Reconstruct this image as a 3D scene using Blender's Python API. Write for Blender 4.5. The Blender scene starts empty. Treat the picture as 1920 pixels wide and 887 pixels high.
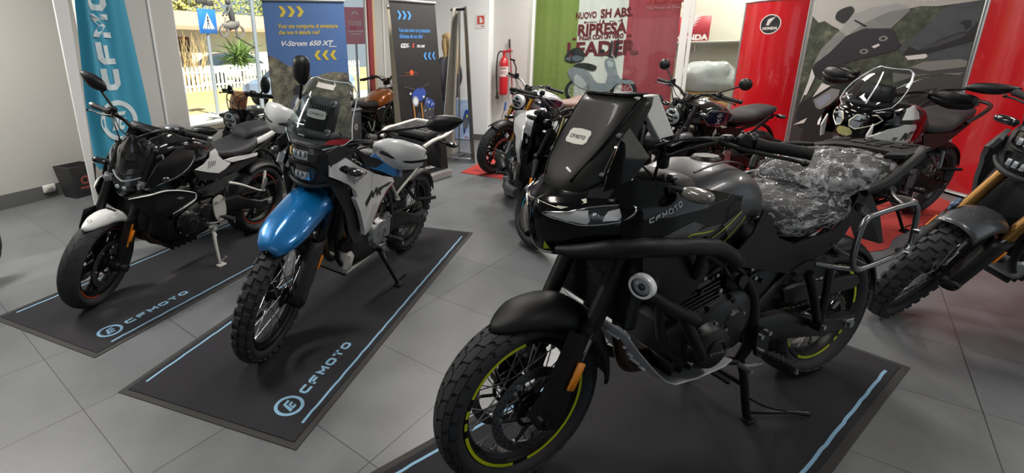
import bpy, bmesh, math, random
from math import sin, cos, pi, radians as R, atan2, hypot
from mathutils import Vector as V, Matrix as Mx, geometry, noise
C = bpy.context.scene.collection
SC = bpy.context.scene
random.seed(7)

# ---------------------------------------------------------------- camera
def make_camera():
    f, pitch, roll, yaw = 928.135, 0.2820575, -0.0234904, 0.8577183
    ppx, ppy, W, H = 777.117, 366.389, 1920.0, 887.0
    def ray(x, y):                                   # x right, y up, unit forward
        c, s = cos(roll), sin(roll); x, y = c*x - s*y, s*x + c*y
        return x, y*sin(pitch) + cos(pitch), y*cos(pitch) - sin(pitch)
    def world(d):
        c, s = cos(yaw), sin(yaw)
        return V((c*d[0] + s*d[1], -s*d[0] + c*d[1], d[2]))
    o = world(ray(0, 0)); r = world(ray(1, 0)) - o; u = world(ray(0, 1)) - o
    cam = bpy.data.cameras.new('camera'); ob = bpy.data.objects.new('camera', cam); C.objects.link(ob)
    m = Mx((r.normalized(), u.normalized(), -o.normalized())).transposed().to_4x4()
    m.translation = V((-0.42809, -2.94654, 1.49563)); ob.matrix_world = m
    cam.sensor_fit = 'HORIZONTAL'; cam.sensor_width = 36.0; cam.lens = f*36/W
    cam.shift_x = (W/2 - ppx)/W; cam.shift_y = -(H/2 - ppy)/W
    cam.clip_start = 0.05; cam.clip_end = 300
    SC.camera = ob
make_camera()

# ---------------------------------------------------------------- light and exposure
def make_light():
    w = bpy.data.worlds.new('sky'); SC.world = w; w.use_nodes = True
    nt = w.node_tree; bg = nt.nodes['Background']
    bg.inputs[0].default_value = (0.80, 0.90, 1.0, 1); bg.inputs[1].default_value = .55
    s = bpy.data.lights.new('sun', 'SUN'); s.energy = 15.0; s.angle = R(1.0); s.color = (1.0, 0.93, 0.78)
    so = bpy.data.objects.new('sun', s); C.objects.link(so)
    d = V((0.10, 0.62, -0.78)); so.rotation_euler = d.to_track_quat('-Z', 'Y').to_euler()
make_light()
SC.view_settings.view_transform = 'Standard'; SC.view_settings.look = 'None'
SC.view_settings.gamma = 1.0; SC.view_settings.use_curve_mapping = False
SC.view_settings.exposure = 0.28
SC.cycles.max_bounces = 8; SC.cycles.transparent_max_bounces = 16
SC.cycles.sample_clamp_indirect = 4.0; SC.cycles.caustics_reflective = False; SC.cycles.caustics_refractive = False
CEILING_FILL_WATTS = 34
# ---------------------------------------------------------------- materials
def lin(h):
    h = h.lstrip('#'); v = [int(h[i:i+2], 16)/255 for i in (0, 2, 4)]
    return tuple(((c+.055)/1.055)**2.4 if c > .04045 else c/12.92 for c in v) + (1,)
MATS = {}
def mat(name, color='#808080', rough=.5, metal=0., coat=0., bump=0., bscale=200., var=.0, vscale=6., alpha=1., trans=0., emit=0., spec=.5, sheen=0.):
    if name in MATS: return MATS[name]
    m = bpy.data.materials.new(name); m.use_nodes = True; nt = m.node_tree; b = nt.nodes['Principled BSDF']
    c = lin(color); b.inputs['Base Color'].default_value = c; b.inputs['Roughness'].default_value = rough
    b.inputs['Metallic'].default_value = metal; b.inputs['Coat Weight'].default_value = coat; b.inputs['Coat Roughness'].default_value = .05
    b.inputs['Alpha'].default_value = alpha; b.inputs['Transmission Weight'].default_value = trans; b.inputs['Specular IOR Level'].default_value = spec
    b.inputs['Sheen Weight'].default_value = sheen
    if emit: b.inputs['Emission Color'].default_value = c; b.inputs['Emission Strength'].default_value = emit
    tc = nt.nodes.new('ShaderNodeTexCoord')
    def nz(scale, detail=4):
        n = nt.nodes.new('ShaderNodeTexNoise'); n.inputs['Scale'].default_value = scale; n.inputs['Detail'].default_value = detail
        nt.links.new(tc.outputs['Object'], n.inputs['Vector']); return n
    if var:
        n = nz(vscale); mr = nt.nodes.new('ShaderNodeMapRange'); mr.inputs['To Min'].default_value = 1-var; mr.inputs['To Max'].default_value = 1+var
        mx = nt.nodes.new('ShaderNodeMix'); mx.data_type = 'RGBA'; mx.blend_type = 'MULTIPLY'; mx.inputs[0].default_value = 1; mx.inputs[6].default_value = c
        nt.links.new(n.outputs['Fac'], mr.inputs['Value']); nt.links.new(mr.outputs[0], mx.inputs[7]); nt.links.new(mx.outputs[2], b.inputs['Base Color'])
    if bump:
        n = nz(bscale); bp = nt.nodes.new('ShaderNodeBump'); bp.inputs['Strength'].default_value = bump; bp.inputs['Distance'].default_value = .002
        nt.links.new(n.outputs['Fac'], bp.inputs['Height']); nt.links.new(bp.outputs[0], b.inputs['Normal'])
    MATS[name] = m; return m

# ---------------------------------------------------------------- objects
def tag(o, label=None, cat=None, group=None, kind=None):
    for k, v in (('label', label), ('category', cat), ('group', group), ('kind', kind)):
        if v: o[k] = v
    return o
def thing(name, label, cat, loc=(0, 0, 0), rot=None, group=None):
    o = bpy.data.objects.new(name, None); C.objects.link(o); o.empty_display_size = .1
    m = (rot or Mx.Identity(3)).to_4x4(); m.translation = V(loc); o.matrix_world = m
    return tag(o, label, cat, group)
class MB:
    def __init__(s): s.v = []; s.f = []; s.m = []
    def add(s, vs, fs, mi=0, M=None):
        n = len(s.v); s.v += [tuple(M @ V(p)) if M else tuple(p) for p in vs]
        s.f += [tuple(i+n for i in f) for f in fs]; s.m += [mi]*len(fs); return s
    def grid(s, rows, mi=0, closed=False, caps=False, M=None):
        n = len(rows[0]); vs = [p for r in rows for p in r]; fs = []
        for i in range(len(rows)-1):
            for j in range(n if closed else n-1):
                k = (j+1) % n; fs.append((i*n+j, i*n+k, (i+1)*n+k, (i+1)*n+j))
        if caps:
            fs.append(tuple(range(n))[::-1]); fs.append(tuple((len(rows)-1)*n+j for j in range(n)))
        return s.add(vs, fs, mi, M)
    def box(s, c, d, b=.0, mi=0, rot=None, M=None):
        x, y, z = d[0]/2, d[1]/2, d[2]/2; b = min(b, x*.9, y*.9, z*.9)
        if b <= 0:
            vs = [(i*x, j*y, k*z) for i in (-1, 1) for j in (-1, 1) for k in (-1, 1)]
            fs = [(0, 1, 3, 2), (4, 6, 7, 5), (0, 4, 5, 1), (2, 3, 7, 6), (0, 2, 6, 4), (1, 5, 7, 3)]
            A = Mx.Translation(V(c)) @ (rot.to_4x4() if rot else Mx.Identity(4))
            return s.add([A @ V(p) for p in vs], fs, mi, M)
        def ring(x, y, z): return [(x, -y+b, z), (x, y-b, z), (x-b, y, z), (-x+b, y, z), (-x, y-b, z), (-x, -y+b, z), (-x+b, -y, z), (x-b, -y, z)]
        rows = [ring(x-b, y-b, -z), ring(x, y, -z+b), ring(x, y, z-b), ring(x-b, y-b, z)]
        rows[0] = [(p[0], p[1], -z) for p in ring(x-b*.6, y-b*.6, -z)]; rows[3] = [(p[0], p[1], z) for p in ring(x-b*.6, y-b*.6, z)]
        A = Mx.Translation(V(c)) @ (rot.to_4x4() if rot else Mx.Identity(4))
        return s.grid([[A @ V(p) for p in r] for r in rows], mi, True, True, M)
    def tube(s, pts, r, n=10, sm=0, closed=False, caps=True, mi=0, M=None, flat=1.):
        pts = [V(p) for p in pts]; rs = list(r) if isinstance(r, (list, tuple)) else [r]*len(pts)
        if sm:
            P = []; Q = []; L = len(pts)
            for i in range(L if closed else L-1):
                g = (lambda k: pts[k % L]) if closed else (lambda k: pts[max(0, min(L-1, k))])
                a, b, c, d = g(i-1), g(i), g(i+1), g(i+2)
                for k in range(sm):
                    t = k/sm
                    P.append(.5*((2*b)+(c-a)*t+(2*a-5*b+4*c-d)*t*t+(3*b-a-3*c+d)*t**3)); Q.append(rs[i]*(1-t)+rs[(i+1) % L]*t)
            if not closed: P.append(pts[-1]); Q.append(rs[-1])
            pts, rs = P, Q
        L = len(pts); T = []
        for i in range(L):
            a = pts[(i-1) % L] if (closed or i) else pts[i]; b = pts[(i+1) % L] if (closed or i < L-1) else pts[i]
            d = b-a; T.append(d.normalized() if d.length > 1e-9 else V((1, 0, 0)))
        up = V((0, 0, 1)) if abs(T[0].z) < .9 else V((0, 1, 0))
        N = (up - T[0]*up.dot(T[0])).normalized(); rows = []
        for i in range(L):
            N = (N - T[i]*N.dot(T[i])); N = N.normalized() if N.length > 1e-6 else T[i].orthogonal().normalized()
            B = T[i].cross(N)
            rows.append([pts[i] + (N*cos(2*pi*k/n)*flat + B*sin(2*pi*k/n))*rs[i] for k in range(n)])
        if closed: rows.append(rows[0])
        return s.grid(rows, mi, True, caps and not closed, M)
    def lathe(s, prof, c=(0, 0, 0), axis=(0, 1, 0), n=32, closed=False, caps=False, mi=0, M=None, a0=0, a1=2*pi):
        ax = V(axis).normalized(); u = V((1, 0, 0)) if abs(ax.x) < .9 else V((0, 0, 1)); u = (u - ax*u.dot(ax)).normalized(); w = ax.cross(u)
        c = V(c); full = abs(a1-a0-2*pi) < 1e-6; rows = []
        for i in range(n+(0 if full else 1)):
            t = a0+(a1-a0)*i/n; d = u*cos(t)+w*sin(t)
            rows.append([c + d*r + ax*h for r, h in prof])
        if full: rows.append(rows[0])
        s.grid(rows, mi, closed, False, M)
        if caps and full:
            for k in (0, -1):
                s.add([r[k] for r in rows[:-1]], [tuple(range(len(rows)-1))], mi, M)
        return s
    def cyl(s, a, b, r, n=16, mi=0, r2=None, M=None): return s.tube([a, b], [r, r if r2 is None else r2], n, mi=mi, M=M)
    def ell(s, c, r, n=16, m=10, e=1., mi=0, M=None, rot=None):
        f = lambda t: math.copysign(abs(t)**e, t)
        rows = []
        for i in range(m+1):
            a = -pi/2+pi*i/m
            rows.append([V((r[0]*f(cos(a))*f(cos(2*pi*k/n)), r[1]*f(cos(a))*f(sin(2*pi*k/n)), r[2]*f(sin(a)))) for k in range(n)])
        rows = [[V(c)+(rot @ p if rot else p) for p in q] for q in rows]
        return s.grid(rows, mi, True, False, M)
    def hull(s, st, n=24, caps=True, mi=0, M=None, sm=0):
        # stations along x: (x, z_bottom, z_top, half_width, exponent, middle fraction)
        st = [tuple(q)+((2.5, .5)[len(q)-4:] if len(q) < 6 else ()) for q in st]
        if sm:
            o = []
            for i in range(len(st)-1):
                a, b, c, d = (st[max(0, min(len(st)-1, i+k))] for k in (-1, 0, 1, 2))
                for k in range(sm):
                    t = k/sm; o.append(tuple(.5*((2*b[j])+(c[j]-a[j])*t+(2*a[j]-5*b[j]+4*c[j]-d[j])*t*t+(3*b[j]-a[j]-3*c[j]+d[j])*t**3) for j in range(6)))
            o.append(st[-1]); st = o
        rows = []
        for x, zb, zt, w, e, fm in st:
            zm = zb+(zt-zb)*fm; row = []; w = max(w, .001)
            for k in range(n):
                t = 2*pi*k/n; cy, sz = cos(t), sin(t)
                y = w*math.copysign(abs(cy)**(2/e), cy); z = math.copysign(abs(sz)**(2/e), sz)
                row.append((x, y, zm+z*((zt-zm) if z > 0 else (zm-zb))))
            rows.append(row)
        return s.grid(rows, mi, True, caps, M)
    def panel(s, poly, f, th=.004, step=.03, mi=0, M=None, inward=None):
        # poly in uv -> f(u, v) in 3D, thickened against the surface normal
        pts = [V(p) for p in poly]; ol = []
        for i, p in enumerate(pts):
            q = pts[(i+1) % len(pts)]; k = max(1, int((q-p).length/step)); ol += [p+(q-p)*j/k for j in range(k)]
        xs = [p.x for p in ol]; ys = [p.y for p in ol]; inner = []
        u = min(xs)+step/2
        while u < max(xs):
            v = min(ys)+step/2
            while v < max(ys):
                ins = False; j = len(ol)-1; md = 9
                for i in range(len(ol)):
                    a, b = ol[i], ol[j]
                    if (a.y > v) != (b.y > v) and u < (b.x-a.x)*(v-a.y)/(b.y-a.y)+a.x: ins = not ins
                    md = min(md, hypot(a.x-u, a.y-v)); j = i
                if ins and md > step*.45: inner.append(V((u, v)))
                v += step
            u += step
        n = len(ol)
        r = geometry.delaunay_2d_cdt(ol+inner, [(i, (i+1) % n) for i in range(n)], [list(range(n))], 1, 1e-6)
        P, F = r[0], r[2]; top = []; bot = []; e = 1e-3
        for p in P:
            o = V(f(p.x, p.y)); du = V(f(p.x+e, p.y))-V(f(p.x-e, p.y)); dv = V(f(p.x, p.y+e))-V(f(p.x, p.y-e)); nn = du.cross(dv)
            nn = nn.normalized() if nn.length > 1e-12 else V((0, 0, 1))
            if inward is not None and nn.dot(V(inward)) < 0: nn = -nn
            top.append(o); bot.append(o-nn*th if inward is None else o+nn*th)
        m = len(P); fs = [tuple(q) for q in F]
        if th:
            fs += [tuple(m+i for i in reversed(q)) for q in F]; cnt = {}
            for q in F:
                for i in range(len(q)):
                    k = (q[i], q[(i+1) % len(q)]); cnt[k] = 1
            for a, b in cnt:
                if (b, a) not in cnt: fs.append((b, a, a+m, b+m))
            return s.add(top+bot, fs, mi, M)
        return s.add(top, fs, mi, M)
    def obj(s, name, mats, parent=None, smooth=38, bevel=0., solid=0., subd=0, M=None):
        me = bpy.data.meshes.new(name); me.from_pydata(s.v, [], s.f)
        mats = mats if isinstance(mats, (list, tuple)) else [mats]
        for m in mats: me.materials.append(m)
        me.polygons.foreach_set('material_index', s.m)
        bm = bmesh.new(); bm.from_mesh(me); bmesh.ops.remove_doubles(bm, verts=bm.verts, dist=2e-5)
        bmesh.ops.dissolve_degenerate(bm, dist=1e-6, edges=bm.edges); bmesh.ops.recalc_face_normals(bm, faces=bm.faces); bm.to_mesh(me); bm.free()
        if smooth: me.shade_smooth(); me.set_sharp_from_angle(angle=R(smooth))
        o = bpy.data.objects.new(name, me); C.objects.link(o)
        if parent: o.parent = parent
        if M: o.matrix_basis = M
        if solid: q = o.modifiers.new('s', 'SOLIDIFY'); q.thickness = solid; q.offset = 0
        if subd: q = o.modifiers.new('u', 'SUBSURF'); q.levels = q.render_levels = subd
        if bevel: q = o.modifiers.new('b', 'BEVEL'); q.width = bevel; q.segments = 2; q.limit_method = 'ANGLE'; q.angle_limit = R(40)
        return o
def copies(o, mats4):                                        # the same mesh again, placed by matrices
    r = []
    for m in mats4:
        c = o.copy(); C.objects.link(c); c.parent = o.parent; c.matrix_basis = m; r.append(c)
    return r
def lerp(x, xs, ys):
    if x <= xs[0]: return ys[0]
    for i in range(1, len(xs)):
        if x <= xs[i]:
            t = (x-xs[i-1])/(xs[i]-xs[i-1]); return ys[i-1]*(1-t)+ys[i]*t
    return ys[-1]
def sm_poly(pts, k=4):                                       # rounded closed outline
    o = []; L = len(pts); pts = [V(p) for p in pts]
    for i in range(L):
        a, b, c, d = (pts[(i+j) % L] for j in (-1, 0, 1, 2))
        for q in range(k):
            t = q/k; o.append(.5*((2*b)+(c-a)*t+(2*a-5*b+4*c-d)*t*t+(3*b-a-3*c+d)*t**3))
    return o

# ---------------------------------------------------------------- lettering
GL = {'C': [[(1, 1), (.2, 1), (0, .8), (0, .2), (.2, 0), (.95, 0)]], 'F': [[(1, 1), (.2, 1), (0, .8), (0, 0)], [(0, .48), (.82, .48)]],
      'M': [[(0, 0), (0, 1), (.5, .38), (1, 1), (1, 0)]], 'O': [[(.2, 0), (.8, 0), (1, .2), (1, .8), (.8, 1), (.2, 1), (0, .8), (0, .2), (.2, 0)]],
      'T': [[(0, 1), (1, 1)], [(.5, 1), (.5, 0)]]}
def strokes(mb, text, f, h, w=None, gap=None, t=None, mi=0, shear=0., lift=.0):
    w = w or h*1.3; gap = gap or h*.24; t = t or h*.25; x = 0
    def P(a, b): return (x + t/2 + a*(w-t) + shear*(t/2+b*(h-t)), t/2 + b*(h-t))
    for ch in text:
        for pl in GL.get(ch, []):
            q = [V(P(*p)) for p in pl]; L = len(q); closed = (q[0]-q[-1]).length < 1e-9; lf = []; rt = []
            if closed: q = q[:-1]; L -= 1
            for i in range(L):
                a = q[(i-1) % L] if (closed or i) else None; b = q[(i+1) % L] if (closed or i < L-1) else None
                d1 = (q[i]-a).normalized() if a else None; d2 = (b-q[i]).normalized() if b else None
                d1 = d1 or d2; d2 = d2 or d1; n = V((-d1.y-d2.y, d1.x+d2.x)); n.normalize(); k = t/2/max(.5, n.dot(V((-d1.y, d1.x))))
                ex = V((0, 0))
                if not closed and i in (0, L-1): ex = (d1*(t/2) if i else -d1*(t/2))*.6
                lf.append(q[i]+n*k+ex); rt.append(q[i]-n*k+ex)
            for i in range(L if closed else L-1):
                j = (i+1) % L; K = 3; seg = []
                for e in range(K+1):
                    s_ = e/K; seg.append((lf[i].lerp(lf[j], s_), rt[i].lerp(rt[j], s_)))
                for e in range(K):
                    mb.add([f(*seg[e][0]), f(*seg[e+1][0]), f(*seg[e+1][1]), f(*seg[e][1])], [(0, 1, 2, 3)], mi)
        x += w+gap
    return x-gap
def ring2(mb, f, cx, cy, ro, ri, n=40, mi=0, a0=0, a1=2*pi):
    for i in range(n):
        a, b = a0+(a1-a0)*i/n, a0+(a1-a0)*(i+1)/n
        mb.add([f(cx+r*cos(t), cy+r*sin(t)) for r, t in ((ro, a), (ro, b), (ri, b), (ri, a))], [(0, 1, 2, 3)], mi)
def emblem(mb, f, cx, cy, r, mi=0):                          # ring with the two-barred glyph inside
    ring2(mb, f, cx, cy, r, r*.76, mi=mi)
    for poly in ([(-.10, .46), (.48, .46), (.40, .26), (.02, .26), (-.06, .02), (-.20, -.46), (-.50, -.46), (-.34, -.06), (-.26, .12)],
                 [(.06, .12), (.44, .12), (.36, -.08), (.10, -.08), (.02, -.26), (.30, -.26), (.22, -.46), (-.14, -.46), (-.06, -.14)]):
        mb.panel([(cx+a*r*.95, cy+b*r*.95) for a, b in poly], f, 0, r, mi)
_fc = {}
def font2(text, size, shear=0., bold=0., align='LEFT', sx=1.):
    k = (text, size, shear, bold, align, sx)
    if k in _fc: return _fc[k]
    cu = bpy.data.curves.new('t', 'FONT'); cu.body = text; cu.size = size; cu.shear = shear; cu.offset = bold; cu.align_x = align; cu.resolution_u = 3
    ob = bpy.data.objects.new('t', cu); C.objects.link(ob); dg = bpy.context.evaluated_depsgraph_get()
    me = bpy.data.meshes.new_from_object(ob.evaluated_get(dg)); vs = [(v.co.x*sx, v.co.y) for v in me.vertices]; fs = [tuple(p.vertices) for p in me.polygons]
    bpy.data.objects.remove(ob); bpy.data.curves.remove(cu); bpy.data.meshes.remove(me)
    _fc[k] = (vs, fs); return vs, fs
def ftext(mb, text, f, size, x=0., y=0., mi=0, **kw):
    vs, fs = font2(text, size, **kw)
    if vs: mb.add([f(a+x, b+y) for a, b in vs], fs, mi)
def plane(o, ux, uy, lift=0.):
    o, ux, uy = V(o), V(ux), V(uy); n = ux.cross(uy).normalized()*lift
    return lambda u, v: o+ux*u+uy*v+n
def rect(mb, f, x0, y0, x1, y1, mi=0): mb.add([f(x0, y0), f(x1, y0), f(x1, y1), f(x0, y1)], [(0, 1, 2, 3)], mi)
def wing(mb, f, x, y, s, mi=0):                              # spread feather wing
    for k in range(6):
        y0, L = y+s*(.06+.105*k), s*(.50+.10*k); h = s*.075
        p = [(x+s*.04*k*.5, y0), (x+L*.55, y0+h*.8+s*.05*k*.35), (x+L, y0+h*2.2+s*.05*k), (x+L*.5, y0+h*1.9+s*.05*k*.35), (x+s*.01+s*.04*k*.5, y0+h)]
        mb.add([f(*q) for q in p], [(0, 1, 3, 4), (1, 2, 3)], mi)
    mb.add([f(x+s*a, y+s*b) for a, b in ((0, .02), (.30, .0), (.42, .06), (.02, .10))], [(0, 1, 2, 3)], mi)
# ---------------------------------------------------------------- the setting: building axes u (along the window wall), v (towards the street)
A_ = R(14.6); UX = V((cos(A_), sin(A_), 0)); VX = V((-sin(A_), cos(A_), 0)); ZX = V((0, 0, 1))
def W(u, v, z=0.): return UX*u + VX*v + ZX*z
UVROT = Mx((UX, VX, ZX)).transposed()
def ubox(mb, u0, u1, v0, v1, z0, z1, b=0., mi=0):
    mb.box(W((u0+u1)/2, (v0+v1)/2, (z0+z1)/2), (abs(u1-u0), abs(v1-v0), abs(z1-z0)), b, mi, rot=UVROT)
def struct(name, mb, mats, smooth=0, parent=None, **kw):
    o = mb.obj(name, mats, parent, smooth=smooth, **kw)
    if not parent: o['kind'] = 'structure'
    return o
def floor_material():
    m = bpy.data.materials.new('porcelain_tiles'); m.use_nodes = True; nt = m.node_tree; L = nt.links.new; b = nt.nodes['Principled BSDF']
    tc = nt.nodes.new('ShaderNodeTexCoord'); br = nt.nodes.new('ShaderNodeTexBrick')
    br.offset = 0; br.inputs['Scale'].default_value = 1; br.inputs['Brick Width'].default_value = .6; br.inputs['Row Height'].default_value = .6
    br.inputs['Mortar Size'].default_value = .0022; br.inputs['Mortar Smooth'].default_value = .1; br.inputs['Bias'].default_value = 0
    br.inputs['Color1'].default_value = lin('#64676a'); br.inputs['Color2'].default_value = lin('#6c6e70'); br.inputs['Mortar'].default_value = lin('#333436')
    L(tc.outputs['Object'], br.inputs['Vector'])
    n1 = nt.nodes.new('ShaderNodeTexNoise'); n1.inputs['Scale'].default_value = 3.2; n1.inputs['Detail'].default_value = 8; n1.inputs['Roughness'].default_value = .65
    n2 = nt.nodes.new('ShaderNodeTexNoise'); n2.inputs['Scale'].default_value = 160; n2.inputs['Detail'].default_value = 3
    for n in (n1, n2): L(tc.outputs['Object'], n.inputs['Vector'])
    r1 = nt.nodes.new('ShaderNodeMapRange'); r1.inputs['From Min'].default_value = .3; r1.inputs['From Max'].default_value = .7; r1.inputs['To Min'].default_value = .86; r1.inputs['To Max'].default_value = 1.12; L(n1.outputs['Fac'], r1.inputs['Value'])
    r2 = nt.nodes.new('ShaderNodeMapRange'); r2.inputs['From Min'].default_value = .3; r2.inputs['From Max'].default_value = .7; r2.inputs['To Min'].default_value = .9; r2.inputs['To Max'].default_value = 1.1; L(n2.outputs['Fac'], r2.inputs['Value'])
    mu = nt.nodes.new('ShaderNodeMath'); mu.operation = 'MULTIPLY'; L(r1.outputs[0], mu.inputs[0]); L(r2.outputs[0], mu.inputs[1])
    mx = nt.nodes.new('ShaderNodeMix'); mx.data_type = 'RGBA'; mx.blend_type = 'MULTIPLY'; mx.inputs[0].default_value = 1; L(br.outputs['Color'], mx.inputs[6]); L(mu.outputs[0], mx.inputs[7]); L(mx.outputs[2], b.inputs['Base Color'])
    r3 = nt.nodes.new('ShaderNodeMapRange'); r3.inputs['To Min'].default_value = .30; r3.inputs['To Max'].default_value = .46; L(n1.outputs['Fac'], r3.inputs['Value']); L(r3.outputs[0], b.inputs['Roughness'])
    bp = nt.nodes.new('ShaderNodeBump'); bp.inputs['Strength'].default_value = .12; bp.inputs['Distance'].default_value = .002; L(n2.outputs['Fac'], bp.inputs['Height']); L(bp.outputs[0], b.inputs['Normal'])
    return m
PAINT = mat('wall_paint', '#b9b8b4', .8, bump=.15, bscale=60, var=.03); PALE = mat('white_paint', '#e6ebec', .75, bump=.1, bscale=60)
SKIRT = mat('skirting_tile', '#5c5d5d', .5, var=.08); ALU = mat('brushed_aluminium', '#b9bcbc', .35, .8); WHITEFR = mat('white_frame', '#d8d9d6', .45)
def pane_material(name, tint, gloss=.08):
    m = bpy.data.materials.new(name); m.use_nodes = True; nt = m.node_tree; nt.nodes.clear()
    o = nt.nodes.new('ShaderNodeOutputMaterial'); t = nt.nodes.new('ShaderNodeBsdfTransparent'); t.inputs[0].default_value = lin(tint)
    g = nt.nodes.new('ShaderNodeBsdfGlossy'); g.inputs['Roughness'].default_value = .03; lw = nt.nodes.new('ShaderNodeLayerWeight'); lw.inputs['Blend'].default_value = .5
    pw = nt.nodes.new('ShaderNodeMath'); pw.operation = 'POWER'; pw.inputs[1].default_value = 4; nt.links.new(lw.outputs['Facing'], pw.inputs[0])
    fr = nt.nodes.new('ShaderNodeMath'); fr.operation = 'MULTIPLY_ADD'; fr.inputs[1].default_value = .8; fr.inputs[2].default_value = gloss*.4; nt.links.new(pw.outputs[0], fr.inputs[0])
    mx = nt.nodes.new('ShaderNodeMixShader'); nt.links.new(fr.outputs[0], mx.inputs[0]); nt.links.new(t.outputs[0], mx.inputs[1]); nt.links.new(g.outputs[0], mx.inputs[2]); nt.links.new(mx.outputs[0], o.inputs[0])
    return m
GLASS = pane_material('clear_glass', '#f1f5f4')
def build_room():
    mb = MB(); fl = floor_material()
    mb.add([W(-5, -11), W(11, -11), W(11, 3.6), W(-5, 3.6)], [(0, 1, 2, 3)]); mb.add([W(-5, -11, -.15), W(11, -11, -.15), W(11, 3.6, -.15), W(-5, 3.6, -.15)], [(3, 2, 1, 0)])
    struct('floor', mb, fl)
    mb = MB(); ubox(mb, -5, 11, -11, 3.6, 3.2, 3.4); struct('ceiling', mb, PALE)
    mb = MB(); ubox(mb, -5, 2.75, 3.36, 3.6, 0, 3.2); mb.add([W(a, b, z) for z in (0, 3.2) for a, b in ((1.98, 1.25), (2.08, 1.25), (2.66, 3.36), (2.56, 3.36))], [(3, 2, 1, 0), (4, 5, 6, 7), (0, 1, 5, 4), (1, 2, 6, 5), (2, 3, 7, 6), (3, 0, 4, 7)]); struct('wall_left', mb, PAINT)
    mb = MB(); ubox(mb, -5, 2.35, 3.345, 3.36, 0, .15, .003); struct('baseboard_left', mb, SKIRT)
    # window wall
    mb = MB(); ubox(mb, 1.27, 2.10, 1.2, 1.25, 0, 3.2); ubox(mb, 2.10, 5.5, 1.2, 1.25, 0, .84); ubox(mb, 2.10, 5.5, 1.2, 1.25, 2.75, 3.2); ubox(mb, 5.62, 8, 1.2, 1.25, 0, 3.2)
    struct('wall_window', mb, PAINT)
    mb = MB(); ubox(mb, 1.27, 5.5, 1.188, 1.2, 0, .16, .003); struct('baseboard_window', mb, SKIRT)
    mb = MB(); ubox(mb, 1.85, 1.875, 1.188, 1.2, .16, 3.2, .003); ubox(mb, 5.86, 5.9, 1.185, 1.2, 0, 3.2, .003); struct('trim_1', mb, WHITEFR)
    w = struct('window_1', MB(), WHITEFR); fr = MB()
    for u0, u1, z0, z1 in ((2.10, 2.125, .84, 2.75), (5.40, 5.44, .84, 2.75), (2.125, 5.40, .84, .865), (2.125, 5.40, 2.70, 2.75)): ubox(fr, u0, u1, 1.215, 1.245, z0, z1, .004)
    struct('window_frame', fr, WHITEFR, parent=w)
    s = MB(); ubox(s, 2.10, 5.44, 1.19, 1.40, .80, .84, .004); struct('window_sill', s, mat('stone_sill', '#a39c8c', .8, bump=.6, bscale=90, var=.25, vscale=40), parent=w)
    p = MB(); ubox(p, 2.125, 5.40, 1.228, 1.232, .865, 2.70); struct('window_pane', p, GLASS, parent=w)
    mb = MB(); ubox(mb, 5.44, 5.56, 1.19, 1.27, .0, 3.2, .006); struct('trim_2', mb, mat('red_jamb', '#8e2f35', .5))
    mb = MB(); ubox(mb, 5.56, 5.62, 1.19, 1.27, 0, 3.2, .004); struct('trim_3', mb, mat('cream_jamb', '#c9b48b', .55))
    # end wall with the pillar, recess and glazed partition
    mb = MB(); ubox(mb, 7.0, 7.3, -.14, 1.2, 0, 3.2); struct('wall_end', mb, PALE)
    mb = MB(); ubox(mb, 6.985, 7.0, -.15, 1.2, 0, .1, .003); struct('baseboard_end', mb, SKIRT)
    mb = MB(); ubox(mb, 7.25, 7.5, -.72, -.14, 0, 3.2); struct('wall_recess', mb, PAINT)
    mb = MB(); ubox(mb, 9.15, 9.3, -6.5, .2, 0, 3.2); ubox(mb, 7.6, 9.15, .0, .2, 0, 3.2); struct('wall_back', mb, mat('stockroom_paint', '#c4c0b2', .8, bump=.1))
    f = struct('window_2', MB(), ALU); fr = MB()
    for v0, v1 in ((-.76, -.70), (-3.02, -2.92), (-3.08, -3.03), (-3.95, -3.89)): ubox(fr, 7.5, 7.58, v0, v1, 0, 3.2, .004)
    ubox(fr, 7.5, 7.58, -3.9, -.72, 2.62, 2.68, .004); ubox(fr, 7.5, 7.58, -3.9, -.72, 0, .08, .004)
    struct('window_frame', fr, WHITEFR, parent=f)
    p = MB(); ubox(p, 7.53, 7.536, -2.93, -.76, .08, 2.62); ubox(p, 7.53, 7.536, -3.9, -3.07, .08, 2.62); struct('window_pane', p, GLASS, parent=f)
    mb = MB(); ubox(mb, 7.5, 7.65, -6.5, -3.95, 0, 3.2); struct('wall_right', mb, PAINT)
    mb = MB(); ubox(mb, -5, -4.8, -11, -4.2, 0, 3.2); ubox(mb, -5, -4.8, -1.6, 3.4, 0, 3.2); ubox(mb, -5, -4.8, -4.2, -1.6, 2.5, 3.2); ubox(mb, -5, -1.5, -11, -10.8, 0, 3.2); ubox(mb, 4.5, 11, -11, -10.8, 0, 3.2); struct('wall_rear', mb, PAINT)
    # added ceiling lights, out of view, to brighten each part of the room
    for i, (u, v) in enumerate([(.2, 1.9), (.3, -1.2), (.3, -4.6), (3.4, -.9), (3.2, -3.2), (3.4, -5.6), (6.0, -1.6), (5.9, -3.4), (8.3, -1.9), (8.3, -4.2)]):
        l = bpy.data.lights.new('added_ceiling_light', 'AREA'); l.shape = 'RECTANGLE'; l.size = 1.2; l.size_y = .3; l.energy = CEILING_FILL_WATTS*(2.2 if u > 8 else 2.4 if u > 5.9 else 3.2 if v > 1 else 1.6 if (u > 3 and v > -2) else .75); l.color = (1, .96, .90)
        o = bpy.data.objects.new('added_ceiling_lamp', l); C.objects.link(o); o.location = W(u, v, 3.13); o.rotation_euler = (0, 0, A_)
        t = thing('added_ceiling_light', 'slim white added ceiling light panel', 'ceiling light', W(u, v, 3.2), UVROT, 'added ceiling lights')
        t['label'] = 'slim white rectangular light panel added out of view on the ceiling'
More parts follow.
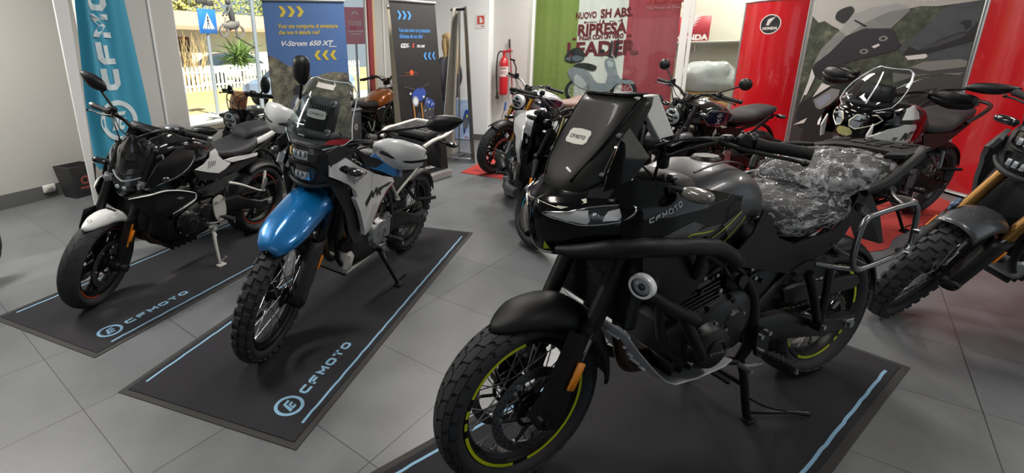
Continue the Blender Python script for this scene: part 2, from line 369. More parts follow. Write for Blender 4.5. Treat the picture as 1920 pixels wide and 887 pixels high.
        q = MB(); q.box((0, 0, -.025), (1.24, .34, .05), .006); q.obj('housing', WHITEFR, t)
        q = MB(); q.box((0, 0, -.053), (1.18, .28, .006)); q.obj('diffuser', mat('lit_diffuser', '#fff4e4', .5, emit=3.), t)
build_room()

# ---------------------------------------------------------------- street outside
def leaf_cloud(mb, c, r, n, size, seed, mi=0):
    rd = random.Random(seed)
    for _ in range(n):
        d = V((rd.gauss(0, 1), rd.gauss(0, 1), rd.gauss(0, 1))).normalized()*rd.random()**.4; p = V(c)+V((d.x*r[0], d.y*r[1], d.z*r[2]))
        a = V((rd.gauss(0, 1), rd.gauss(0, 1), rd.gauss(0, 1))).normalized()*size*rd.uniform(.6, 1.3); b = a.orthogonal().normalized()*size*.5
        mb.add([p-a, p+b, p+a, p-b], [(0, 1, 2, 3)], mi)
def build_street():
    mb = MB(); ubox(mb, 1, 40, 1.5, 8.9, -.3, -.06); struct('pavement', mb, mat('pale_pavement', '#b9b4aa', .9, bump=.3, bscale=40, var=.1))
    mb = MB(); ubox(mb, 1, 40, 8.9, 10.9, -.35, -.08); struct('roadway', mb, mat('dusty_asphalt', '#a08f78', .9, bump=.4, bscale=40, var=.15))
    for v0, v1 in ((9.3, 9.38), (9.75, 9.85), (10.3, 10.36)):
        mb = MB(); ubox(mb, 1, 40, v0, v1, -.081, -.076); o = mb.obj('road_line', mat('yellow_paint', '#c9a64e', .8), smooth=0); o['kind'] = 'structure'
    mb = MB(); ubox(mb, 4, 40, 10.9, 11.3, -.3, .40, .01); struct('garden_wall', mb, mat('ochre_stone', '#b3a078', .95, bump=1., bscale=14, var=.35, vscale=9))
    t = thing('picket_fence', 'white picket fence on the low stone wall across the street', 'fence', W(15, 11.1, .4), UVROT)
    for z in (.16, .60):
        q = MB(); q.box((0, .03, z), (12, .03, .06), .004); q.obj('rail', WHITEFR, t)
    q = MB()
    for i in range(68):
        x = -5.9+i*.176; q.panel([(x-.045, 0), (x+.045, 0), (x+.045, .70), (x, .78), (x-.045, .70)], lambda a, b: (a, 0, b), .02, .5)
    o = q.obj('picket', WHITEFR, t, smooth=0); o['kind'] = 'stuff'
    mb = MB(); ubox(mb, 4, 40, 11.3, 24, -.3, .25); struct('garden_ground', mb, mat('garden_soil', '#8d8a63', .95, var=.3))
    # house with the terracotta fascia
    t = thing('low_building', 'low pale building with a terracotta tiled fascia behind the garden', 'building', W(17, 17.5, .25), UVROT)
    q = MB(); q.box((0, 1.5, 1.3), (16, 3, 2.6)); q.obj('wall', mat('off_white_render', '#e6e2d6', .9), t)  # even off-white wall colour
    q = MB(); q.grid([[(-8.4, -.75, 2.45), (8.4, -.75, 2.45)], [(-8.4, -.75, 2.62), (8.4, -.75, 2.62)], [(-8.4, .3, 3.35), (8.4, .3, 3.35)], [(-8.4, 1.8, 3.5), (8.4, 1.8, 3.5)]]); q.obj('fascia', mat('terracotta', '#bf8f78', .85, bump=.6, bscale=30, var=.15), t, smooth=0)
    q = MB(); ftext(q, 'UOL', plane((-5.6, -.80, 2.72), (1, 0, 0), (0, .55, .83)), .62, bold=.012); q.obj('fascia_lettering', mat('brown_letters', '#5c4236', .7), t, smooth=0)
    for x in (-6.2, -3.5, -1.2):
        q = MB(); q.box((x, -.02, 1.2), (.8, .06, 1.9), .01); w = q.obj('window', mat('dark_opening', '#4b463d', .4), t)
    # street sign and poles
    t = thing('crossing_sign', 'blue and white pedestrian crossing sign on a grey post outside', 'sign', W(9.0, 8.35, -.06), UVROT)
    q = MB(); q.cyl((0, 0, 0), (0, 0, 2.9), .045, 14); q.obj('post', mat('galvanised', '#8c93a0', .5, .4), t)
    q = MB(); q.box((0, -.06, 2.46), (.60, .03, .62), .01); pl = q.obj('sign_plate', mat('sign_blue', '#2467b4', .4), t)
    q = MB(); f = plane((0, -.077, 2.46), (1, 0, 0), (0, 0, 1)); q.panel([(-.2, -.19), (.2, -.19), (0, .22)], f, 0, .3); q.obj('white_triangle', mat('sign_white', '#e8ecee', .4), pl, smooth=0)
    q = MB(); f = plane((0, -.079, 2.46), (1, 0, 0), (0, 0, 1)); ring2(q, f, 0, .10, .03, 0., 12)
    for a, b, w in (((0, .07), (0, -.03), .02), ((0, -.02), (-.05, -.15), .014), ((0, -.02), (.05, -.15), .014), ((0, .05), (-.06, -.01), .01), ((0, .05), (.06, -.01), .01)):
        a, b = V(a), V(b); n = (b-a).orthogonal().normalized()*w; q.add([f(*(a+n)), f(*(b+n)), f(*(b-n)), f(*(a-n))], [(0, 1, 2, 3)])
    for k in range(4): rect(q, f, -.17+k*.1, -.185, -.13+k*.1, -.16)
    q.obj('walking_figure', mat('sign_black', '#16181c', .5), pl, smooth=0)
    q = MB(); q.box((-.1, -.03, 2.95), (.34, .10, .12), .02); q.box((.18, -.03, 2.93), (.22, .10, .14), .02); q.obj('bracket_box', mat('dark_bracket', '#3c3a3a', .5), t)
    t = thing('street_pole', 'slim grey street pole carrying a motorcycle rider figure', 'pole', W(8.25, 6.0, -.06), UVROT)
    q = MB(); q.cyl((0, 0, 0), (0, 0, 3.6), .05, 14); q.obj('shaft', mat('galvanised'), t)
    q = MB(); q.cyl((0, 0, 1.72), (-.62, 0, 1.98), .016, 8); q.obj('arm', mat('dark_bracket'), t)
    g = thing('rider_figure', 'small grey figure of a motorcycle and rider mounted on the street pole arm', 'figure', W(7.55, 6.0, 1.93), UVROT)
    q = MB()
    for x in (-.24, .24): q.lathe([(.09, -.02), (.13, -.02), (.13, .02), (.09, .02)], (x, 0, .10+.0), n=20, closed=True)
    q.obj('wheel', mat('figure_grey', '#6b6668', .6), g)
    q = MB(); q.hull([(-.26, .2, .26, .02), (-.1, .14, .28, .05), (.05, .13, .34, .06), (.16, .2, .33, .05), (.24, .22, .34, .02)], 10); q.tube([(-.24, 0, .1), (-.15, 0, .38)], .014, 6); q.obj('motorcycle_body', mat('figure_grey'), g)
    q = MB(); q.tube([(.06, 0, .33), (.02, 0, .5), (-.02, 0, .62)], [.06, .075, .05], 10, sm=3); q.ell((-.03, 0, .72), (.065, .06, .075), 10, 8); q.tube([(0, .05, .6), (-.1, .06, .5), (-.17, .05, .42)], .022, 6); q.tube([(0, -.05, .6), (-.1, -.06, .5), (-.17, -.05, .42)], .022, 6); q.tube([(.08, .05, .33), (-.04, .07, .3), (.02, .06, .12)], .03, 6); q.obj('rider', mat('figure_dark', '#46454a', .7), g)
    t = thing('slim_post', 'thin pale blue post standing beside the far end of the picket fence', 'post', W(10.0, 7.6, -.06), UVROT)
    q = MB(); q.cyl((0, 0, 0), (0, 0, 2.3), .035, 10); q.obj('shaft', mat('pale_post', '#9aa6bd', .5), t); q = MB(); q.ell((0, 0, 2.32), (.045, .045, .03), 10, 6); q.obj('cap', mat('pale_post'), t)
    # yucca, shrubs, trees, parked car
    t = thing('yucca', 'spiky green yucca growing behind the white picket fence', 'plant', W(14.2, 12.4, .2), UVROT)
    q = MB(); q.tube([(0, 0, 0), (.05, 0, .7), (0, 0, 1.25)], .09, 8, sm=3); q.obj('trunk', mat('bark', '#6f6047', .95, bump=1., bscale=25), t)
    q = MB(); rd = random.Random(3)
    for h in range(150):
        a = rd.uniform(0, 2*pi); el = rd.uniform(-.35, 1.35); L = rd.uniform(.55, 1.0); c = V((rd.uniform(-.35, .35), rd.uniform(-.2, .2), rd.uniform(.9, 1.5)))
        d = V((cos(a)*cos(el), sin(a)*cos(el), sin(el))); s = d.cross(ZX).normalized()*.032
        q.add([c-s, c+s, c+d*L*.6+s*.8, c+d*L-ZX*.06, c+d*L*.6-s*.8], [(0, 1, 2, 3, 4)])
    o = q.obj('leaves', mat('yucca_green', '#6f8a4c', .6, var=.25), t, smooth=0); o['kind'] = 'stuff'
    for (u, v, z, r, n, col, nm, lb) in ((18.2, 12.6, .7, (1.4, .6, .75), 900, '#8a9a4a', 'garden_shrub', 'low yellow green shrub beside the yucca'),
                                  (21.0, 23.5, 4.8, (3.2, 2.0, 2.2), 2600, '#b3ab5c', 'street_tree', 'pale yellow tree crown above the terracotta fascia, on the left'),
                                  (29.0, 23.5, 5.0, (3.4, 2, 2.2), 2600, '#9aa356', 'street_tree', 'green yellow tree crown above the terracotta fascia, on the right'),
                                  (14.2, 23.0, 4.6, (2.6, 2, 2.4), 2200, '#bfae60', 'street_tree', 'pale tree crown at the left edge of the window')):
        t = thing(nm, lb, 'tree' if 'tree' in nm else 'shrub', W(u, v, .2), UVROT); q = MB(); q.tube([(0, 0, 0), (.05, .05, max(.3, z-1)), (0, 0, z+.2)], [.12, .09, .04], 8, sm=3); q.obj('trunk', mat('bark'), t)
        q = MB(); leaf_cloud(q, (0, 0, z-.2), r, n, .16, int(u*10)); o = q.obj('foliage', mat('leaf'+col, col, .7, var=.35, vscale=2), t, smooth=0); o['kind'] = 'stuff'
    t = thing('bare_shrub', 'bare twiggy shrub with dry branches left of the yucca', 'shrub', W(11.6, 12.2, .2), UVROT); q = MB(); rd = random.Random(8)
    for k in range(46):
        p = V((rd.uniform(-.6, .6), rd.uniform(-.2, .2), 0)); pts = [p]
        for s in range(4): p = p+V((rd.uniform(-.22, .22), rd.uniform(-.1, .1), rd.uniform(.35, .62))); pts.append(p)
        q.tube(pts, [.014, .012, .01, .007, .004], 5)
    o = q.obj('branches', mat('dry_twig', '#b49a6a', .9), t); o['kind'] = 'stuff'
    for (u, v, lb, col) in ((11.3, 14.4, 'blue parked car behind the picket fence, left of the yucca', '#5a7088'), (15.9, 14.9, 'white parked car partly hidden by the yucca', '#c9ccd0')):
        t = thing('parked_car', lb, 'car', W(u, v, .25), UVROT)
        q = MB(); q.hull([(-2.1, .35, .75, .72, 4), (-1.6, .25, .88, .82, 4), (-.6, .22, .92, .85, 4), (.9, .22, .95, .85, 4), (1.7, .25, .9, .82, 4), (2.05, .35, .7, .7, 4)], 20, sm=3); q.obj('body', mat('car'+col, col, .3, coat=1), t)
        q = MB(); q.hull([(-1.3, .85, .9, .68, 4), (-.7, .85, 1.32, .62, 4), (.1, .85, 1.42, .6, 4), (.9, .85, 1.36, .6, 4), (1.6, .85, .95, .66, 4)], 20, sm=3); q.obj('cabin_glass', mat('car_glass', '#2f3a44', .1), t)
        for x in (-1.3, 1.3):
            for y in (-.78, .78):
                q = MB(); q.lathe([(.12, -.1), (.31, -.1), (.33, 0), (.31, .1), (.12, .1)], (x, y, .33), n=20); q.obj('wheel', mat('tyre_rubber', '#26272a', .75), t)
build_street()
# ---------------------------------------------------------------- floor mats
NAVY = mat('mat_pile', '#212026', .95, bump=.8, bscale=500, var=.12, vscale=30); RUBBER = mat('mat_rubber', '#302f2e', .8, bump=.3, bscale=150); ICE = mat('mat_blue_ink', '#84aecb', .8, var=.05)
def floor_mat(o, deg, label, far_logo=False, ripple=None, L=2.57, Wd=.99):
    t = thing('display_mat', label, 'mat', (o[0], o[1], 0), Mx.Rotation(R(deg), 3, 'Z'), 'logo display mats under the motorcycles')
    def hz(x, y):
        if not ripple: return 0.
        rx, ry, h = ripple; return h*math.exp(-((x-rx)/.10)**2)*max(0, min(1, (y-ry)/.3))
    q = MB(); q.box((L/2, Wd/2, .002), (L, Wd, .004), .0015); q.obj('rubber_border', RUBBER, t)
    q = MB(); n = 64; rows = []
    for j in range(13):
        y = .03+(Wd-.06)*j/12; rows.append([(.03+(L-.06)*i/n, y, .0075+hz(.03+(L-.06)*i/n, y)) for i in range(n+1)])
    q.grid(rows)
    for a, b in ((rows[0], 1), (rows[-1], 1), ([r[0] for r in rows], 1), ([r[-1] for r in rows], 1)): q.grid([a, [(p[0], p[1], .003) for p in a]])
    q.obj('pile_surface', NAVY, t)
    f = lambda a, b: (a, b, .0082+hz(a, b))
    q = MB()
    for y, x0, x1 in ((.06, .13, L-.13), (Wd-.065, .10, L-.13)):
        for k in range(60):
            a, b = x0+(x1-x0)*k/60, x0+(x1-x0)*(k+1)/60; w = lambda s: .0012*sin(s*40)+.0007*sin(s*97)
            q.add([f(a, y-.006+w(a)), f(b, y-.006+w(b)), f(b, y+.006+w(b)), f(a, y+.006+w(a))], [(0, 1, 2, 3)])
    q.obj('printed_line', ICE, t, smooth=0)
    q = MB(); emblem(q, f, .20, .175, .066); strokes(q, 'CFMOTO', lambda a, b: f(.292+a, .148+b), .047, .0605, .0140, .0135)
    if far_logo:
        q.obj('printed_logo', ICE, t, smooth=0); q = MB(); g = lambda a, b: f(L-.29-a, Wd-.148-b); strokes(q, 'CFMOTO', g, .047, .0605, .0140, .0135); emblem(q, lambda a, b: f(L-a, Wd-b), .20, .175, .066)
    q.obj('printed_logo', ICE, t, smooth=0); return t
floor_mat((.173, -.200), 14.8, 'dark logo display mat under the white and black naked motorcycle, rucked on its far edge', True, (1.34, .55, .022))
floor_mat((.457, -1.534), 18.4, 'dark logo display mat under the blue and white adventure motorcycle')
floor_mat((2.624+2.57*cos(R(165.5)), -3.394+2.57*sin(R(165.5))), -14.5, 'dark logo display mat under the black foreground motorcycle')
REDM = mat('red_carpet', '#a8352f', .95, bump=.5, bscale=300, var=.08, vscale=20); DREDM = mat('red_mat_print', '#7d2622', .95)
def red_mat(label, pts, logo):
    t = thing('red_mat', label, 'mat', (0, 0, 0)); P = [W(a, b) for a, b in pts]
    q = MB(); q.panel([(p.x, p.y) for p in P], lambda a, b: (a, b, .006), .005, .2, inward=(0, 0, -1)); q.obj('carpet', REDM, t, smooth=0)
    o, ang, s = logo; d = UX*cos(R(ang))+VX*sin(R(ang)); f = plane(W(*o, .0072), d, ZX.cross(d))
    q = MB(); ftext(q, 'HONDA', f, s, bold=.01); q.obj('printed_name', DREDM, t, smooth=0)
red_mat('red mat under the silver motorcycle with gold forks by the end wall', [(4.62, -.56), (4.40, -1.60), (6.6, -1.95), (6.85, -.64), (5.2, -.60)], ((4.74, -.68), -97, .16))
red_mat('red mat under the white adventure motorcycle in front of the poster', sm_poly([(3.40, -4.02), (3.42, -4.35), (3.86, -4.58), (4.9, -5.3), (5.5, -5.15), (6.3, -4.1), (5.6, -3.2), (4.2, -3.4)], 4), ((4.55, -5.02), 35, .2))

# ---------------------------------------------------------------- flag, bin, outlet by the left wall
def build_flag():
    t = thing('feather_flag', 'tall teal feather flag with a white logo and white pole sleeve by the left wall', 'flag', W(1.03, 1.07), UVROT)
    fx = lambda a: a-1.03
    q = MB(); q.grid([[(fx(1.022), -.015, .32), (fx(1.038), -.015, .32), (fx(1.038), .0, .32), (fx(1.022), .0, .32)], [(fx(1.018), -.015, 1.0), (fx(1.082), -.015, 1.0), (fx(1.082), 0, 1.0), (fx(1.018), 0, 1.0)], [(fx(1.03), -.015, 1.95), (fx(1.128), -.015, 1.95), (fx(1.128), 0, 1.95), (fx(1.03), 0, 1.95)], [(fx(1.06), -.015, 2.7), (fx(1.2), -.015, 2.7), (fx(1.2), 0, 2.7), (fx(1.06), 0, 2.7)]], 0, True, True); q.obj('pole_sleeve', mat('white_sleeve', '#dddedd', .8), t)
    q = MB(); q.tube([(0, -.0075, 0), (0, -.0075, .6), (.02, -.0075, 1.6), (.10, -.0075, 2.72)], .006, 10, sm=4); q.obj('pole', ALU, t)
    q = MB(); q.cyl((.05, -.007, .03), (.05, -.007, .62), .009, 8); q.obj('support_rod', mat('dark_rod', '#242831', .5), t)
    q = MB()
    for a in (45, 135): q.box((0, 0, .012), (.22, .05, .02), .004, rot=Mx.Rotation(R(a), 3, 'Z'))
    q.lathe([(0, .06), (.03, .06), (.03, 0), (0, 0)], (0, 0, .01), (0, 0, 1), 14); q.obj('cross_base', mat('black_metal', '#1b1b1d', .5, .5), t)
    def cl(s, z):                                       # s 0..1 across
        le = lerp(z, [.60, .67, 1.16, 1.9, 2.7], [.062, .052, .07, .136, .24]); ri = lerp(z, [.60, .89, 1.93, 2.7], [.60, .568, .522, .45])
        x = le+(ri-le)*s; fold = .035*sin(s*26)*math.exp(-s*3.2)*min(1, max(.25, (z-.5)/.8))+.012*sin(s*9+z*2)
        return (x, -.02+fold, z)
    def zb(s): return lerp(s, [0, .06, .15, 1], [.74, .68, .69, .89])
    q = MB(); q.grid([[cl(i/48, zb(i/48)+(2.7-zb(i/48))*j/30) for i in range(49)] for j in range(31)]); fabric = q.obj('cloth', mat('teal_fabric', '#2f8fae', .75, bump=.2, bscale=400, sheen=.2), t, smooth=80)
    def fl(a, b):                                       # point on the cloth's plane, just in front
        le = lerp(b, [.60, .67, 1.16, 1.9, 2.7], [.062, .052, .07, .136, .24]); ri = lerp(b, [.60, .89, 1.93, 2.7], [.60, .568, .522, .45])
        s = min(1, max(0, (a-le)/(ri-le))); p = cl(s, b); return (a, p[1]-.004, b)
    q = MB(); emblem(q, fl, .30, 1.03, .158); strokes(q, 'CFMOTO', lambda a, b: fl(.372-b-.02*max(0, a-.4), 1.265+a), .145, .170, .022, .042); q.obj('printed_logo', mat('flag_print', '#c9d6da', .75), fabric, smooth=0)
build_flag()
def build_bin():
    t = thing('waste_bin', 'small black bin with a red printed mark against the left wall', 'bin', W(2.07, 3.12), UVROT)
    q = MB(); q.grid([[(-.11, -.11, 0), (.11, -.11, 0), (.11, .11, 0), (-.11, .11, 0)], [(-.15, -.15, .36), (.15, -.15, .36), (.15, .15, .36), (-.15, .15, .36)], [(-.135, -.135, .36), (.135, -.135, .36), (.135, .135, .36), (-.135, .135, .36)], [(-.10, -.10, .02), (.10, -.10, .02), (.10, .10, .02), (-.10, .10, .02)]], 0, True, True); q.obj('body', mat('bin_black', '#2a2a2c', .5), t, smooth=0)
    q = MB(); ring2(q, plane((.0, -.146, .2), (1, 0, 0), (0, -.09, 1)), 0, 0, .05, .028, 24); rect(q, plane((.0, -.146, .2), (1, 0, 0), (0, -.09, 1)), -.06, -.1, .06, -.075); q.obj('printed_mark', mat('bin_mark', '#8e4a40', .6), t, smooth=0)
    t = thing('wall_outlet', 'white double wall outlet above the skirting of the left wall', 'outlet', W(1.87, 3.345, .115), UVROT)
    q = MB(); q.box((0, -.015, 0), (.13, .03, .085), .008); q.obj('plate', WHITEFR, t); q = MB(); q.box((-.005, -.033, 0), (.07, .01, .05), .004)
    q.obj('socket', mat('socket_grey', '#b9b8b0', .5), t); q = MB()
    for x in (-.02, -.005, .01): q.cyl((x, -.0385, 0), (x, -.039, 0), .004, 8)
    q.obj('socket_holes', mat('black_metal'), t)
build_bin()

# ---------------------------------------------------------------- roll-up banners
def print_material(name, stops, scale=9., noise_amt=.5, axis=2):
    m = bpy.data.materials.new(name); m.use_nodes = True; nt = m.node_tree; b = nt.nodes['Principled BSDF']; b.inputs['Roughness'].default_value = .55
    tc = nt.nodes.new('ShaderNodeTexCoord'); n = nt.nodes.new('ShaderNodeTexNoise'); n.inputs['Scale'].default_value = scale; n.inputs['Detail'].default_value = 10; n.inputs['Roughness'].default_value = .72
    nt.links.new(tc.outputs['Object'], n.inputs['Vector']); r = nt.nodes.new('ShaderNodeValToRGB'); e = r.color_ramp.elements
    while len(e) < len(stops): e.new(.5)
    for k, (p, c) in enumerate(stops): e[k].position = p; e[k].color = lin(c)
    nt.links.new(n.outputs['Fac'], r.inputs[0]); nt.links.new(r.outputs[0], b.inputs['Base Color']); return m
def chevrons(q, f, x, y, s, n, d, mi):
    for k in range(n):
        o = x+k*s*.86; p = [(0, 0), (s*.36, 0), (s*.72, s*.5), (s*.36, s), (0, s), (s*.34, s*.5)]
        q.add([f(o+(a if d > 0 else s*.72-a), y+b) for a, b in p], [(0, 1, 2, 5), (5, 2, 3, 4)], mi)
def banner(label, bl, br, lean, h, draw, mats, back='#8f8b80', group='roll-up banners'):
    a, b = W(*bl), W(*br); ux = (b-a).normalized(); w = (b-a).length; nv = ZX.cross(ux); top = (a+nv*lean+ZX*h)
    uy = (top-a-ZX*.1).normalized(); L = (top-a-ZX*.1).length
    rot = Mx((ux, nv, ZX)).transposed(); t = thing('rollup_banner', label, 'banner', a, rot, group)
    inv = t.matrix_world.inverted(); loc = lambda p: inv @ p
    f = lambda lift: (lambda u, v: loc(a+ZX*.1+ux*u+uy*v+ux.cross(uy).normalized()*lift))
    q = MB(); q.box((w/2, .02, .05), (w+.04, .16, .10), .015); q.obj('base_case', ALU, t)
    q = MB(); q.box(f(.004)(w/2, L+.012), (w+.02, .022, .028), .005); q.obj('top_rail', ALU, t)
    q = MB(); q.cyl((w/2, .05, .08), f(-.02)(w/2, L), .011, 10); q.obj('pole', ALU, t)
    q = MB(); F = f(0); B = f(-.003)
    q.add([F(0, 0), F(w, 0), F(w, L), F(0, L)], [(0, 1, 2, 3)], 0); q.add([B(0, 0), B(w, 0), B(w, L), B(0, L)], [(3, 2, 1, 0)], 1)
    q.add([F(0, 0), F(0, L), B(0, L), B(0, 0)], [(0, 1, 2, 3)], 1); q.add([F(w, 0), F(w, L), B(w, L), B(w, 0)], [(0, 1, 2, 3)], 1)
    draw(q, f, w, L); q.obj('printed_sheet', mats, t, smooth=0); return t
BK = mat('banner_back', '#a39d8c', .8, var=.1, vscale=8)
ROCK = print_material('printed_rocks', [(.30, '#2b2a28'), (.45, '#57544a'), (.58, '#7d7a66'), (.72, '#a9a694')], 11)
def draw_blue(q, f, w, L):
    g = f(.0015); q.add([g(0, .0), g(w, 0), g(w, 1.20), g(w*.8, 1.22), g(w*.66, 1.20), g(w*.54, 1.17), g(w*.38, 1.26), g(w*.22, 1.30), g(w*.1, 1.37), g(0, 1.40)], [tuple(range(10))], 2)
    h = f(.003); chevrons(q, h, .15, 1.76, .10, 3, 1, 3); chevrons(q, h, .46, 1.34, .095, 3, -1, 3)
    ftext(q, 'Vuoi una compagna di avventure', h, .058, .13, 1.655, 3, bold=.0012, sx=.78); ftext(q, 'che non ti deluda mai?', h, .058, .13, 1.595, 3, bold=.0012, sx=.78)
    ftext(q, 'V-Strom 650 XT', h, .066, .13, 1.485, 4, shear=.35, bold=.0022, sx=1.16); rect(q, h, .62, 1.468, .70, 1.476, 4)
    # rider and motorcycle among the rocks, in print
    def blob(cx, cy, rx, ry, mi, n=14, lift=.004): z = f(lift); q.add([z(cx+rx*cos(2*pi*k/n), cy+ry*sin(2*pi*k/n)) for k in range(n)], [tuple(range(n))], mi)
    def blob(cx, cy, rx, ry, mi, n=14, lift=.004, b0=blob): b0(cx, cy+.24, rx, ry, mi, n, lift)
    blob(.27, .80, .055, .06, 5); blob(.27, .66, .10, .11, 6); blob(.27, .66, .05, .08, 4, lift=.005); blob(.30, .47, .15, .13, 5, lift=.005); blob(.28, .46, .06, .05, 4, lift=.006); blob(.27, .22, .07, .17, 5, lift=.005)
    rect(q, f(.005), .08, .81, .46, .825, 5); blob(.10, .60, .05, .035, 5, lift=.005); blob(.44, .60, .05, .035, 5, lift=.005)
banner('blue sky and rocky hillside roll-up banner with yellow chevrons before the window', (2.72, .715), (3.31, .165), .13, 2.0, draw_blue,
       [mat('print_blue_sky', '#46699f', .55, var=.08, vscale=2), BK, ROCK, mat('print_yellow', '#c8b13a', .55), mat('print_white', '#d6d9dc', .55), mat('print_dark', '#1f2022', .55), mat('print_greyblue', '#5d6570', .55)])
def draw_black(q, f, w, L):
    h = f(.003); chevrons(q, h, .10, 1.745, .09, 3, 1, 2); chevrons(q, h, .46, 1.31, .085, 3, -1, 2)
    ftext(q, 'Vuoi una moto con prestazioni', h, .062, .10, 1.615, 2, bold=.0012, sx=.66); ftext(q, "all'altezza del suo stile?", h, .062, .10, 1.55, 2, bold=.0012, sx=.66)
    ftext(q, 'GSX-', h, .062, .10, 1.45, 3, shear=.35, bold=.0025); ftext(q, 'S', h, .062, .285, 1.45, 4, shear=.35, bold=.0025); ftext(q, '750 ABS', h, .038, .36, 1.45, 3, shear=.3, bold=.0015)
    def blob(cx, cy, rx, ry, mi, n=14, lift=.003, rot=0): cy += .20; z = f(lift); q.add([z(cx+rx*cos(2*pi*k/n)*cos(rot)-ry*sin(2*pi*k/n)*sin(rot), cy+rx*cos(2*pi*k/n)*sin(rot)+ry*sin(2*pi*k/n)*cos(rot)) for k in range(n)], [tuple(range(n))], mi)
    blob(.24, .98, .03, .03, 4); blob(.24, .98, .12, .012, 7, lift=.0025); blob(.20, .95, .18, .008, 7, lift=.0025)
    # printed front view of a blue naked motorcycle
    def strip(p0, p1, wd, mi, lift=.004):
        z = f(lift); a, b = V(p0)+V((0, .20)), V(p1)+V((0, .20)); n = (b-a).orthogonal().normalized()*wd; q.add([z(*(a+n)), z(*(b+n)), z(*(b-n)), z(*(a-n))], [(0, 1, 2, 3)], mi)
    blob(.30, .34, .055, .20, 8); blob(.30, .34, .03, .15, 0, lift=.0045)
    for x in (.235, .365): strip((x, .30), (x-.012, .64), .011, 5)
    blob(.33, .73, .12, .075, 6, lift=.004, rot=.2); blob(.26, .66, .055, .06, 9, lift=.005); blob(.26, .66, .035, .04, 3, lift=.006); blob(.19, .75, .016, .014, 3, lift=.005); blob(.40, .70, .016, .014, 3, lift=.005)
    blob(.46, .50, .10, .16, 8, lift=.0035); blob(.50, .62, .09, .05, 6, lift=.004, rot=-.3); strip((.10, .83), (.26, .79), .008, 8); strip((.34, .79), (.52, .85), .008, 8)
    rd = random.Random(4)
    for k in range(40): blob(rd.uniform(.38, .56), rd.uniform(.28, .68), rd.uniform(.005, .02), rd.uniform(.004, .012), rd.choice([9, 8, 6, 3, 0]), 8, .0055, rd.uniform(0, 3))
    ftext(q, 'www.suzuki.it', h, .06, .26, .06, 3, bold=.002)
banner('black roll-up banner with blue chevrons and a printed blue motorcycle', (3.70, -.255), (4.40, -.475), .19, 2.02, draw_black,
       [mat('print_black', '#111114', .5), BK, mat('print_cyan', '#3f86c6', .55), mat('print_white'), mat('print_orange', '#c8502a', .55), mat('print_gold', '#a8763a', .5), mat('print_royal', '#27489a', .5), mat('print_glow', '#4a251b', .6), mat('print_grey3', '#35363c', .55), mat('print_silver', '#8d949c', .5)])
banner('plain beige back of a roll-up banner just left of the black banner', (4.02, .02), (4.52, -.16), .10, 1.98, lambda q, f, w, L: None, [BK, BK])

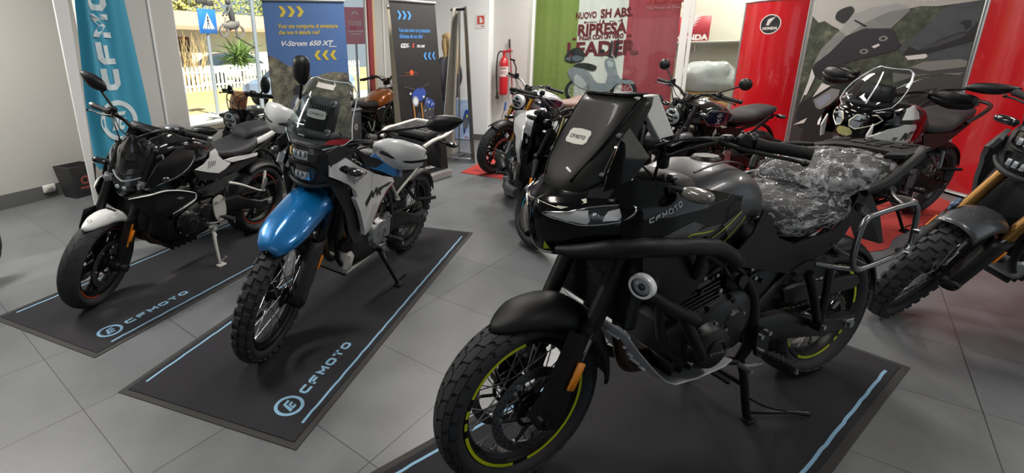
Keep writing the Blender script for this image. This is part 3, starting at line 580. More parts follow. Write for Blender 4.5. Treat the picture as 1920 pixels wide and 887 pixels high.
# ---------------------------------------------------------------- A-shaped banner stand seen edge-on, leaning glossy poster, wall sign, extinguisher
def build_corner():
    t = thing('panel_stand', 'A shaped stand of two slim grey panels seen edge on beside the white pillar', 'display stand', W(5.5, -.2), UVROT)
    o = W(5.5, -.2); L = lambda u, v, z: (u-5.5, v+.2, z)
    for nm, c in (('right_panel', [(5.2, -.40, 2.04), (5.2, -.54, .0), (5.8, -.27, .0), (5.8, -.14, 2.08)]), ('left_panel', [(5.2, -.215, 2.04), (5.2, -.03, .0), (5.8, .01, .0), (5.8, -.07, 2.08)])):
        P = [V(L(*p)) for p in c]; n = (P[1]-P[0]).cross(P[3]-P[0]).normalized()*.012; q = MB()
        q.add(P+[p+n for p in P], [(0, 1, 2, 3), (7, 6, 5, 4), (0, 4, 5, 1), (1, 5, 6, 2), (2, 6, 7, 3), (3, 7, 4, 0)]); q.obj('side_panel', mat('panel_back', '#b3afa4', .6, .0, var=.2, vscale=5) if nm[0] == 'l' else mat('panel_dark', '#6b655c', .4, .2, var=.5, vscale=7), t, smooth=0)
    q = MB(); q.cyl((0, .0, 0), (0, 0, 2.03), .012, 10); q.obj('pole', ALU, t)
    q = MB(); q.box((0, .02, 2.03), (.06, .2, .03), .006); q.obj('top_clamp', mat('black_metal'), t)
    q = MB(); q.box((-.2, -.03, .035), (.03, .46, .02), .004); q.box((.2, -.03, .035), (.03, .30, .02), .004); q.box((0, 0, .02), (.46, .03, .02), .004); q.obj('foot_bars', ALU, t)
    t = thing('leaning_poster', 'glossy pale blue poster of a racing motorcycle leaning at the foot of the white pillar', 'poster', W(6.93, .33), UVROT)
    q = MB(); f = plane((0, 0, 0), (0, -1, 0), (.08, 0, 1)); q.panel([(-.19, .01), (.19, .01), (.19, .68), (-.19, .68)], f, .01, .2, inward=(1, 0, 0)); q.obj('sheet', print_material('printed_sky_haze', [(.3, '#6f8fc4'), (.55, '#a9c1e4'), (.75, '#dbe6f4')], 4), t, smooth=0)
    q = MB(); g = plane((-.003, 0, 0), (0, -1, 0), (.08, 0, 1))
    for cx, cy, rx, ry, mi in ((.10, .34, .055, .13, 0), (.11, .46, .045, .06, 1), (.10, .28, .05, .09, 2), (.08, .19, .02, .09, 0), (.12, .41, .018, .03, 3)):
        g2 = plane((-.003-.001*mi, 0, 0), (0, -1, 0), (.08, 0, 1)); q.add([g2(cx+rx*cos(k*pi/8), cy+ry*sin(k*pi/8)) for k in range(16)], [tuple(range(16))], mi)
    rect(q, g, .08, .04, .15, .055, 4); q.obj('printed_rider', [mat('print_navy', '#33426e', .5), mat('print_royal'), mat('print_greyblue'), mat('print_lime', '#b5c24a', .5), mat('print_pink', '#b4506a', .5)], t, smooth=0)
    t = thing('extinguisher_sign', 'small white sign with a red extinguisher symbol on the white pillar', 'sign', W(6.995, .0, 1.95), UVROT)
    q = MB(); f = plane((0, 0, 0), (0, -1, 0), (0, 0, 1)); q.panel([(-.085, -.11), (.085, -.11), (.085, .11), (-.085, .11)], f, .004, .1, inward=(1, 0, 0)); q.obj('plate', mat('sign_card', '#e0dedb', .5), t, smooth=0)
    q = MB(); f = plane((-.002, 0, 0), (0, -1, 0), (0, 0, 1)); rect(q, f, -.06, -.045, .06, .085, 0); g = plane((-.003, 0, 0), (0, -1, 0), (0, 0, 1)); rect(q, g, -.018, -.025, .018, .045, 1); rect(q, g, -.01, .045, .01, .062, 1); rect(q, g, -.03, .052, .0, .06, 1); rect(q, g, .022, -.02, .034, .03, 1); rect(q, f, .01, -.085, .055, -.07, 2); q.obj('symbol', [mat('sign_red', '#c4524a', .5), mat('sign_card'), mat('sign_text', '#6b6b6b', .5)], t, smooth=0)
    t = thing('fire_extinguisher', 'red fire extinguisher with black hose hung on the grey recess wall', 'fire extinguisher', W(7.10, -.375, .77), UVROT)
    q = MB(); q.lathe([(0, 0), (.06, 0), (.074, .02), (.076, .05), (.076, .50), (.068, .56), (.045, .60), (.026, .62), (.024, .66), (0, .66)], (0, 0, 0), (0, 0, 1), 28); q.obj('cylinder', mat('extinguisher_red', '#b3212a', .3, coat=.6), t)
    q = MB(); q.lathe([(.0775, .30), (.0775, .46)], (0, 0, 0), (0, 0, 1), 24, a0=R(80), a1=R(290)); q.obj('label', mat('paper_label', '#d0c6c0', .6), t)
    q = MB()
    for z, h in ((.42, .02), (.38, .008), (.36, .008), (.34, .008)): q.lathe([(.078, z), (.078, z+h)], (0, 0, 0), (0, 0, 1), 14, a0=R(150), a1=R(230))
    q.obj('label_print', mat('label_ink', '#7d4a48', .6), t)
    q = MB(); q.box((0, 0, .69), (.05, .035, .06), .008); q.box((0, -.06, .715), (.025, .14, .014), .004, rot=Mx.Rotation(R(-14), 3, 'X')); q.box((0, -.05, .685), (.02, .10, .012), .004); q.obj('valve', mat('extinguisher_red'), t)
    q = MB(); q.tube([(0, .02, .69), (0, .07, .70), (0, .11, .62), (0, .125, .40), (0, .115, .15), (0, .105, .02)], .011, 10, sm=6); h = q.obj('hose', mat('black_rubber', '#1d1d1f', .6), t)
    q = MB(); q.lathe([(0, .06), (.014, .06), (.018, .03), (.032, -.05), (.026, -.05), (0, .0)], (0, .104, -.02), (0, 0, 1), 16); q.obj('horn', mat('black_rubber'), h)
    q = MB(); q.box((.10, 0, .45), (.05, .06, .12), .006); q.obj('wall_bracket', mat('black_metal'), t)
    t = thing('red_handled_rod', 'long thin red handled tool leaning on the recess wall beside the extinguisher', 'tool', W(7.05, -.62, .0), UVROT)
    q = MB(); q.cyl((0, 0, .02), (.15, .19, 1.62), .012, 8); q.obj('shaft', mat('red_lacquer', '#8c2f35', .5), t); q = MB(); q.cyl((.141, .178, 1.52), (.152, .192, 1.66), .016, 8); q.obj('grip', mat('black_rubber'), t); q = MB(); q.box((.12, .19, 1.47), (.03, .14, .022), .006); q.obj('crossbar', mat('red_lacquer'), t)
    t = thing('dustpan', 'dustpan with a blue handle standing near the recess wall', 'dustpan', W(6.75, -.46, 0), UVROT)
    q = MB(); q.tube([(0, 0, .1), (.0, .0, .4), (.02, -.04, .56)], .008, 8, sm=3); q.obj('stick', ALU, t); q = MB(); q.cyl((.02, -.04, .55), (.03, -.055, .68), .016, 10); q.obj('handle', mat('handle_blue', '#2a4f9c', .5), t); q = MB(); q.panel([(-.13, 0), (.13, 0), (.12, .2), (-.12, .2)], lambda a, b: (b*.25-.12, a, .01+b), .01, .1); q.obj('pan', mat('pan_grey', '#4b4d54', .6), t)
    t = thing('floor_cable', 'thin black cable looped on the floor behind the panel stand', 'cable', W(6.2, .25, 0), UVROT); q = MB(); q.tube([(-.3, .1, .006), (-.1, -.05, .006), (.15, -.12, .006), (.3, .0, .006), (.15, .1, .006), (.45, .12, .006)], .005, 6, sm=6); q.obj('cord', mat('black_rubber'), t)
    t = thing('window_poster', 'pink poster with white lettering hung outside beyond the right end of the window', 'poster', W(9.55, 4.0, 2.13), UVROT)
    q = MB(); f = plane((0, 0, 0), (.8, -.6, 0), (0, 0, 1)); q.panel([(-.36, -.42), (.36, -.42), (.36, .42), (-.36, .42)], f, .02, .3, inward=(.6, .8, 0)); q.obj('sheet', mat('poster_pink', '#d0507e', .5), t, smooth=0)
    q = MB(); f = plane((-.003, -.004, 0), (.8, -.6, 0), (0, 0, 1)); ring2(q, f, -.02, .24, .09, .055, 20, a0=.2, a1=pi-.2); 
    for k in range(6): rect(q, f, -.17+k*.055, .0, -.14+k*.055, .11)
    rect(q, f, -.19, -.14, .19, -.11); rect(q, f, -.15, -.2, .15, -.17); q.obj('printed_marks', mat('poster_ink', '#efc3cf', .5), t, smooth=0)
    q = MB(); q.cyl((.03, .04, -2.19), (.03, .04, .40), .03, 10); q.obj('support_post', mat('galvanised'), t)
build_corner()

# ---------------------------------------------------------------- stockroom behind the glass: curtain, shelf, boxed goods
def build_stockroom():
    t = thing('printed_curtain', 'tricolour green, white and red advertising curtain with a scooter behind the glass', 'curtain', W(7.75, -1.78, 2.55), UVROT)
    def cz(v, z): return (.010*sin(v*23)+.004*sin(v*51+1)+.006*sin(v*9+z*1.5), v+1.78, z-2.55)
    bounds = [(-.667, -1.42, '#87984c'), (-1.42, -2.165, '#e2e0da'), (-2.165, -2.90, '#a8454f')]; mats = [mat('curtain'+c, c, .8, bump=.2, bscale=300, sheen=.2) for _, _, c in bounds]; q = MB()
    for k, (a, b, c) in enumerate(bounds): q.grid([[cz(a+(b-a)*i/40, .12+2.42*j/12) for i in range(41)] for j in range(13)], k)
    cloth = q.obj('cloth', mats, t, smooth=80)
    q = MB(); q.cyl((0, 1.2, .0), (0, -1.2, .0), .014, 10); q.obj('rail', ALU, t)
    f = lambda a, b: V(cz(-a, b))+V((-.012, 0, 0)); INK = mat('curtain_ink', '#6e2029', .8)
    q = MB()
    def tx(s, x0, x1, y, size, bold=.004):
        vs, _ = font2(s, size, 0, bold); w = max(v[0] for v in vs); k = (x1-x0)/w; skew = .04
        ftext(q, s, lambda a, b: f(x0+a, y+b+(a)*.02), size, bold=bold, sx=k)
    tx('NUOVO', 1.375, 1.70, 1.955, .135); tx('SH ABS.', 1.76, 2.235, 1.955, .18, .006); tx('LA', 1.75, 1.84, 1.855, .10); tx('RIPRESA', 1.42, 2.17, 1.70, .23, .009); tx('INIZIA CON UN VERO', 1.45, 2.13, 1.625, .095); tx('LEADER.', 1.26, 2.37, 1.37, .30, .012)
    for a, b in ((1.55, 1.71), (1.90, 2.06)): rect(q, f, a, 1.89, b, 1.9)
    for c in ((1.53, 1.895), (2.08, 1.905), (1.39, 1.645), (1.36, 1.642), (2.2, 1.67), (2.23, 1.672)): ring2(q, f, *c, .018, 0, 10)
    q.obj('printed_slogan', INK, cloth, smooth=0)
    q = MB(); ftext(q, 'HONDA', f, .13, 2.42, 2.13, 0, bold=.006, sx=1.2); ftext(q, 'The Power of Dreams', f, .06, 2.42, 2.04, 1); q.obj('printed_name', [mat('red_print', '#b03a3a', .7), mat('pale_print', '#b8949a', .7)], cloth, smooth=0)
    # printed scooter
    q = MB()
    def poly(pts, mi, lift): q.panel(sm_poly(pts, 3), lambda a, b: f(a, b)+V((-lift, 0, 0)), 0, .06, mi)
    for cx, cy, r in ((1.47, .80, .20), (2.20, .80, .20)):
        g = lambda a, b: f(a, b)+V((-.002, 0, 0)); ring2(q, g, cx, cy, r, r*.72, 30, 1); ring2(q, g, cx, cy, r*.72, r*.66, 30, 2)
        for k in range(10): a = k*pi/5; q.add([g(cx+r*.7*cos(a+e)*s, cy+r*.7*sin(a+e)*s) for s, e in ((.2, -.15), (1, -.04), (1, .04), (.2, .15))], [(0, 1, 2, 3)], 2)
    poly([(1.30, 1.12), (1.36, .98), (1.55, .85), (1.80, .78), (2.0, .82), (1.93, .92), (1.78, .94), (1.66, 1.10), (1.50, 1.18), (1.36, 1.18)], 0, .004)
    poly([(1.40, 1.20), (1.58, 1.16), (1.72, 1.13), (1.76, 1.20), (1.62, 1.25), (1.46, 1.25)], 1, .006)
    poly([(1.90, 1.32), (2.02, 1.30), (2.06, 1.18), (2.14, 1.00), (2.30, .98), (2.36, .92), (2.24, .92), (2.10, .92), (1.98, .80), (1.90, .84), (1.94, 1.06), (1.88, 1.22)], 0, .006)
    poly([(1.92, 1.28), (2.02, 1.26), (2.0, 1.18), (1.94, 1.2)], 2, .008); poly([(1.45, 1.08), (1.62, .92), (1.56, .84), (1.42, .94)], 2, .006)
    poly([(1.24, 1.32), (1.28, 1.43), (1.40, 1.50), (1.52, 1.46), (1.56, 1.34), (1.48, 1.27), (1.32, 1.27)], 1, .006); poly([(1.25, 1.33), (1.40, 1.38), (1.55, 1.34), (1.48, 1.29), (1.32, 1.29)], 3, .008)
    poly([(1.78, 1.44), (1.84, 1.47), (1.87, 1.42), (1.82, 1.39)], 1, .006); poly([(1.84, 1.40), (2.0, 1.33), (1.99, 1.36)], 1, .006); poly([(2.02, 1.36), (2.04, 1.6), (2.07, 1.6), (2.06, 1.36)], 1, .006); poly([(1.93, 1.36), (1.95, 1.58), (1.98, 1.58), (1.97, 1.36)], 1, .006)
    q.obj('printed_scooter', [mat('print_silver'), mat('print_dark'), mat('print_pale', '#b9bcc0', .6), mat('print_greyblue')], cloth, smooth=0)
    # shelf and goods
    t = thing('wall_shelf', 'long pale shelf board on the back wall of the stockroom', 'shelf', W(8.97, -3.2, 1.55), UVROT)
    q = MB(); q.box((0, 0, 0), (.34, 3.0, .03), .004); q.obj('board', mat('pale_board', '#b7b4a8', .6), t)
    q = MB()
    for y in (-1.4, 0., 1.4): q.box((.05, y, -.09), (.22, .03, .15), .004)
    q.obj('bracket', mat('pale_board'), t)
    t = thing('light_box_sign', 'red box sign with a white wing and name standing on the stockroom shelf', 'sign', W(8.92, -3.09, 1.566), UVROT)
    q = MB(); q.box((0, 0, .20), (.10, .60, .40), .008); q.obj('case', mat('sign_case_red', '#a5202c', .4), t)
    f = plane((-.053, .30, 0), (0, -1, 0), (0, 0, 1)); q = MB(); wing(q, f, .20, .14, .34); ftext(q, 'HONDA', f, .12, .08, .02, bold=.006, sx=1.1); q.obj('printed_wing', mat('sign_print_white', '#dcd6d4', .5), t, smooth=0)
    CARD = mat('cardboard', '#a37c52', .85, var=.12, vscale=12)
    for k, (u, v, z, d, lb) in enumerate(((8.45, -3.42, .404, (.5, .62, .22), 'lower brown cardboard box under the plastic wrapped parcel'), (8.47, -3.38, .630, (.46, .50, .13), 'upper brown cardboard box directly under the plastic wrapped parcel'), (8.35, -3.95, .404, (.4, .3, .16), 'small brown cardboard box behind the black motorcycle tank'))):
        t = thing('cardboard_box', lb, 'box', W(u, v, z), UVROT); q = MB(); q.box((0, 0, d[2]/2), d, .006); q.obj('carton', CARD, t); q = MB(); q.box((0, 0, d[2]/2), (d[0]+.003, .05, d[2]+.003)); q.obj('tape', mat('tape_tan', '#b8946a', .4), t)
    t = thing('low_table', 'low pale table carrying the boxes in the stockroom', 'table', W(8.45, -3.5, 0), UVROT); q = MB(); q.box((0, 0, .385), (.7, 1.5, .03), .004); q.obj('table_top', mat('pale_board'), t)
    for x in (-.3, .3):
        for y in (-.7, .7): q = MB(); q.box((x, y, .185), (.05, .05, .37), .004); q.obj('leg', mat('pale_board'), t)
    t = thing('wrapped_parcel', 'crumpled grey plastic wrapped parcel on top of the cardboard boxes', 'parcel', W(8.45, -3.38, .766), UVROT)
    q = MB(); q.ell((0, 0, .2), (.26, .42, .26), 40, 26, .8); q.v = [tuple(V(p)*(1+.14*noise.noise(V(p)*6)+.05*noise.noise(V(p)*17))+V((0, 0, 0))) for p in q.v]; mz = min(p[2] for p in q.v); q.v = [(a, b, max(0, c)) for a, b, c in q.v]
    q.obj('plastic_wrap', mat('cloudy_plastic', '#b4b6b5', .25, alpha=.85, bump=.4, bscale=20), t, smooth=30)
build_stockroom()

# ---------------------------------------------------------------- curved red display panels and the big poster
def build_popup():
    RED = mat('display_red', '#b3121c', .18, coat=.8, var=.04)
    def seg(p, q_, bow, n=16): a, b = W(*p), W(*q_); d = (b-a); nn = ZX.cross(d).normalized(); return [a+d*(i/n)+nn*(bow*4*(i/n)*(1-i/n)) for i in range(n+1)]
    for lb, a, b, bow, em in (('glossy red curved display panel with a round wing emblem, left of the big poster', (6.75, -3.62), (6.36, -4.21), .12, (.52, 1.72)), ('glossy red curved display panel at the right edge, beyond the big poster', (5.67, -5.44), (4.75, -6.15), .14, (.66, 1.60))):
        t = thing('curved_display_stand', lb, 'display panel', W(*a)); o = W(*a); L = [p-o for p in seg(a, b, -bow)]
        acc = [0.]
        for i in range(1, len(L)): acc.append(acc[-1]+(L[i]-L[i-1]).length)
        def f(u, v, lift=.0):
            u = max(0, min(acc[-1], u)); i = max(k for k in range(len(acc)) if acc[k] <= u+1e-9); i = min(i, len(L)-2); s = (u-acc[i])/(acc[i+1]-acc[i]); d = L[i+1]-L[i]; nn = ZX.cross(d).normalized(); return L[i]+d*s-nn*lift+ZX*v
        q = MB(); q.grid([[p+ZX*z for p in L] for z in (.03, 2.0)]); B = [p+ZX.cross(L[-1]-L[0]).normalized()*.02 for p in L]; q.grid([[p+ZX*z for p in B] for z in (.03, 2.0)]); q.obj('red_sheet', RED, t, smooth=60)
        for e in (L[0], L[-1]): q = MB(); q.tube([e+ZX*.03, e+ZX*2.0], .012, 8); q.obj('edge_strip', ALU, t)
        for zz, r_ in ((2.0, .014), (.02, .018)): q = MB(); q.tube([p+ZX*zz for p in L], r_, 8); q.obj('rail', ALU, t)
        q = MB(); C0 = sum(L, V((0, 0, 0)))/len(L); nn = ZX.cross(L[-1]-L[0]).normalized(); q.add([p-nn*.04 for p in L]+[p+nn*.10 for p in reversed(L)], [tuple(range(2*len(L)))]); m = len(q.v); q.add([V(p)+ZX*.02 for p in q.v], [tuple(range(m))]); q.obj('foot_plate', WHITEFR, t, smooth=0)
        cx, cz = em[0]*acc[-1], em[1]
        q = MB(); g = lambda u, v: f(cx+u, cz+v, .003); ring2(q, g, 0, 0, .115, .105, 36, 1); ring2(q, g, 0, 0, .105, 0, 36, 0); h = lambda u, v: f(cx+u, cz+v, .006); wing(q, h, -.04, -.01, .10, 1); ftext(q, 'HONDA', h, .042, -.075, -.06, 1, bold=.002); q.obj('round_emblem', [mat('emblem_black', '#1a1718', .4), mat('emblem_white', '#cfc9c5', .4)], t, smooth=0)
    # poster
    a, b = W(6.35, -4.23), W(5.68, -5.425); ux = (b-a).normalized(); nn = ZX.cross(ux); w = (b-a).length
    t = thing('wall_poster', 'large advertising poster of a dark adventure motorcycle before wooded hills, between the red panels', 'poster', a, Mx((ux, nn, ZX)).transposed())
    q = MB(); q.box((w/2, .03, 1.25), (w, .03, 2.5), .004); q.obj('backing_frame', ALU, t)
    P = lambda l: (lambda u, v: (u*w, .012-l, v))
    q = MB(); F = P(0); rect(q, F, .01, .03, .99, 2.49, 0)
    def S(pts, mi, l, k=0): q.panel(sm_poly(pts, k) if k else pts, P(l), 0, .12, mi)
    S([(.01, .05), (.01, 1.79), (.062, 1.712), (.10, 1.73), (.157, 1.673), (.20, 1.64), (.266, 1.557), (.357, 1.677), (.44, 1.75), (.50, 1.79), (.553, 1.804), (.611, 1.81), (.665, 1.827), (.761, 1.816), (.866, 1.83), (.99, 1.85), (.99, .05)], 1, .001)
    S([(.60, 1.42), (.74, 1.66), (.80, 1.80), (.866, 1.828), (.985, 1.845), (.985, 1.30), (.70, 1.30)], 2, .002)
    S([(.01, .05), (.01, .62), (.10, .78), (.30, .90), (.60, 1.00), (.985, 1.10), (.985, .05)], 3, .002)
    S([(.02, .653), (.04, .796), (.124, .904), (.20, .98), (.33, 1.06), (.50, 1.05), (.56, .90), (.50, .60), (.34, .50), (.212, .493), (.065, .503)], 4, .003)
    S([(.643, 1.0), (.688, 1.054), (.787, 1.119), (.962, 1.155), (.985, 1.156), (.985, 1.04), (.86, .95), (.755, .90), (.60, .86)], 10, .004); S([(.612, .971), (.688, 1.054), (.86, 1.166), (.787, 1.119), (.652, 1.005)], 7, .005)
    S([(.60, 1.17), (.698, 1.23), (.764, 1.283), (.947, 1.309), (.985, 1.29), (.985, 1.18), (.962, 1.155), (.86, 1.166), (.74, 1.14), (.62, 1.06)], 9, .004); S([(.60, 1.17), (.70, 1.225), (.80, 1.19), (.985, 1.235), (.985, 1.18), (.86, 1.166), (.72, 1.15)], 10, .005)
    S([(.717, .90), (.747, .985), (.892, 1.03), (.985, .981), (.985, .865), (.946, .784), (.873, .76), (.76, .80)], 4, .006); S([(.755, .934), (.90, .985), (.98, .975), (.868, .943)], 10, .007); S([(.885, .592), (.913, .735), (.931, .722)], 7, .007)
    S([(.58, .30), (.72, .72), (.86, .68), (.90, .52), (.80, .24)], 4, .004); S([(.84, .40), (.985, .27), (.985, .08), (.86, .06)], 4, .004); S([(.60, .44), (.80, .36), (.96, .52), (.95, .47), (.80, .30)], 10, .006); S([(.10, .50), (.20, .56), (.30, .50), (.34, .30), (.22, .10), (.08, .14)], 4, .004)
    S([(.63, 1.35), (.661, 1.433), (.716, 1.395), (.807, 1.487), (.904, 1.56), (.947, 1.564), (.985, 1.66), (.985, 1.47), (.921, 1.44), (.777, 1.364)], 4, .004); S([(.72, 1.395), (.807, 1.475), (.904, 1.545), (.947, 1.552), (.93, 1.515), (.81, 1.43)], 11, .005); S([(.891, 1.644), (.916, 1.676), (.947, 1.667), (.956, 1.605), (.93, 1.579), (.916, 1.628)], 4, .005); S([(.649, 1.336), (.762, 1.36), (.775, 1.335), (.76, 1.313), (.672, 1.298)], 7, .006)
    S([(.17, 1.755), (.178, 1.825), (.227, 1.863), (.265, 1.866), (.282, 1.808), (.24, 1.699), (.199, 1.715)], 4, .005, 3); S([(.292, 1.72), (.306, 1.725), (.386, 1.656), (.372, 1.645)], 4, .009)
    S([(.081, 1.243), (.115, 1.419), (.212, 1.611), (.282, 1.795), (.379, 1.847), (.531, 1.872), (.588, 1.847), (.618, 1.792), (.53, 1.622), (.451, 1.627), (.364, 1.627), (.266, 1.557), (.177, 1.377)], 6, .006)
    S([(.086, 1.236), (.177, 1.377), (.266, 1.557), (.378, 1.632), (.495, 1.618), (.546, 1.603), (.609, 1.443), (.588, 1.395), (.361, 1.298), (.197, 1.217)], 5, .007)
    for c in ((.40, 1.39), (.50, 1.52)): ring2(q, P(.009), c[0], c[1], .028, .014, 14, 9)
    S([(.44, 1.44), (.48, 1.47), (.49, 1.45), (.46, 1.42)], 7, .009)
    S([(.085, 1.216), (.119, 1.244), (.186, 1.244), (.206, 1.211), (.274, 1.245), (.34, 1.22), (.331, 1.048), (.199, 1.069), (.139, 1.087), (.099, 1.134)], 4, .008); S([(.153, 1.108), (.342, 1.088), (.334, 1.022), (.186, 1.041)], 4, .010); S([(.16, 1.098), (.335, 1.078), (.335, 1.07), (.165, 1.088)], 9, .011)
    S([(.078, 1.202), (.07, 1.049), (.037, .778), (.058, .894), (.076, .895), (.111, 1.107)], 7, .009); S([(.122, .871), (.17, 1.04), (.231, 1.009)], 7, .010); S([(.131, .843), (.178, .903), (.242, .985), (.30, .97), (.298, .899), (.252, .80), (.192, .733), (.161, .753)], 9, .009); S([(.15, .83), (.19, .89), (.24, .93), (.25, .86), (.19, .76)], 8, .010); S([(.02, .53), (.114, .63), (.097, .564)], 7, .008)
    S([(.22, 1.20), (.30, 1.22), (.36, 1.17), (.33, 1.12), (.24, 1.13)], 9, .0095)
    ftext(q, 'The Power of Dreams', P(.004), .06, .64, 1.868, 12, sx=.6)
    q.obj('printed_sheet', [mat('print_pale_sky', '#a3a19b', .5), print_material('printed_trees', [(.32, '#1a1e17'), (.48, '#2f3628'), (.60, '#4a5040'), (.72, '#70745f')], 8), print_material('printed_far_hills', [(.3, '#2c3134'), (.6, '#43474b')], 5), mat('print_road', '#2c2c2d', .5, var=.2), mat('print_bike_black', '#17181a', .45), mat('print_bike_plum', '#232027', .4), mat('print_screen', '#a4a6a6', .35, alpha=.45), mat('print_bike_white', '#c4c3bf', .45), mat('print_lamp', '#7d8594', .4), mat('print_bike_silver', '#747470', .45), mat('print_bike_grey', '#3c3c3b', .45), mat('print_grey3'), mat('print_white')], t, smooth=0)
build_popup()

# ---------------------------------------------------------------- woman standing behind the black banner
def build_woman():
    t = thing('person', 'person with long blond hair and a dark jacket standing behind the black banner', 'person', W(6.2, .25, 0), UVROT @ Mx.Rotation(R(75), 3, 'Z'))
    # local +x is where the person faces
    q = MB(); sk = mat('skin', '#c39a80', .55)
    q.hull([(-.09, 1.50, 1.60, .05), (-.07, 1.48, 1.70, .07), (-.02, 1.47, 1.735, .078), (.04, 1.475, 1.725, .074), (.085, 1.49, 1.69, .055), (.10, 1.52, 1.62, .03)], 20, sm=3)
    q.ell((.108, 0, 1.585), (.02, .014, .024), 8, 6)
    for s in (-1, 1): q.ell((.0, .078*s, 1.60), (.018, .01, .03), 8, 6)
    q.tube([(-.02, 0, 1.36), (-.01, 0, 1.50)], [.06, .05], 14)
    q.tube([(0, 0, .86), (0, 0, 1.0), (-.01, 0, 1.18), (-.01, 0, 1.36)], [.14, .12, .13, .09], 18, sm=3, flat=1.15)
    for s in (-1, 1):
        q.tube([(0, .085*s, .9), (.01, .085*s, .5), (-.01, .085*s, .09)], [.085, .058, .04], 14, sm=4); q.hull([(-.06, 0.02, .09, .035), (0, .01, .10, .042), (.1, .01, .06, .045), (.16, .015, .04, .03)], 12, sm=2, M=Mx.Translation((0, .085*s, 0)))
        q.tube([(-.01, .17*s, 1.33), (-.03, .22*s, 1.08), (.06, .21*s, .86)], [.05, .042, .03], 12, sm=4)
        q.ell((.085, .205*s, .80), (.022, .038, .045), 10, 8)
        for k in range(4): q.tube([(.085+.004*k, (.18+.016*k)*s, .775), (.10, (.182+.016*k)*s, .745-.004*(k in (1, 2))), (.105, (.183+.016*k)*s, .715-.006*(k in (1, 2)))], [.009, .008, .006], 7)
        q.tube([(.08, .178*s, .81), (.11, .165*s, .785), (.125, .168*s, .76)], [.011, .009, .007], 7)
    body = q.obj('body', sk, t, smooth=60)
    def st(m, nm): return m.obj(nm[0], nm[1], t, smooth=60)
    q = MB(); q.tube([(0, 0, .80), (0, 0, .98), (-.01, 0, 1.16), (-.01, 0, 1.33), (-.01, 0, 1.42)], [.175, .165, .165, .14, .08], 22, sm=4, flat=1.2)
    for s in (-1, 1): q.tube([(-.01, .14*s, 1.37), (-.01, .19*s, 1.30), (-.03, .235*s, 1.08), (.05, .22*s, .86)], [.06, .066, .058, .05], 14, sm=4)
    st(q, ('jacket', mat('dark_jacket', '#2c2b33', .7, bump=.5, bscale=40)))
    q = MB()
    for s in (-1, 1): q.tube([(0, .08*s, .92), (.01, .086*s, .5), (-.01, .086*s, .10)], [.10, .072, .055], 16, sm=4)
    st(q, ('jeans', mat('denim', '#4a5e78', .8, bump=.4, bscale=200)))
    q = MB(); q.tube([(-.05, 0, 1.72), (-.085, 0, 1.62), (-.11, 0, 1.42), (-.13, 0, 1.22), (-.12, 0, 1.14)], [.07, .105, .11, .085, .03], 18, sm=4, flat=.75); q.hull([(-.12, 1.50, 1.68, .07), (-.07, 1.52, 1.745, .095), (0, 1.60, 1.765, .096), (.05, 1.66, 1.752, .082), (.085, 1.69, 1.725, .05)], 20, sm=3)
    for s in (-1, 1): q.tube([(.0, .085*s, 1.68), (-.01, .098*s, 1.52), (-.02, .10*s, 1.36)], [.03, .035, .015], 10, sm=3)
    st(q, ('hair', mat('blond_hair', '#b39a6a', .5, bump=1., bscale=120)))
    q = MB()
    for s in (-1, 1):
        q.ell((.088, .028*s, 1.615), (.006, .012, .006), 8, 6)
    q.ell((.096, 0, 1.545), (.006, .022, .006), 8, 6); st(q, ('facial_features', mat('lip_tone', '#7d4a44', .5)))
    q = MB(); q.box((-.04, -.245, 1.26), (.006, .08, .02), .002, rot=Mx.Rotation(R(90), 3, 'Z')); st(q, ('sleeve_badge', mat('print_white')))
build_woman()
# ---------------------------------------------------------------- motorcycle building blocks (local frame: +x forward, +y the rider's left, z up)
BLK = mat('satin_black', '#0d0d0f', .42, bump=.1, bscale=300, spec=.35); MBLK = mat('matte_black', '#0d0d0e', .5, bump=.2, bscale=500, spec=.32); GBLK = mat('gloss_black', '#040405', .14, coat=.38, spec=.15)
TYRE = mat('tyre_rubber', '#26272a', .75); GRIPM = mat('grip_rubber', '#161617', .7, bump=.5, bscale=120); STEEL = mat('steel', '#b4b6b8', .3, 1.); CHROME = mat('chrome', '#d9dadc', .08, 1.)
SILV = mat('cast_silver', '#9b9da0', .4, .85, bump=.15, bscale=120); DSIL = mat('cast_dark', '#3a3b3e', .45, .7, bump=.2, bscale=120); ENG = mat('engine_black', '#0e0e10', .4, .2, bump=.15, bscale=150)
AMBER = mat('amber_reflector', '#f08c10', .25, coat=.6); LENS = mat('lamp_glass', '#aeb6bd', .08, .3, coat=1.); DLENS = mat('dark_lens', '#17181b', .06, coat=1.); GOLD = mat('gold_anodised', '#b5853a', .3, .9); PLUG = mat('seat_vinyl', '#222225', .6, bump=.35, bscale=350)
DISC = mat('disc_steel', '#77787a', .35, .9); CHAIN = mat('chain_steel', '#55503f', .45, .8)
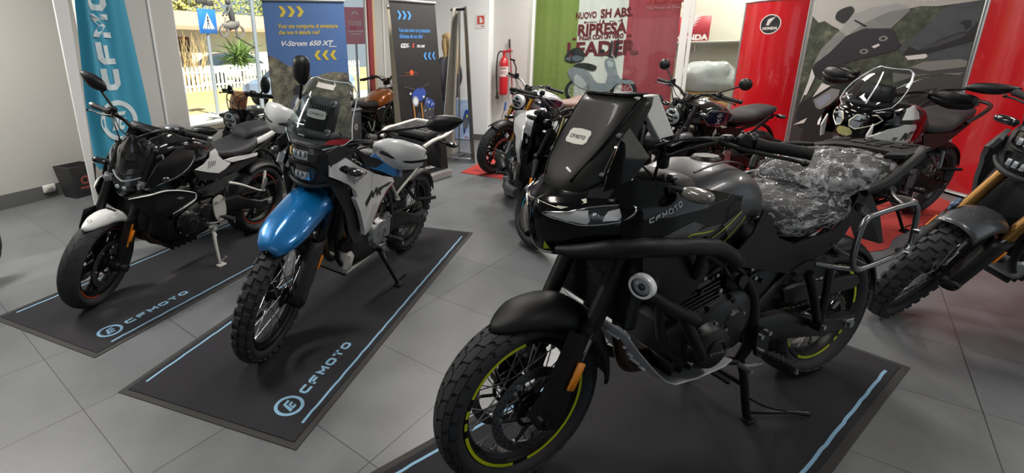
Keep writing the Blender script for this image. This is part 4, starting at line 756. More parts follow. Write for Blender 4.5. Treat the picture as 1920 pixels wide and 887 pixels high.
def smoked(name, tint, a=.35):
    m = bpy.data.materials.new(name); m.use_nodes = True; nt = m.node_tree; nt.nodes.clear(); o = nt.nodes.new('ShaderNodeOutputMaterial')
    t = nt.nodes.new('ShaderNodeBsdfTransparent'); t.inputs[0].default_value = lin(tint); g = nt.nodes.new('ShaderNodeBsdfGlossy'); g.inputs['Roughness'].default_value = .04
    lw = nt.nodes.new('ShaderNodeLayerWeight'); lw.inputs['Blend'].default_value = .5; pw = nt.nodes.new('ShaderNodeMath'); pw.operation = 'POWER'; pw.inputs[1].default_value = 3
    fr = nt.nodes.new('ShaderNodeMath'); fr.operation = 'MULTIPLY_ADD'; fr.inputs[1].default_value = .75; fr.inputs[2].default_value = .05; L = nt.links.new
    L(lw.outputs['Facing'], pw.inputs[0]); L(pw.outputs[0], fr.inputs[0]); mx = nt.nodes.new('ShaderNodeMixShader'); L(fr.outputs[0], mx.inputs[0]); L(t.outputs[0], mx.inputs[1]); L(g.outputs[0], mx.inputs[2]); L(mx.outputs[0], o.inputs[0]); return m
CLEAR = smoked('clear_screen', '#d3dadc'); SMOKE = smoked('smoked_screen', '#5b6168'); 
class Moto:
    def __init__(s, label, F, heading, lean, wb, steer=0., rf=.32, rr=.32, rake=25., off=.03, name='motorcycle', group=None, dz=.0085):
        h = R(heading); lean = R(lean); f = V((cos(h), sin(h), 0)); l = V((-sin(h), cos(h), 0))
        c = V((F[0], F[1], dz))-f*(wb/2); rot = Mx((f, l*cos(lean)-ZX*sin(lean), l*sin(lean)+ZX*cos(lean))).transposed()
        s.root = thing(name, label, 'motorcycle', c, rot, group); s.wb, s.rf, s.rr = wb, rf, rr; s.rk = R(rake); s.fx, s.rx = wb/2, -wb/2
        s.d = V((-sin(s.rk), 0, cos(s.rk))); s.off = off
        p = V((s.fx-off-.03, 0, rf)); s.S = Mx.Translation(p) @ Mx.Rotation(R(steer), 4, s.d) @ Mx.Translation(-p)
    def leg(s, z): return s.fx-s.off-(z-s.rf)*math.tan(s.rk)                 # x of the fork line at a height
    def p(s, name, mb, mats, parent=None, steer=False, **kw): return mb.obj(name, mats, parent or s.root, M=s.S if (steer and not parent) else None, **kw)
    # ------------------------------------------------ wheels
    def wheel(s, front, R_, hw, rr, style, rim_m=None, spoke_m=None, tread='road', stripe=None, discs=(1, -1), disc_r=.15, hub_m=None, bite=1., disc_m=None, sw=.012):
        x = s.fx if front else s.rx; c = V((x, 0, R_)); rim_m = rim_m or BLK; spoke_m = spoke_m or STEEL; rd = random.Random(int(R_*1000)+front)
        q = MB(); q.lathe([(rr+.006, -hw*.66), (rr+.004, -hw*.70), (rr-.010, -hw*.66), (rr-.014, -hw*.4), (rr-.028, -hw*.22), (rr-.028, hw*.22), (rr-.014, hw*.4), (rr-.010, hw*.66), (rr+.004, hw*.70), (rr+.006, hw*.66), (rr-.002, hw*.3), (rr-.002, -hw*.3)], c, n=64, closed=True)
        w = s.p('front_wheel' if front else 'rear_wheel', q, rim_m, steer=front)
        h = R_-rr; rc = rr+h*.42; lift = {'knob': .010, 'block': .006, 'road': .0018}[tread]; hu = h*.58-lift
        def surf(t, a, e=0.): r = rc+(hu if cos(a) > 0 else h*.42)*cos(a)+e*cos(a); return c+V((r*cos(t), (hw+e)*sin(a), r*sin(t)))
        q = MB(); na = 20; prof = [(rc-R_*0+(hu if cos(a) > 0 else h*.42)*cos(a), hw*sin(a)) for a in [R(-152+304*k/na) for k in range(na+1)]]; q.lathe(prof, c, n=72, closed=True)
        B = {'knob': (34, [(-66, -42, 0., .70), (-36, -5, .5, .66), (5, 36, .0, .66), (42, 66, .5, .70)]), 'block': (30, [(-76, -52, .0, .86), (-49, -27, .5, .84), (-25, -1.5, .1, .84), (1.5, 25, .6, .84), (27, 49, .0, .84), (52, 76, .5, .86)]), 'road': (26, [(-82, -40, .0, .94), (-38.5, -2, .3, .95), (-1, 38.5, .8, .95), (40, 82, .5, .94)])}[tread]
        n, rows = B
        for a0, a1, ph, wd in rows:
            for k in range(n):
                t0 = (k+ph)*2*pi/n; dt = 2*pi/n*wd; sk = {'knob': .0, 'block': .55, 'road': 1.3}[tread]*2*pi/n; top = []; bot = []; m = 3
                for i in range(m+1):
                    a = R(a0+(a1-a0)*i/m); sh = sk*abs(sin(a))*(1 if tread != 'block' else (1 if i % 2 else .72))
                    tp = .09 if tread == 'knob' else .03
                    for e, L in ((lift, top), (-.002, bot)):
                        g = tp*dt if e > 0 else 0; L.append([surf(t0+sh+g, a, e), surf(t0+sh+dt-g, a, e)])
                for i in range(m):
                    q.add([top[i][0], top[i][1], top[i+1][1], top[i+1][0]], [(0, 1, 2, 3)])
                    for j in (0, 1): q.add([top[i][j], top[i+1][j], bot[i+1][j], bot[i][j]], [(0, 1, 2, 3)])
                for i in (0, m): q.add([top[i][0], top[i][1], bot[i][1], bot[i][0]], [(0, 1, 2, 3)])
        s.p('tyre', q, TYRE, w, smooth=30)
        q = MB(); q.lathe([(.012, -.062), (.026, -.062), (.03, -.05), (.052, -.042), (.052, -.034), (.03, -.026), (.03, .026), (.052, .034), (.052, .042), (.03, .05), (.026, .062), (.012, .062)], c, n=28, closed=True); s.p('hub', q, hub_m or BLK, w)
        if style == 'spoke':
            N = 32
            for k in range(N):
                t = 2*pi*k/N; sg = 1 if k % 2 else -1; tw = .95 if (k//2) % 2 else -.95; q = MB()
                a = c+V((.048*cos(t+tw), .038*sg, .048*sin(t+tw))); b = c+V(((rr-.022)*cos(t), .007*sg, (rr-.022)*sin(t)))
                q.tube([a, b], .0022, 6); m_ = a.lerp(b, .90); q.tube([m_, b], .0042, 6); s.p('spoke', q, spoke_m, w)
        else:
            N = style
            for k in range(N):
                q = MB()
                for sg in (-1, 1):
                    t = 2*pi*k/N; t1 = t+sg*.20*5/N; q.tube([c+V((.035*cos(t+sg*.4), 0, .035*sin(t+sg*.4))), c+V((.13*cos(t+sg*.10), .0, .13*sin(t+sg*.10))), c+V(((rr-.02)*cos(t1), 0, (rr-.02)*sin(t1)))], [.022, .013, .015], 8, sm=3, flat=1.)
                s.p('spoke', q, rim_m, w)
        if stripe:
            sc, arcs = stripe
            for sg in (-1, 1):
                q = MB()
                for a0, a1 in arcs: q.lathe([(rr+.005, sg*(hw*.705)), (rr+.005-sw, sg*(hw*.69))], c, n=max(3, int((a1-a0)/.08)), a0=a0, a1=a1)
                s.p('rim_stripe', q, sc, w)
        for sg in discs:
            r0 = disc_r; q = MB(); y = sg*.066; q.lathe([(r0-.036, y-.0022), (r0-.036, y+.0022), (r0, y+.0022), (r0, y-.0022)], c, n=48, closed=True)
            for k in range(24):
                for rr_, e in ((r0-.01, 0), (r0-.019, .08), (r0-.028, .16)):
                    t = 2*pi*k/24+e; q.cyl(c+V((rr_*cos(t), y-.0026, rr_*sin(t))), c+V((rr_*cos(t), y+.0026, rr_*sin(t))), .0036, 7, mi=1)
            d = s.p('brake_disc', q, [disc_m or DISC, BLK], w); q = MB(); q.lathe([(.052, y-.002), (.052, y+.002), (.066, y+.002), (.066, y-.002)], c, n=24, closed=True)
            for k in range(6):
                t = 2*pi*k/6; q.tube([c+V((.058*cos(t-.35), y, .058*sin(t-.35))), c+V(((r0-.03)*cos(t), y, (r0-.03)*sin(t)))], .006, 6); q.cyl(c+V(((r0-.032)*cos(t), y-.006, (r0-.032)*sin(t))), c+V(((r0-.032)*cos(t), y+.006, (r0-.032)*sin(t))), .009, 10, mi=1)
            s.p('disc_carrier', q, [BLK, STEEL], w)
        return w
    # ------------------------------------------------ front end
    def fork(s, top, yl=.10, r_up=.027, r_lo=.021, split=.55, up_m=None, lo_m=None, guard=None, guard_m=None, caliper=(1, -1), reflector=True, cal_m=None):
        up_m = up_m or BLK; lo_m = lo_m or STEEL
        for sg in (1, -1):
            P = lambda z, dx=0.: V((s.leg(z)+dx, sg*yl, z)); q = MB(); q.tube([P(split), P(top)], [r_up, r_up], 18); q.tube([P(split-.015), P(split+.02)], [r_up*1.12]*2, 18)
            g = s.p('fork_leg', q, up_m, steer=True); q = MB(); q.tube([P(s.rf-.03), P(split+.01)], r_lo, 16); s.p('slider', q, lo_m, g)
            q = MB(); q.tube([P(s.rf-.045), P(s.rf+.09)], [.026, .024], 14); q.cyl((s.fx, sg*(yl-.03), s.rf), (s.fx, sg*(yl+.035), s.rf), .026, 16); q.box((s.fx-s.off*.5, sg*yl, s.rf), (max(.05, s.off+.03), .045, .06), .008); q.cyl((s.fx, sg*(yl+.035), s.rf), (s.fx, sg*(yl+.045), s.rf), .014, 6); s.p('axle_lug', q, BLK, g)
            if sg in caliper:
                ca = R(165); cx, cz = s.fx+.125*cos(ca), s.rf+.125*sin(ca)+.03; q = MB(); q.box((cx, sg*.072, cz), (.065, .05, .11), .012, rot=Mx.Rotation(R(-20), 3, 'Y')); q.box((cx+.03, sg*.072, cz), (.04, .03, .07), .008, rot=Mx.Rotation(R(-20), 3, 'Y'))
                for e in (-.03, .03): q.cyl((cx, sg*.098, cz+e), (cx, sg*.102, cz+e), .009, 8, mi=1)
                s.p('brake_caliper', q, [cal_m or BLK, STEEL], g)
            if guard:
                q = MB(); z0, z1, w0, w1 = guard
                q.grid([[V((s.leg(z)+.02+wd*cos(a), sg*yl+sg*.0+.038*sin(a)*1.0, z)) for a in [R(-105+210*k/10) for k in range(11)]] for z, wd in ((z0, w0*.7), (z0+.03, w0), ((z0+z1)/2, (w0+w1)/2), (z1-.03, w1), (z1, w1*.85))]); o = s.p('fork_guard', q, guard_m or MBLK, g, solid=.004)
            if reflector: q = MB(); z = s.rf+.17; q.box((s.leg(z)+.005, sg*(yl+.044 if guard else yl+r_up+.006), z), (.028, .008, .075), .003, rot=Mx.Rotation(-s.rk, 3, 'Y')); s.p('reflector', q, AMBER, g)
        q = MB()
        for z in (top-.02, top-.22): q.box((s.leg(z)-.012, 0, z), (.075, 2*yl+.07, .035), .012, rot=Mx.Rotation(-s.rk, 3, 'Y'))
        q.cyl((s.leg(top-.24)-.03, 0, top-.24), (s.leg(top)-.03, 0, top), .028, 16); s.p('triple_clamp', q, BLK, steer=True)
    def bars(s, x, z, half, rise=.05, sweep=.10, m=None, grip_len=.125, lever=True, guard=None, guard_m=None, bar_end=None, mounts=True, lever_m=None, ends_z=None, cables=True, kr=1.):
        ez = z+rise if ends_z is None else ends_z; q = MB()
        pts = [(x, 0, z), (x, .06, z), (x+.0, half*.32, z+rise*.9), (x-sweep*.35, half*.62, ez+.01), (x-sweep, half, ez)]
        allp = [(a, -b*kr, c) for a, b, c in reversed(pts[1:])]+pts; q.tube(allp, [.011]*3+[.014]*3+[.011]*3 if len(allp) == 9 else .0125, 12, sm=4); hb = s.p('handlebar', q, m or BLK, steer=True)
        if mounts:
            q = MB()
            for sg in (-1, 1): q.box((x, sg*.035, z-.03), (.035, .03, .08), .006); q.box((x, sg*.035, z+.006), (.04, .032, .03), .006); q.cyl((x+.013, sg*.035, z+.018), (x+.013, sg*.035, z+.028), .005, 8, mi=1)
            s.p('bar_clamp', q, [BLK, STEEL], hb)
        for sg in (1, -1):
            hf = half*(kr if sg < 0 else 1); E = V((x-sweep, sg*hf, ez)); A = V((x-sweep*.35, sg*hf*.62, ez+.01)); u = (E-A).normalized(); G0 = E-u*grip_len
            q = MB(); q.tube([G0-u*.006, G0, G0+u*.02, E-u*.012, E-u*.004, E], [.021, .021, .0168, .0168, .0185, .0185], 16)
            for k in range(9): q.tube([G0+u*(.025+.01*k), G0+u*(.029+.01*k)], .0175, 14)
            s.p('grip', q, GRIPM, hb)
            if bar_end: q = MB(); q.tube([E, E+u*.012, E+u*.03, E+u*.036], [.013, .0185, .0185, .012], 16); s.p('bar_end_weight', q, bar_end, hb)
            q = MB(); c = G0-u*.032; rot = Mx((u, V((0, 0, 1)).cross(u).normalized(), u.cross(V((0, 0, 1)).cross(u).normalized()))).transposed(); q.box(c, (.052, .05, .056), .012, rot=rot); q.box(c+V((-.02, 0, .012)), (.036, .02, .03), .005, rot=rot)
            for k in range(3): q.box(c+V((.0, 0, .03))+u*(-.014+.014*k), (.009, .012, .006), .002, rot=rot, mi=1)
            q.box(c+V((-.034, 0, -.004)), (.012, .014, .016), .003, rot=rot, mi=1); s.p('switch_cluster', q, [BLK, DSIL], hb)
            if lever:
                q = MB(); c2 = c-u*.045; q.box(c2+V((.01, 0, 0)), (.045, .03, .034), .008); q.tube([c2+V((.03, 0, -.002)), c2+u*.05+V((.048, 0, -.008)), c2+u*.11+V((.052, 0, -.012)), c2+u*.17+V((.044, 0, -.016)), c2+u*.205+V((.052, 0, -.018))], [.009, .0085, .0075, .0065, .006], 10, sm=4, flat=.8); q.ell(c2+u*.212+V((.053, 0, -.018)), (.010, .010, .009), 12, 8)
                if sg < 0 or lever == 2: q.box(c2+V((.02, 0, .035)), (.035, .04, .035), .008)
                s.p('lever', q, lever_m or BLK, hb)
            if guard:
                q = MB(); rows = []; gw, gh, gx = guard
                for i in range(13):
                    t = i/12; pos = E+u*(.03-gw*t); bow = gx*(.55+.45*sin(pi*min(1, t*1.25))) ; hh = gh*lerp(t, [0, .12, .45, .75, 1], [.45, .8, 1., .75, .22]); zc = pos.z+.008-.01*t
                    rows.append([V((pos.x+bow+.018*(1-(k/6-.5)**2*4)-.01, pos.y, zc+hh*(k/6-.5)-(.02 if k == 0 else 0))) for k in range(7)])
                q.grid(rows); g = s.p('handguard', q, guard_m, hb, solid=.006, smooth=50)
                q = MB(); q.tube([E+u*.02, E+u*.035+V((gx*.5, 0, -.01)), E-u*.05+V((gx*.95, 0, -.03)), G0-u*.06+V((gx*.8, 0, -.02))], .009, 8, sm=4); s.p('guard_bracket', q, BLK, g)
        if cables:
            q = MB(); zz = z+.0
            for sg in (1, -1):
                A = V((x-sweep*.3, sg*half*.55, ez)); q.tube([A, A+V((.06, -sg*.03, .0)), V((x+.10, sg*half*.25, z-.02)), V((x+.06, sg*.07, z-.15)), V((x-.02, sg*.06, z-.28))], .0048, 7, sm=5); q.tube([A+V((.01, 0, 0)), A+V((.08, -sg*.06, .015)), V((x+.12, sg*half*.15, z+.01)), V((x+.05, -sg*.05, z-.10)), V((x-.02, -sg*.06, z-.28))], .004, 7, sm=5)
            s.p('cables', q, mat('black_rubber'), hb)
        return hb
    def mirrors(s, at, head, size, shape='leaf', sides=(1, -1), m=None, steer=True):
        for sg in sides:
            A = V((at[0], sg*at[1], at[2])); H = V((head[0], sg*head[1], head[2])); q = MB(); q.tube([A, A+V((0, 0, .03)), A.lerp(H, .45)+V((0, 0, .015)), H], [.010, .0085, .0075, .008], 10, sm=3); q.cyl(A-V((0, 0, .02)), A+V((0, 0, .012)), .013, 12)
            g = s.p('mirror', q, m or BLK, steer=steer); w, h = size; q = MB()
            if shape == 'round': out = [(w*cos(2*pi*k/28), h*sin(2*pi*k/28)) for k in range(28)]
            else: out = [tuple(p) for p in sm_poly({'leaf': [(-w*.75, -h*.15), (-w*.55, h*.75), (w*.15, h), (w*.95, h*.75), (w*1.05, h*.2), (w*.7, -h*.6), (-w*.1, -h*.95), (-w*.6, -h*.75)], 'blade': [(-w*.95, -h*.7), (-w*.7, h*.35), (w*.2, h*.95), (w*1.1, h*.95), (w*.95, h*.2), (w*.35, -h*.75), (-w*.45, -h*1.0)]}[shape], 5)]
            T = lambda a, b, e, k=1.: V((H.x+e, H.y+sg*a*k, H.z+b*k)); n = len(out)
            q.grid([[T(a, b, -.004) for a, b in out], [T(a, b, .006, 1.02) for a, b in out], [T(a, b, .022, .86) for a, b in out], [T(a, b, .034, .45) for a, b in out]], closed=True); q.add([T(a, b, .034, .45) for a, b in out], [tuple(range(n))]); s.p('mirror_shell', q, m or BLK, g, smooth=50)
            q = MB(); q.add([T(a, b, -.003, .95) for a, b in out], [tuple(range(n))]); s.p('mirror_glass', q, CHROME, g)
    def fender(s, front, R_, hw, a0, a1, m, th=.004, taper=None, drop=.06, steer=None, name=None, peak=.012, n=18, dz=0., dx=0.):
        x = (s.fx if front else s.rx)+dx; z = (s.rf if front else s.rr)+dz; q = MB(); rows = []
        for i in range(n+1):
            t = i/n; a = R(a0+(a1-a0)*t); k = taper(t) if taper else 1.; rr = R_+peak*0
            row = []
            for j in range(13):
                e = R(-88+176*j/12); y = hw*k*sin(e); r = rr+(peak*cos(e)**3 if peak else 0)-drop*k*(1-cos(e)**.6 if cos(e) > 0 else 1)
                row.append(V((x+r*sin(a), y, z+r*cos(a))))
            rows.append(row)
        q.grid(rows); return s.p(name or ('front_fender' if front else 'rear_fender'), q, m, steer=front if steer is None else steer, solid=th, smooth=60)
    # ------------------------------------------------ middle and rear
    def engine(s, x0=.30, x1=-.20, zb=.24, cyl_x=.14, cyl_lean=18, cyl_top=.66, w=.17, cover=(.02, .40, .082), cover_m=None, m=None, cover2=None, txt=None, txt_m=None):
        m = m or ENG; q = MB(); q.hull([(x1, zb+.10, zb+.26, w*.6, 4), (x1+.06, zb+.02, zb+.30, w*.8, 4), ((x0+x1)/2, zb, zb+.30, w*.9, 4), (x0-.08, zb+.01, zb+.25, w*.8, 4), (x0, zb+.06, zb+.18, w*.6, 4)], 20, sm=3)
        q.box((x0-.16, 0, zb-.0), (.20, w*1.1, .05), .012)
        for k in range(5): q.box((x0-.25+.05*k, 0, zb-.005), (.012, w*1.15, .06), .003)
        e = s.p('engine', q, m); q = MB(); rot = Mx.Rotation(R(cyl_lean), 3, 'Y'); up = V((sin(R(cyl_lean)), 0, cos(R(cyl_lean)))); b = V((cyl_x, 0, zb+.24)); L = (cyl_top-zb-.24)/cos(R(cyl_lean))
        q.box(b+up*(L*.35), (.17, w*1.5, L*.8), .02, rot=rot); q.box(b+up*(L*.86), (.20, w*1.75, L*.30), .03, rot=rot)
        for k in range(5): q.box(b+up*(L*(.12+.1*k)), (.19, w*1.62, .008), .003, rot=rot)
        for sg in (-1, 1):
            for kx in (-.06, .0, .06): q.cyl(b+up*(L*.9)+V((kx, sg*w*.86, 0)), b+up*(L*.9)+V((kx, sg*(w*.86+.012), 0)), .007, 8, mi=1)
        s.p('cylinder', q, [m, STEEL], e)
        for sg in (1, -1):
            cx, cz, cr = cover; q = MB(); y = w*.86; q.lathe([(cr*1.18, y-.03), (cr*1.18, y), (cr*1.05, y+.012), (cr*.95, y+.03), (cr*.55, y+.042), (0, y+.045)], (cx, 0, cz), (0, sg, 0), 32)
            for k in range(8): t = 2*pi*k/8+.2; q.cyl((cx+cr*1.12*cos(t), sg*(y), cz+cr*1.12*sin(t)), (cx+cr*1.12*cos(t), sg*(y+.014), cz+cr*1.12*sin(t)), .0065, 8, mi=1)
            q.tube([(cx+cr*.5*cos(t), sg*(y+.043), cz+cr*.5*sin(t)) for t in [R(30*k) for k in range(7)]], .006, 6, sm=2)
            g = s.p('crankcase_cover', q, [cover_m or m, STEEL], e)
            if txt: t = MB(); strokes(t, 'CFMOTO', lambda a, b_: (cx-sg*(a-.035), sg*(y+.0462), cz-.012+b_), .012, .013, .005, .003); s.p('cover_lettering', t, txt_m or SILV, g, smooth=0)
            q = MB(); x2, z2 = (cover2 or (x1+.05, zb+.17)); q.lathe([(.062, y-.05), (.062, y-.005), (.05, y+.012), (.02, y+.016), (0, y+.016)], (x2, 0, z2), (0, sg, 0), 24)
            for k in range(5): t = 2*pi*k/5; q.cyl((x2+.055*cos(t), sg*(y-.01), z2+.055*sin(t)), (x2+.055*cos(t), sg*(y+.006), z2+.055*sin(t)), .0065, 8, mi=1)
            q.box((cyl_x-.16, sg*w*.7, zb+.34), (.09, .05, .08), .015); q.cyl((cyl_x-.16, sg*(w*.7+.02), zb+.34), (cyl_x-.16, sg*(w*.7+.04), zb+.34), .024, 14, mi=0)
            rd = random.Random(5+sg)
            for k in range(11): xx, zz = rd.uniform(x1, x0-.05), rd.uniform(zb+.24, zb+.40); q.cyl((xx, sg*w*.62, zz), (xx, sg*(w*.80+.01), zz), .009, 8, mi=rd.choice([0, 0, 1]))
            for k in range(3): a_ = V((rd.uniform(x1, x0-.1), sg*w*.72, zb+rd.uniform(.3, .38))); q.tube([a_, a_+V((.06, sg*.03, .05)), a_+V((.14, sg*.02, .02)), a_+V((.2, 0, .1))], .007, 7, sm=4)
            s.p('sprocket_cover', q, [m, STEEL], e)
        return e
    def frame(s, head, pivot=(-.20, .40), seat=(-.75, .80), m=None, r=.016, w=.13, cradle=True, down=(.30, .26), trellis=False):
        m = m or BLK; q = MB(); hx, hz = head
        for sg in (-1, 1):
            q.tube([(hx, sg*.025, hz), (hx-.14, sg*w, hz-.05), (pivot[0]+.10, sg*w, pivot[1]+.26), (pivot[0], sg*w*.95, pivot[1]), (pivot[0]+.02, sg*w*.8, pivot[1]-.13)], [r*1.3, r*1.2, r*1.2, r*1.5, r], 10, sm=4)
            if cradle: q.tube([(hx-.01, sg*.025, hz-.12), (down[0]+.08, sg*w*.7, (hz+down[1])/2), (down[0], sg*w*.8, down[1]), (pivot[0]+.02, sg*w*.8, pivot[1]-.13)], r, 10, sm=4)
            q.tube([(pivot[0]+.10, sg*w*.9, pivot[1]+.30), (-.45, sg*w*.85, seat[1]-.06), (seat[0], sg*w*.6, seat[1])], r*.85, 10, sm=3); q.tube([(pivot[0]-.01, sg*w*.9, pivot[1]+.12), (-.42, sg*w*.85, seat[1]-.16), (seat[0]+.06, sg*w*.6, seat[1]-.03)], r*.8, 10, sm=3)
            if trellis:
                for k in range(4): x = hx-.12-.1*k; q.tube([(x, sg*w, hz-.06-.05*k), (x-.06, sg*w, hz-.26-.02*k), (x-.14, sg*w, hz-.11-.05*k)], r*.7, 8)
        s.p('frame', q, m)
    def swing(s, pivot=(-.20, .40), y=.11, m=None, guard_m=None, chain=True, sprocket_m=None, hw=.024, hh=.04, beam_m=None, spr_r=.095):
        q = MB(); ax = (s.rx, s.rr)
        for sg in (-1, 1):
            pts = [(pivot[0], sg*(y-.01), pivot[1]), (pivot[0]-.16, sg*y, pivot[1]-.0), ((pivot[0]+ax[0])/2, sg*(y+.012), (pivot[1]+ax[1])/2+.01), (ax[0]+.09, sg*(y+.012), ax[1]), (ax[0]-.05, sg*(y+.012), ax[1])]
            rows = []
            for i, p in enumerate(pts):
                h = [.06, .058, .044, .034, .028][i]; rows.append([(p[0], p[1]+hw*a, p[2]+h*b) for a, b in ((-1, -.8), (-1, .8), (-.7, 1), (.7, 1), (1, .8), (1, -.8), (.7, -1), (-.7, -1))])
            q.grid(rows, 0, True, True)
            q.cyl((ax[0], sg*(y+.02), ax[1]), (ax[0], sg*(y+.052), ax[1]), .017, 6, mi=1); q.box((ax[0]-.01, sg*(y+.036), ax[1]), (.055, .008, .038), .004, mi=1)
        q.box((pivot[0]-.10, 0, pivot[1]), (.06, 2*y, .07), .015); sw = s.p('swingarm', q, [beam_m or m or BLK, SILV])
        if chain:
            q = MB(); c = V((s.rx, y-.035, s.rr)); r1, r0 = spr_r, spr_r*.75; q.lathe([(r0, -.003), (r0, .003), (r1, .003), (r1, -.003)], c, n=48, closed=True)
            for k in range(40): t = 2*pi*k/40; q.box(c+V(((r1+.003)*cos(t), 0, (r1+.003)*sin(t))), (.009, .005, .007), .001, rot=Mx.Rotation(-t, 3, 'Y'))
            for k in range(6): t = 2*pi*k/6; q.tube([c+V((.03*cos(t), 0, .03*sin(t))), c+V((r0*1.04*cos(t+.2), 0, r0*1.04*sin(t+.2)))], .007, 6)
            s.p('rear_sprocket', q, sprocket_m or DSIL, sw); q = MB(); fr = V((pivot[0]+.09, y-.035, pivot[1]+.0)); r2 = .036
            path = [c+V((r1*cos(t), 0, r1*sin(t))) for t in [R(85+10*k) for k in range(20)]]+[fr+V((r2*cos(t), 0, r2*sin(t))) for t in [R(-85+17*k) for k in range(11)]]; tot = []
            for i in range(len(path)):
                a, b = path[i], path[(i+1) % len(path)]; k = max(1, int((b-a).length/.0159))
                tot += [(a.lerp(b, j/k), (b-a).normalized()) for j in range(k)]
            for i, (p, d) in enumerate(tot):
                rot = Mx((d, V((0, 1, 0)), d.cross(V((0, 1, 0))))).transposed(); q.box(p, (.0135, .014 if i % 2 else .009, .011), .003, rot=rot)
            s.p('chain', q, CHAIN, sw)
        return sw
    def shock(s, a, b, r=.028, spring=None):
        q = MB(); A, B = V(a), V(b); q.cyl(A, B, .012, 12); q.cyl(A, A.lerp(B, .45), r*.7, 14); g = s.p('shock_absorber', q, BLK); q = MB(); n = 90; u = (B-A).normalized(); n1 = u.orthogonal().normalized(); n2 = u.cross(n1); q.tube([A.lerp(B, .15+.75*k/n)+(n1*cos(k*2*pi*7/n)+n2*sin(k*2*pi*7/n))*r for k in range(n+1)], .006, 6); s.p('spring', q, spring or mat('spring_black', '#202022', .4), g)
    def pegs(s, x, z, y=.17, L=.10, rear=None, m=None, plate_m=None, rubber=True, k=1.):
        for sg in (1, -1):
            q = MB(); q.panel(sm_poly([(x+.06*k, z+.14*k), (x-.02*k, z+.16*k), (x-.06*k, z+.06*k), (x-.05*k, z-.03*k), (x+.01, z-.04*k), (x+.05*k, z+.02*k)], 3), lambda a, b: (a, sg*(y-.02), b), .014, .05, inward=(0, -sg, 0))
            for dx, dz in ((.04*k, .12*k), (-.03*k, .13*k), (0, 0)): q.cyl((x+dx, sg*(y-.02), z+dz), (x+dx, sg*(y-.008), z+dz), .010, 8, mi=1)
            g = s.p('footpeg_hanger', q, [plate_m or DSIL, STEEL]); q = MB(); A = V((x, sg*(y-.01), z)); E = A+V((-.02, sg*L, -.004)); q.tube([A, A.lerp(E, .15), E], [.012, .018, .016], 10, flat=.7)
            if rubber:
                for i in range(6): q.box(A.lerp(E, .22+.14*i)+V((0, 0, .008)), (.040, .007, .014), .002, mi=0)
            q.cyl(E+V((0, 0, -.006)), E+V((0, 0, -.024)), .006, 8, mi=1); s.p('footpeg', q, [m or GRIPM, STEEL], g)
            q = MB(); q.tube([(x+.02, sg*(y+.0), z-.035), (x+.09, sg*(y+.01), z-.02), (x+.16, sg*(y+.012), z+.0)], .007, 8, sm=3); q.cyl((x+.155, sg*(y+.005), z), (x+.155, sg*(y+.055), z), .009, 10); s.p('shift_pedal' if sg > 0 else 'brake_pedal', q, SILV if plate_m else BLK, g)
            if rear:
                rx, rz, m2 = rear; q = MB(); q.tube([(rx+.14, sg*.13, rz+.12), (rx+.05, sg*.15, rz+.03), (rx, sg*.16, rz)], [.012, .013, .012], 8, sm=3); q.tube([(rx-.02, sg*.13, rz+.14), (rx-.01, sg*.15, rz+.05), (rx, sg*.16, rz)], [.012, .012, .012], 8, sm=3); h = s.p('passenger_peg_hanger', q, m2); q = MB(); q.tube([(rx, sg*.16, rz), (rx-.05, sg*.22, rz+.01), (rx-.09, sg*.26, rz+.02)], [.013, .014, .012], 8); s.p('passenger_peg', q, GRIPM, h)
    def stand(s, x, z, foot, m=None, y=.12):
        q = MB(); A = V((x, y, z)); F = V(foot); q.tube([A, A.lerp(F, .5)+V((.01, .01, 0)), F], [.014, .012, .010], 10, sm=3); q.cyl(A-V((0, .02, 0)), A+V((0, .03, 0)), .018, 12); g = s.p('side_stand', q, m or BLK); q = MB(); q.box(F+V((0, .01, -.0)), (.07, .045, .012), .004); q.tube([F+V((-.01, 0, .02)), F+V((-.035, .03, .06)), F+V((-.02, .035, .07))], .005, 6); s.p('stand_foot', q, m or BLK, g)
        q = MB(); a, b = A+V((-.03, -.01, .03)), A.lerp(F, .4)+V((-.012, -.01, 0)); u = (b-a); o = u.normalized().orthogonal(); o2 = u.normalized().cross(o); q.tube([a+u*(k/60)+(o*cos(k*1.3)+o2*sin(k*1.3))*.007 for k in range(61)], .002, 5); s.p('return_spring', q, STEEL, g)
    def radiator(s, x, z0, z1, hw=.16, m=None, lean=-8):
        q = MB(); rot = Mx.Rotation(R(lean), 3, 'Y'); c = V((x, 0, (z0+z1)/2)); h = z1-z0; q.box(c, (.03, 2*hw, h), .006, rot=rot)
        for k in range(int(h/.011)): q.box(c+rot @ V((.016, 0, -h/2+.012+.011*k)), (.006, 2*hw-.05, .004), 0, rot=rot)
        for sg in (-1, 1): q.box(c+V((0, sg*hw, 0)), (.045, .035, h+.01), .01, rot=rot)
        q.tube([c+V((-.02, -hw, h/2-.03)), c+V((-.08, -hw-.01, h/2)), c+V((-.16, -hw*.7, h/2-.1))], .016, 10, sm=4); s.p('radiator', q, m or mat('radiator_black', '#1d1e20', .5, .4))
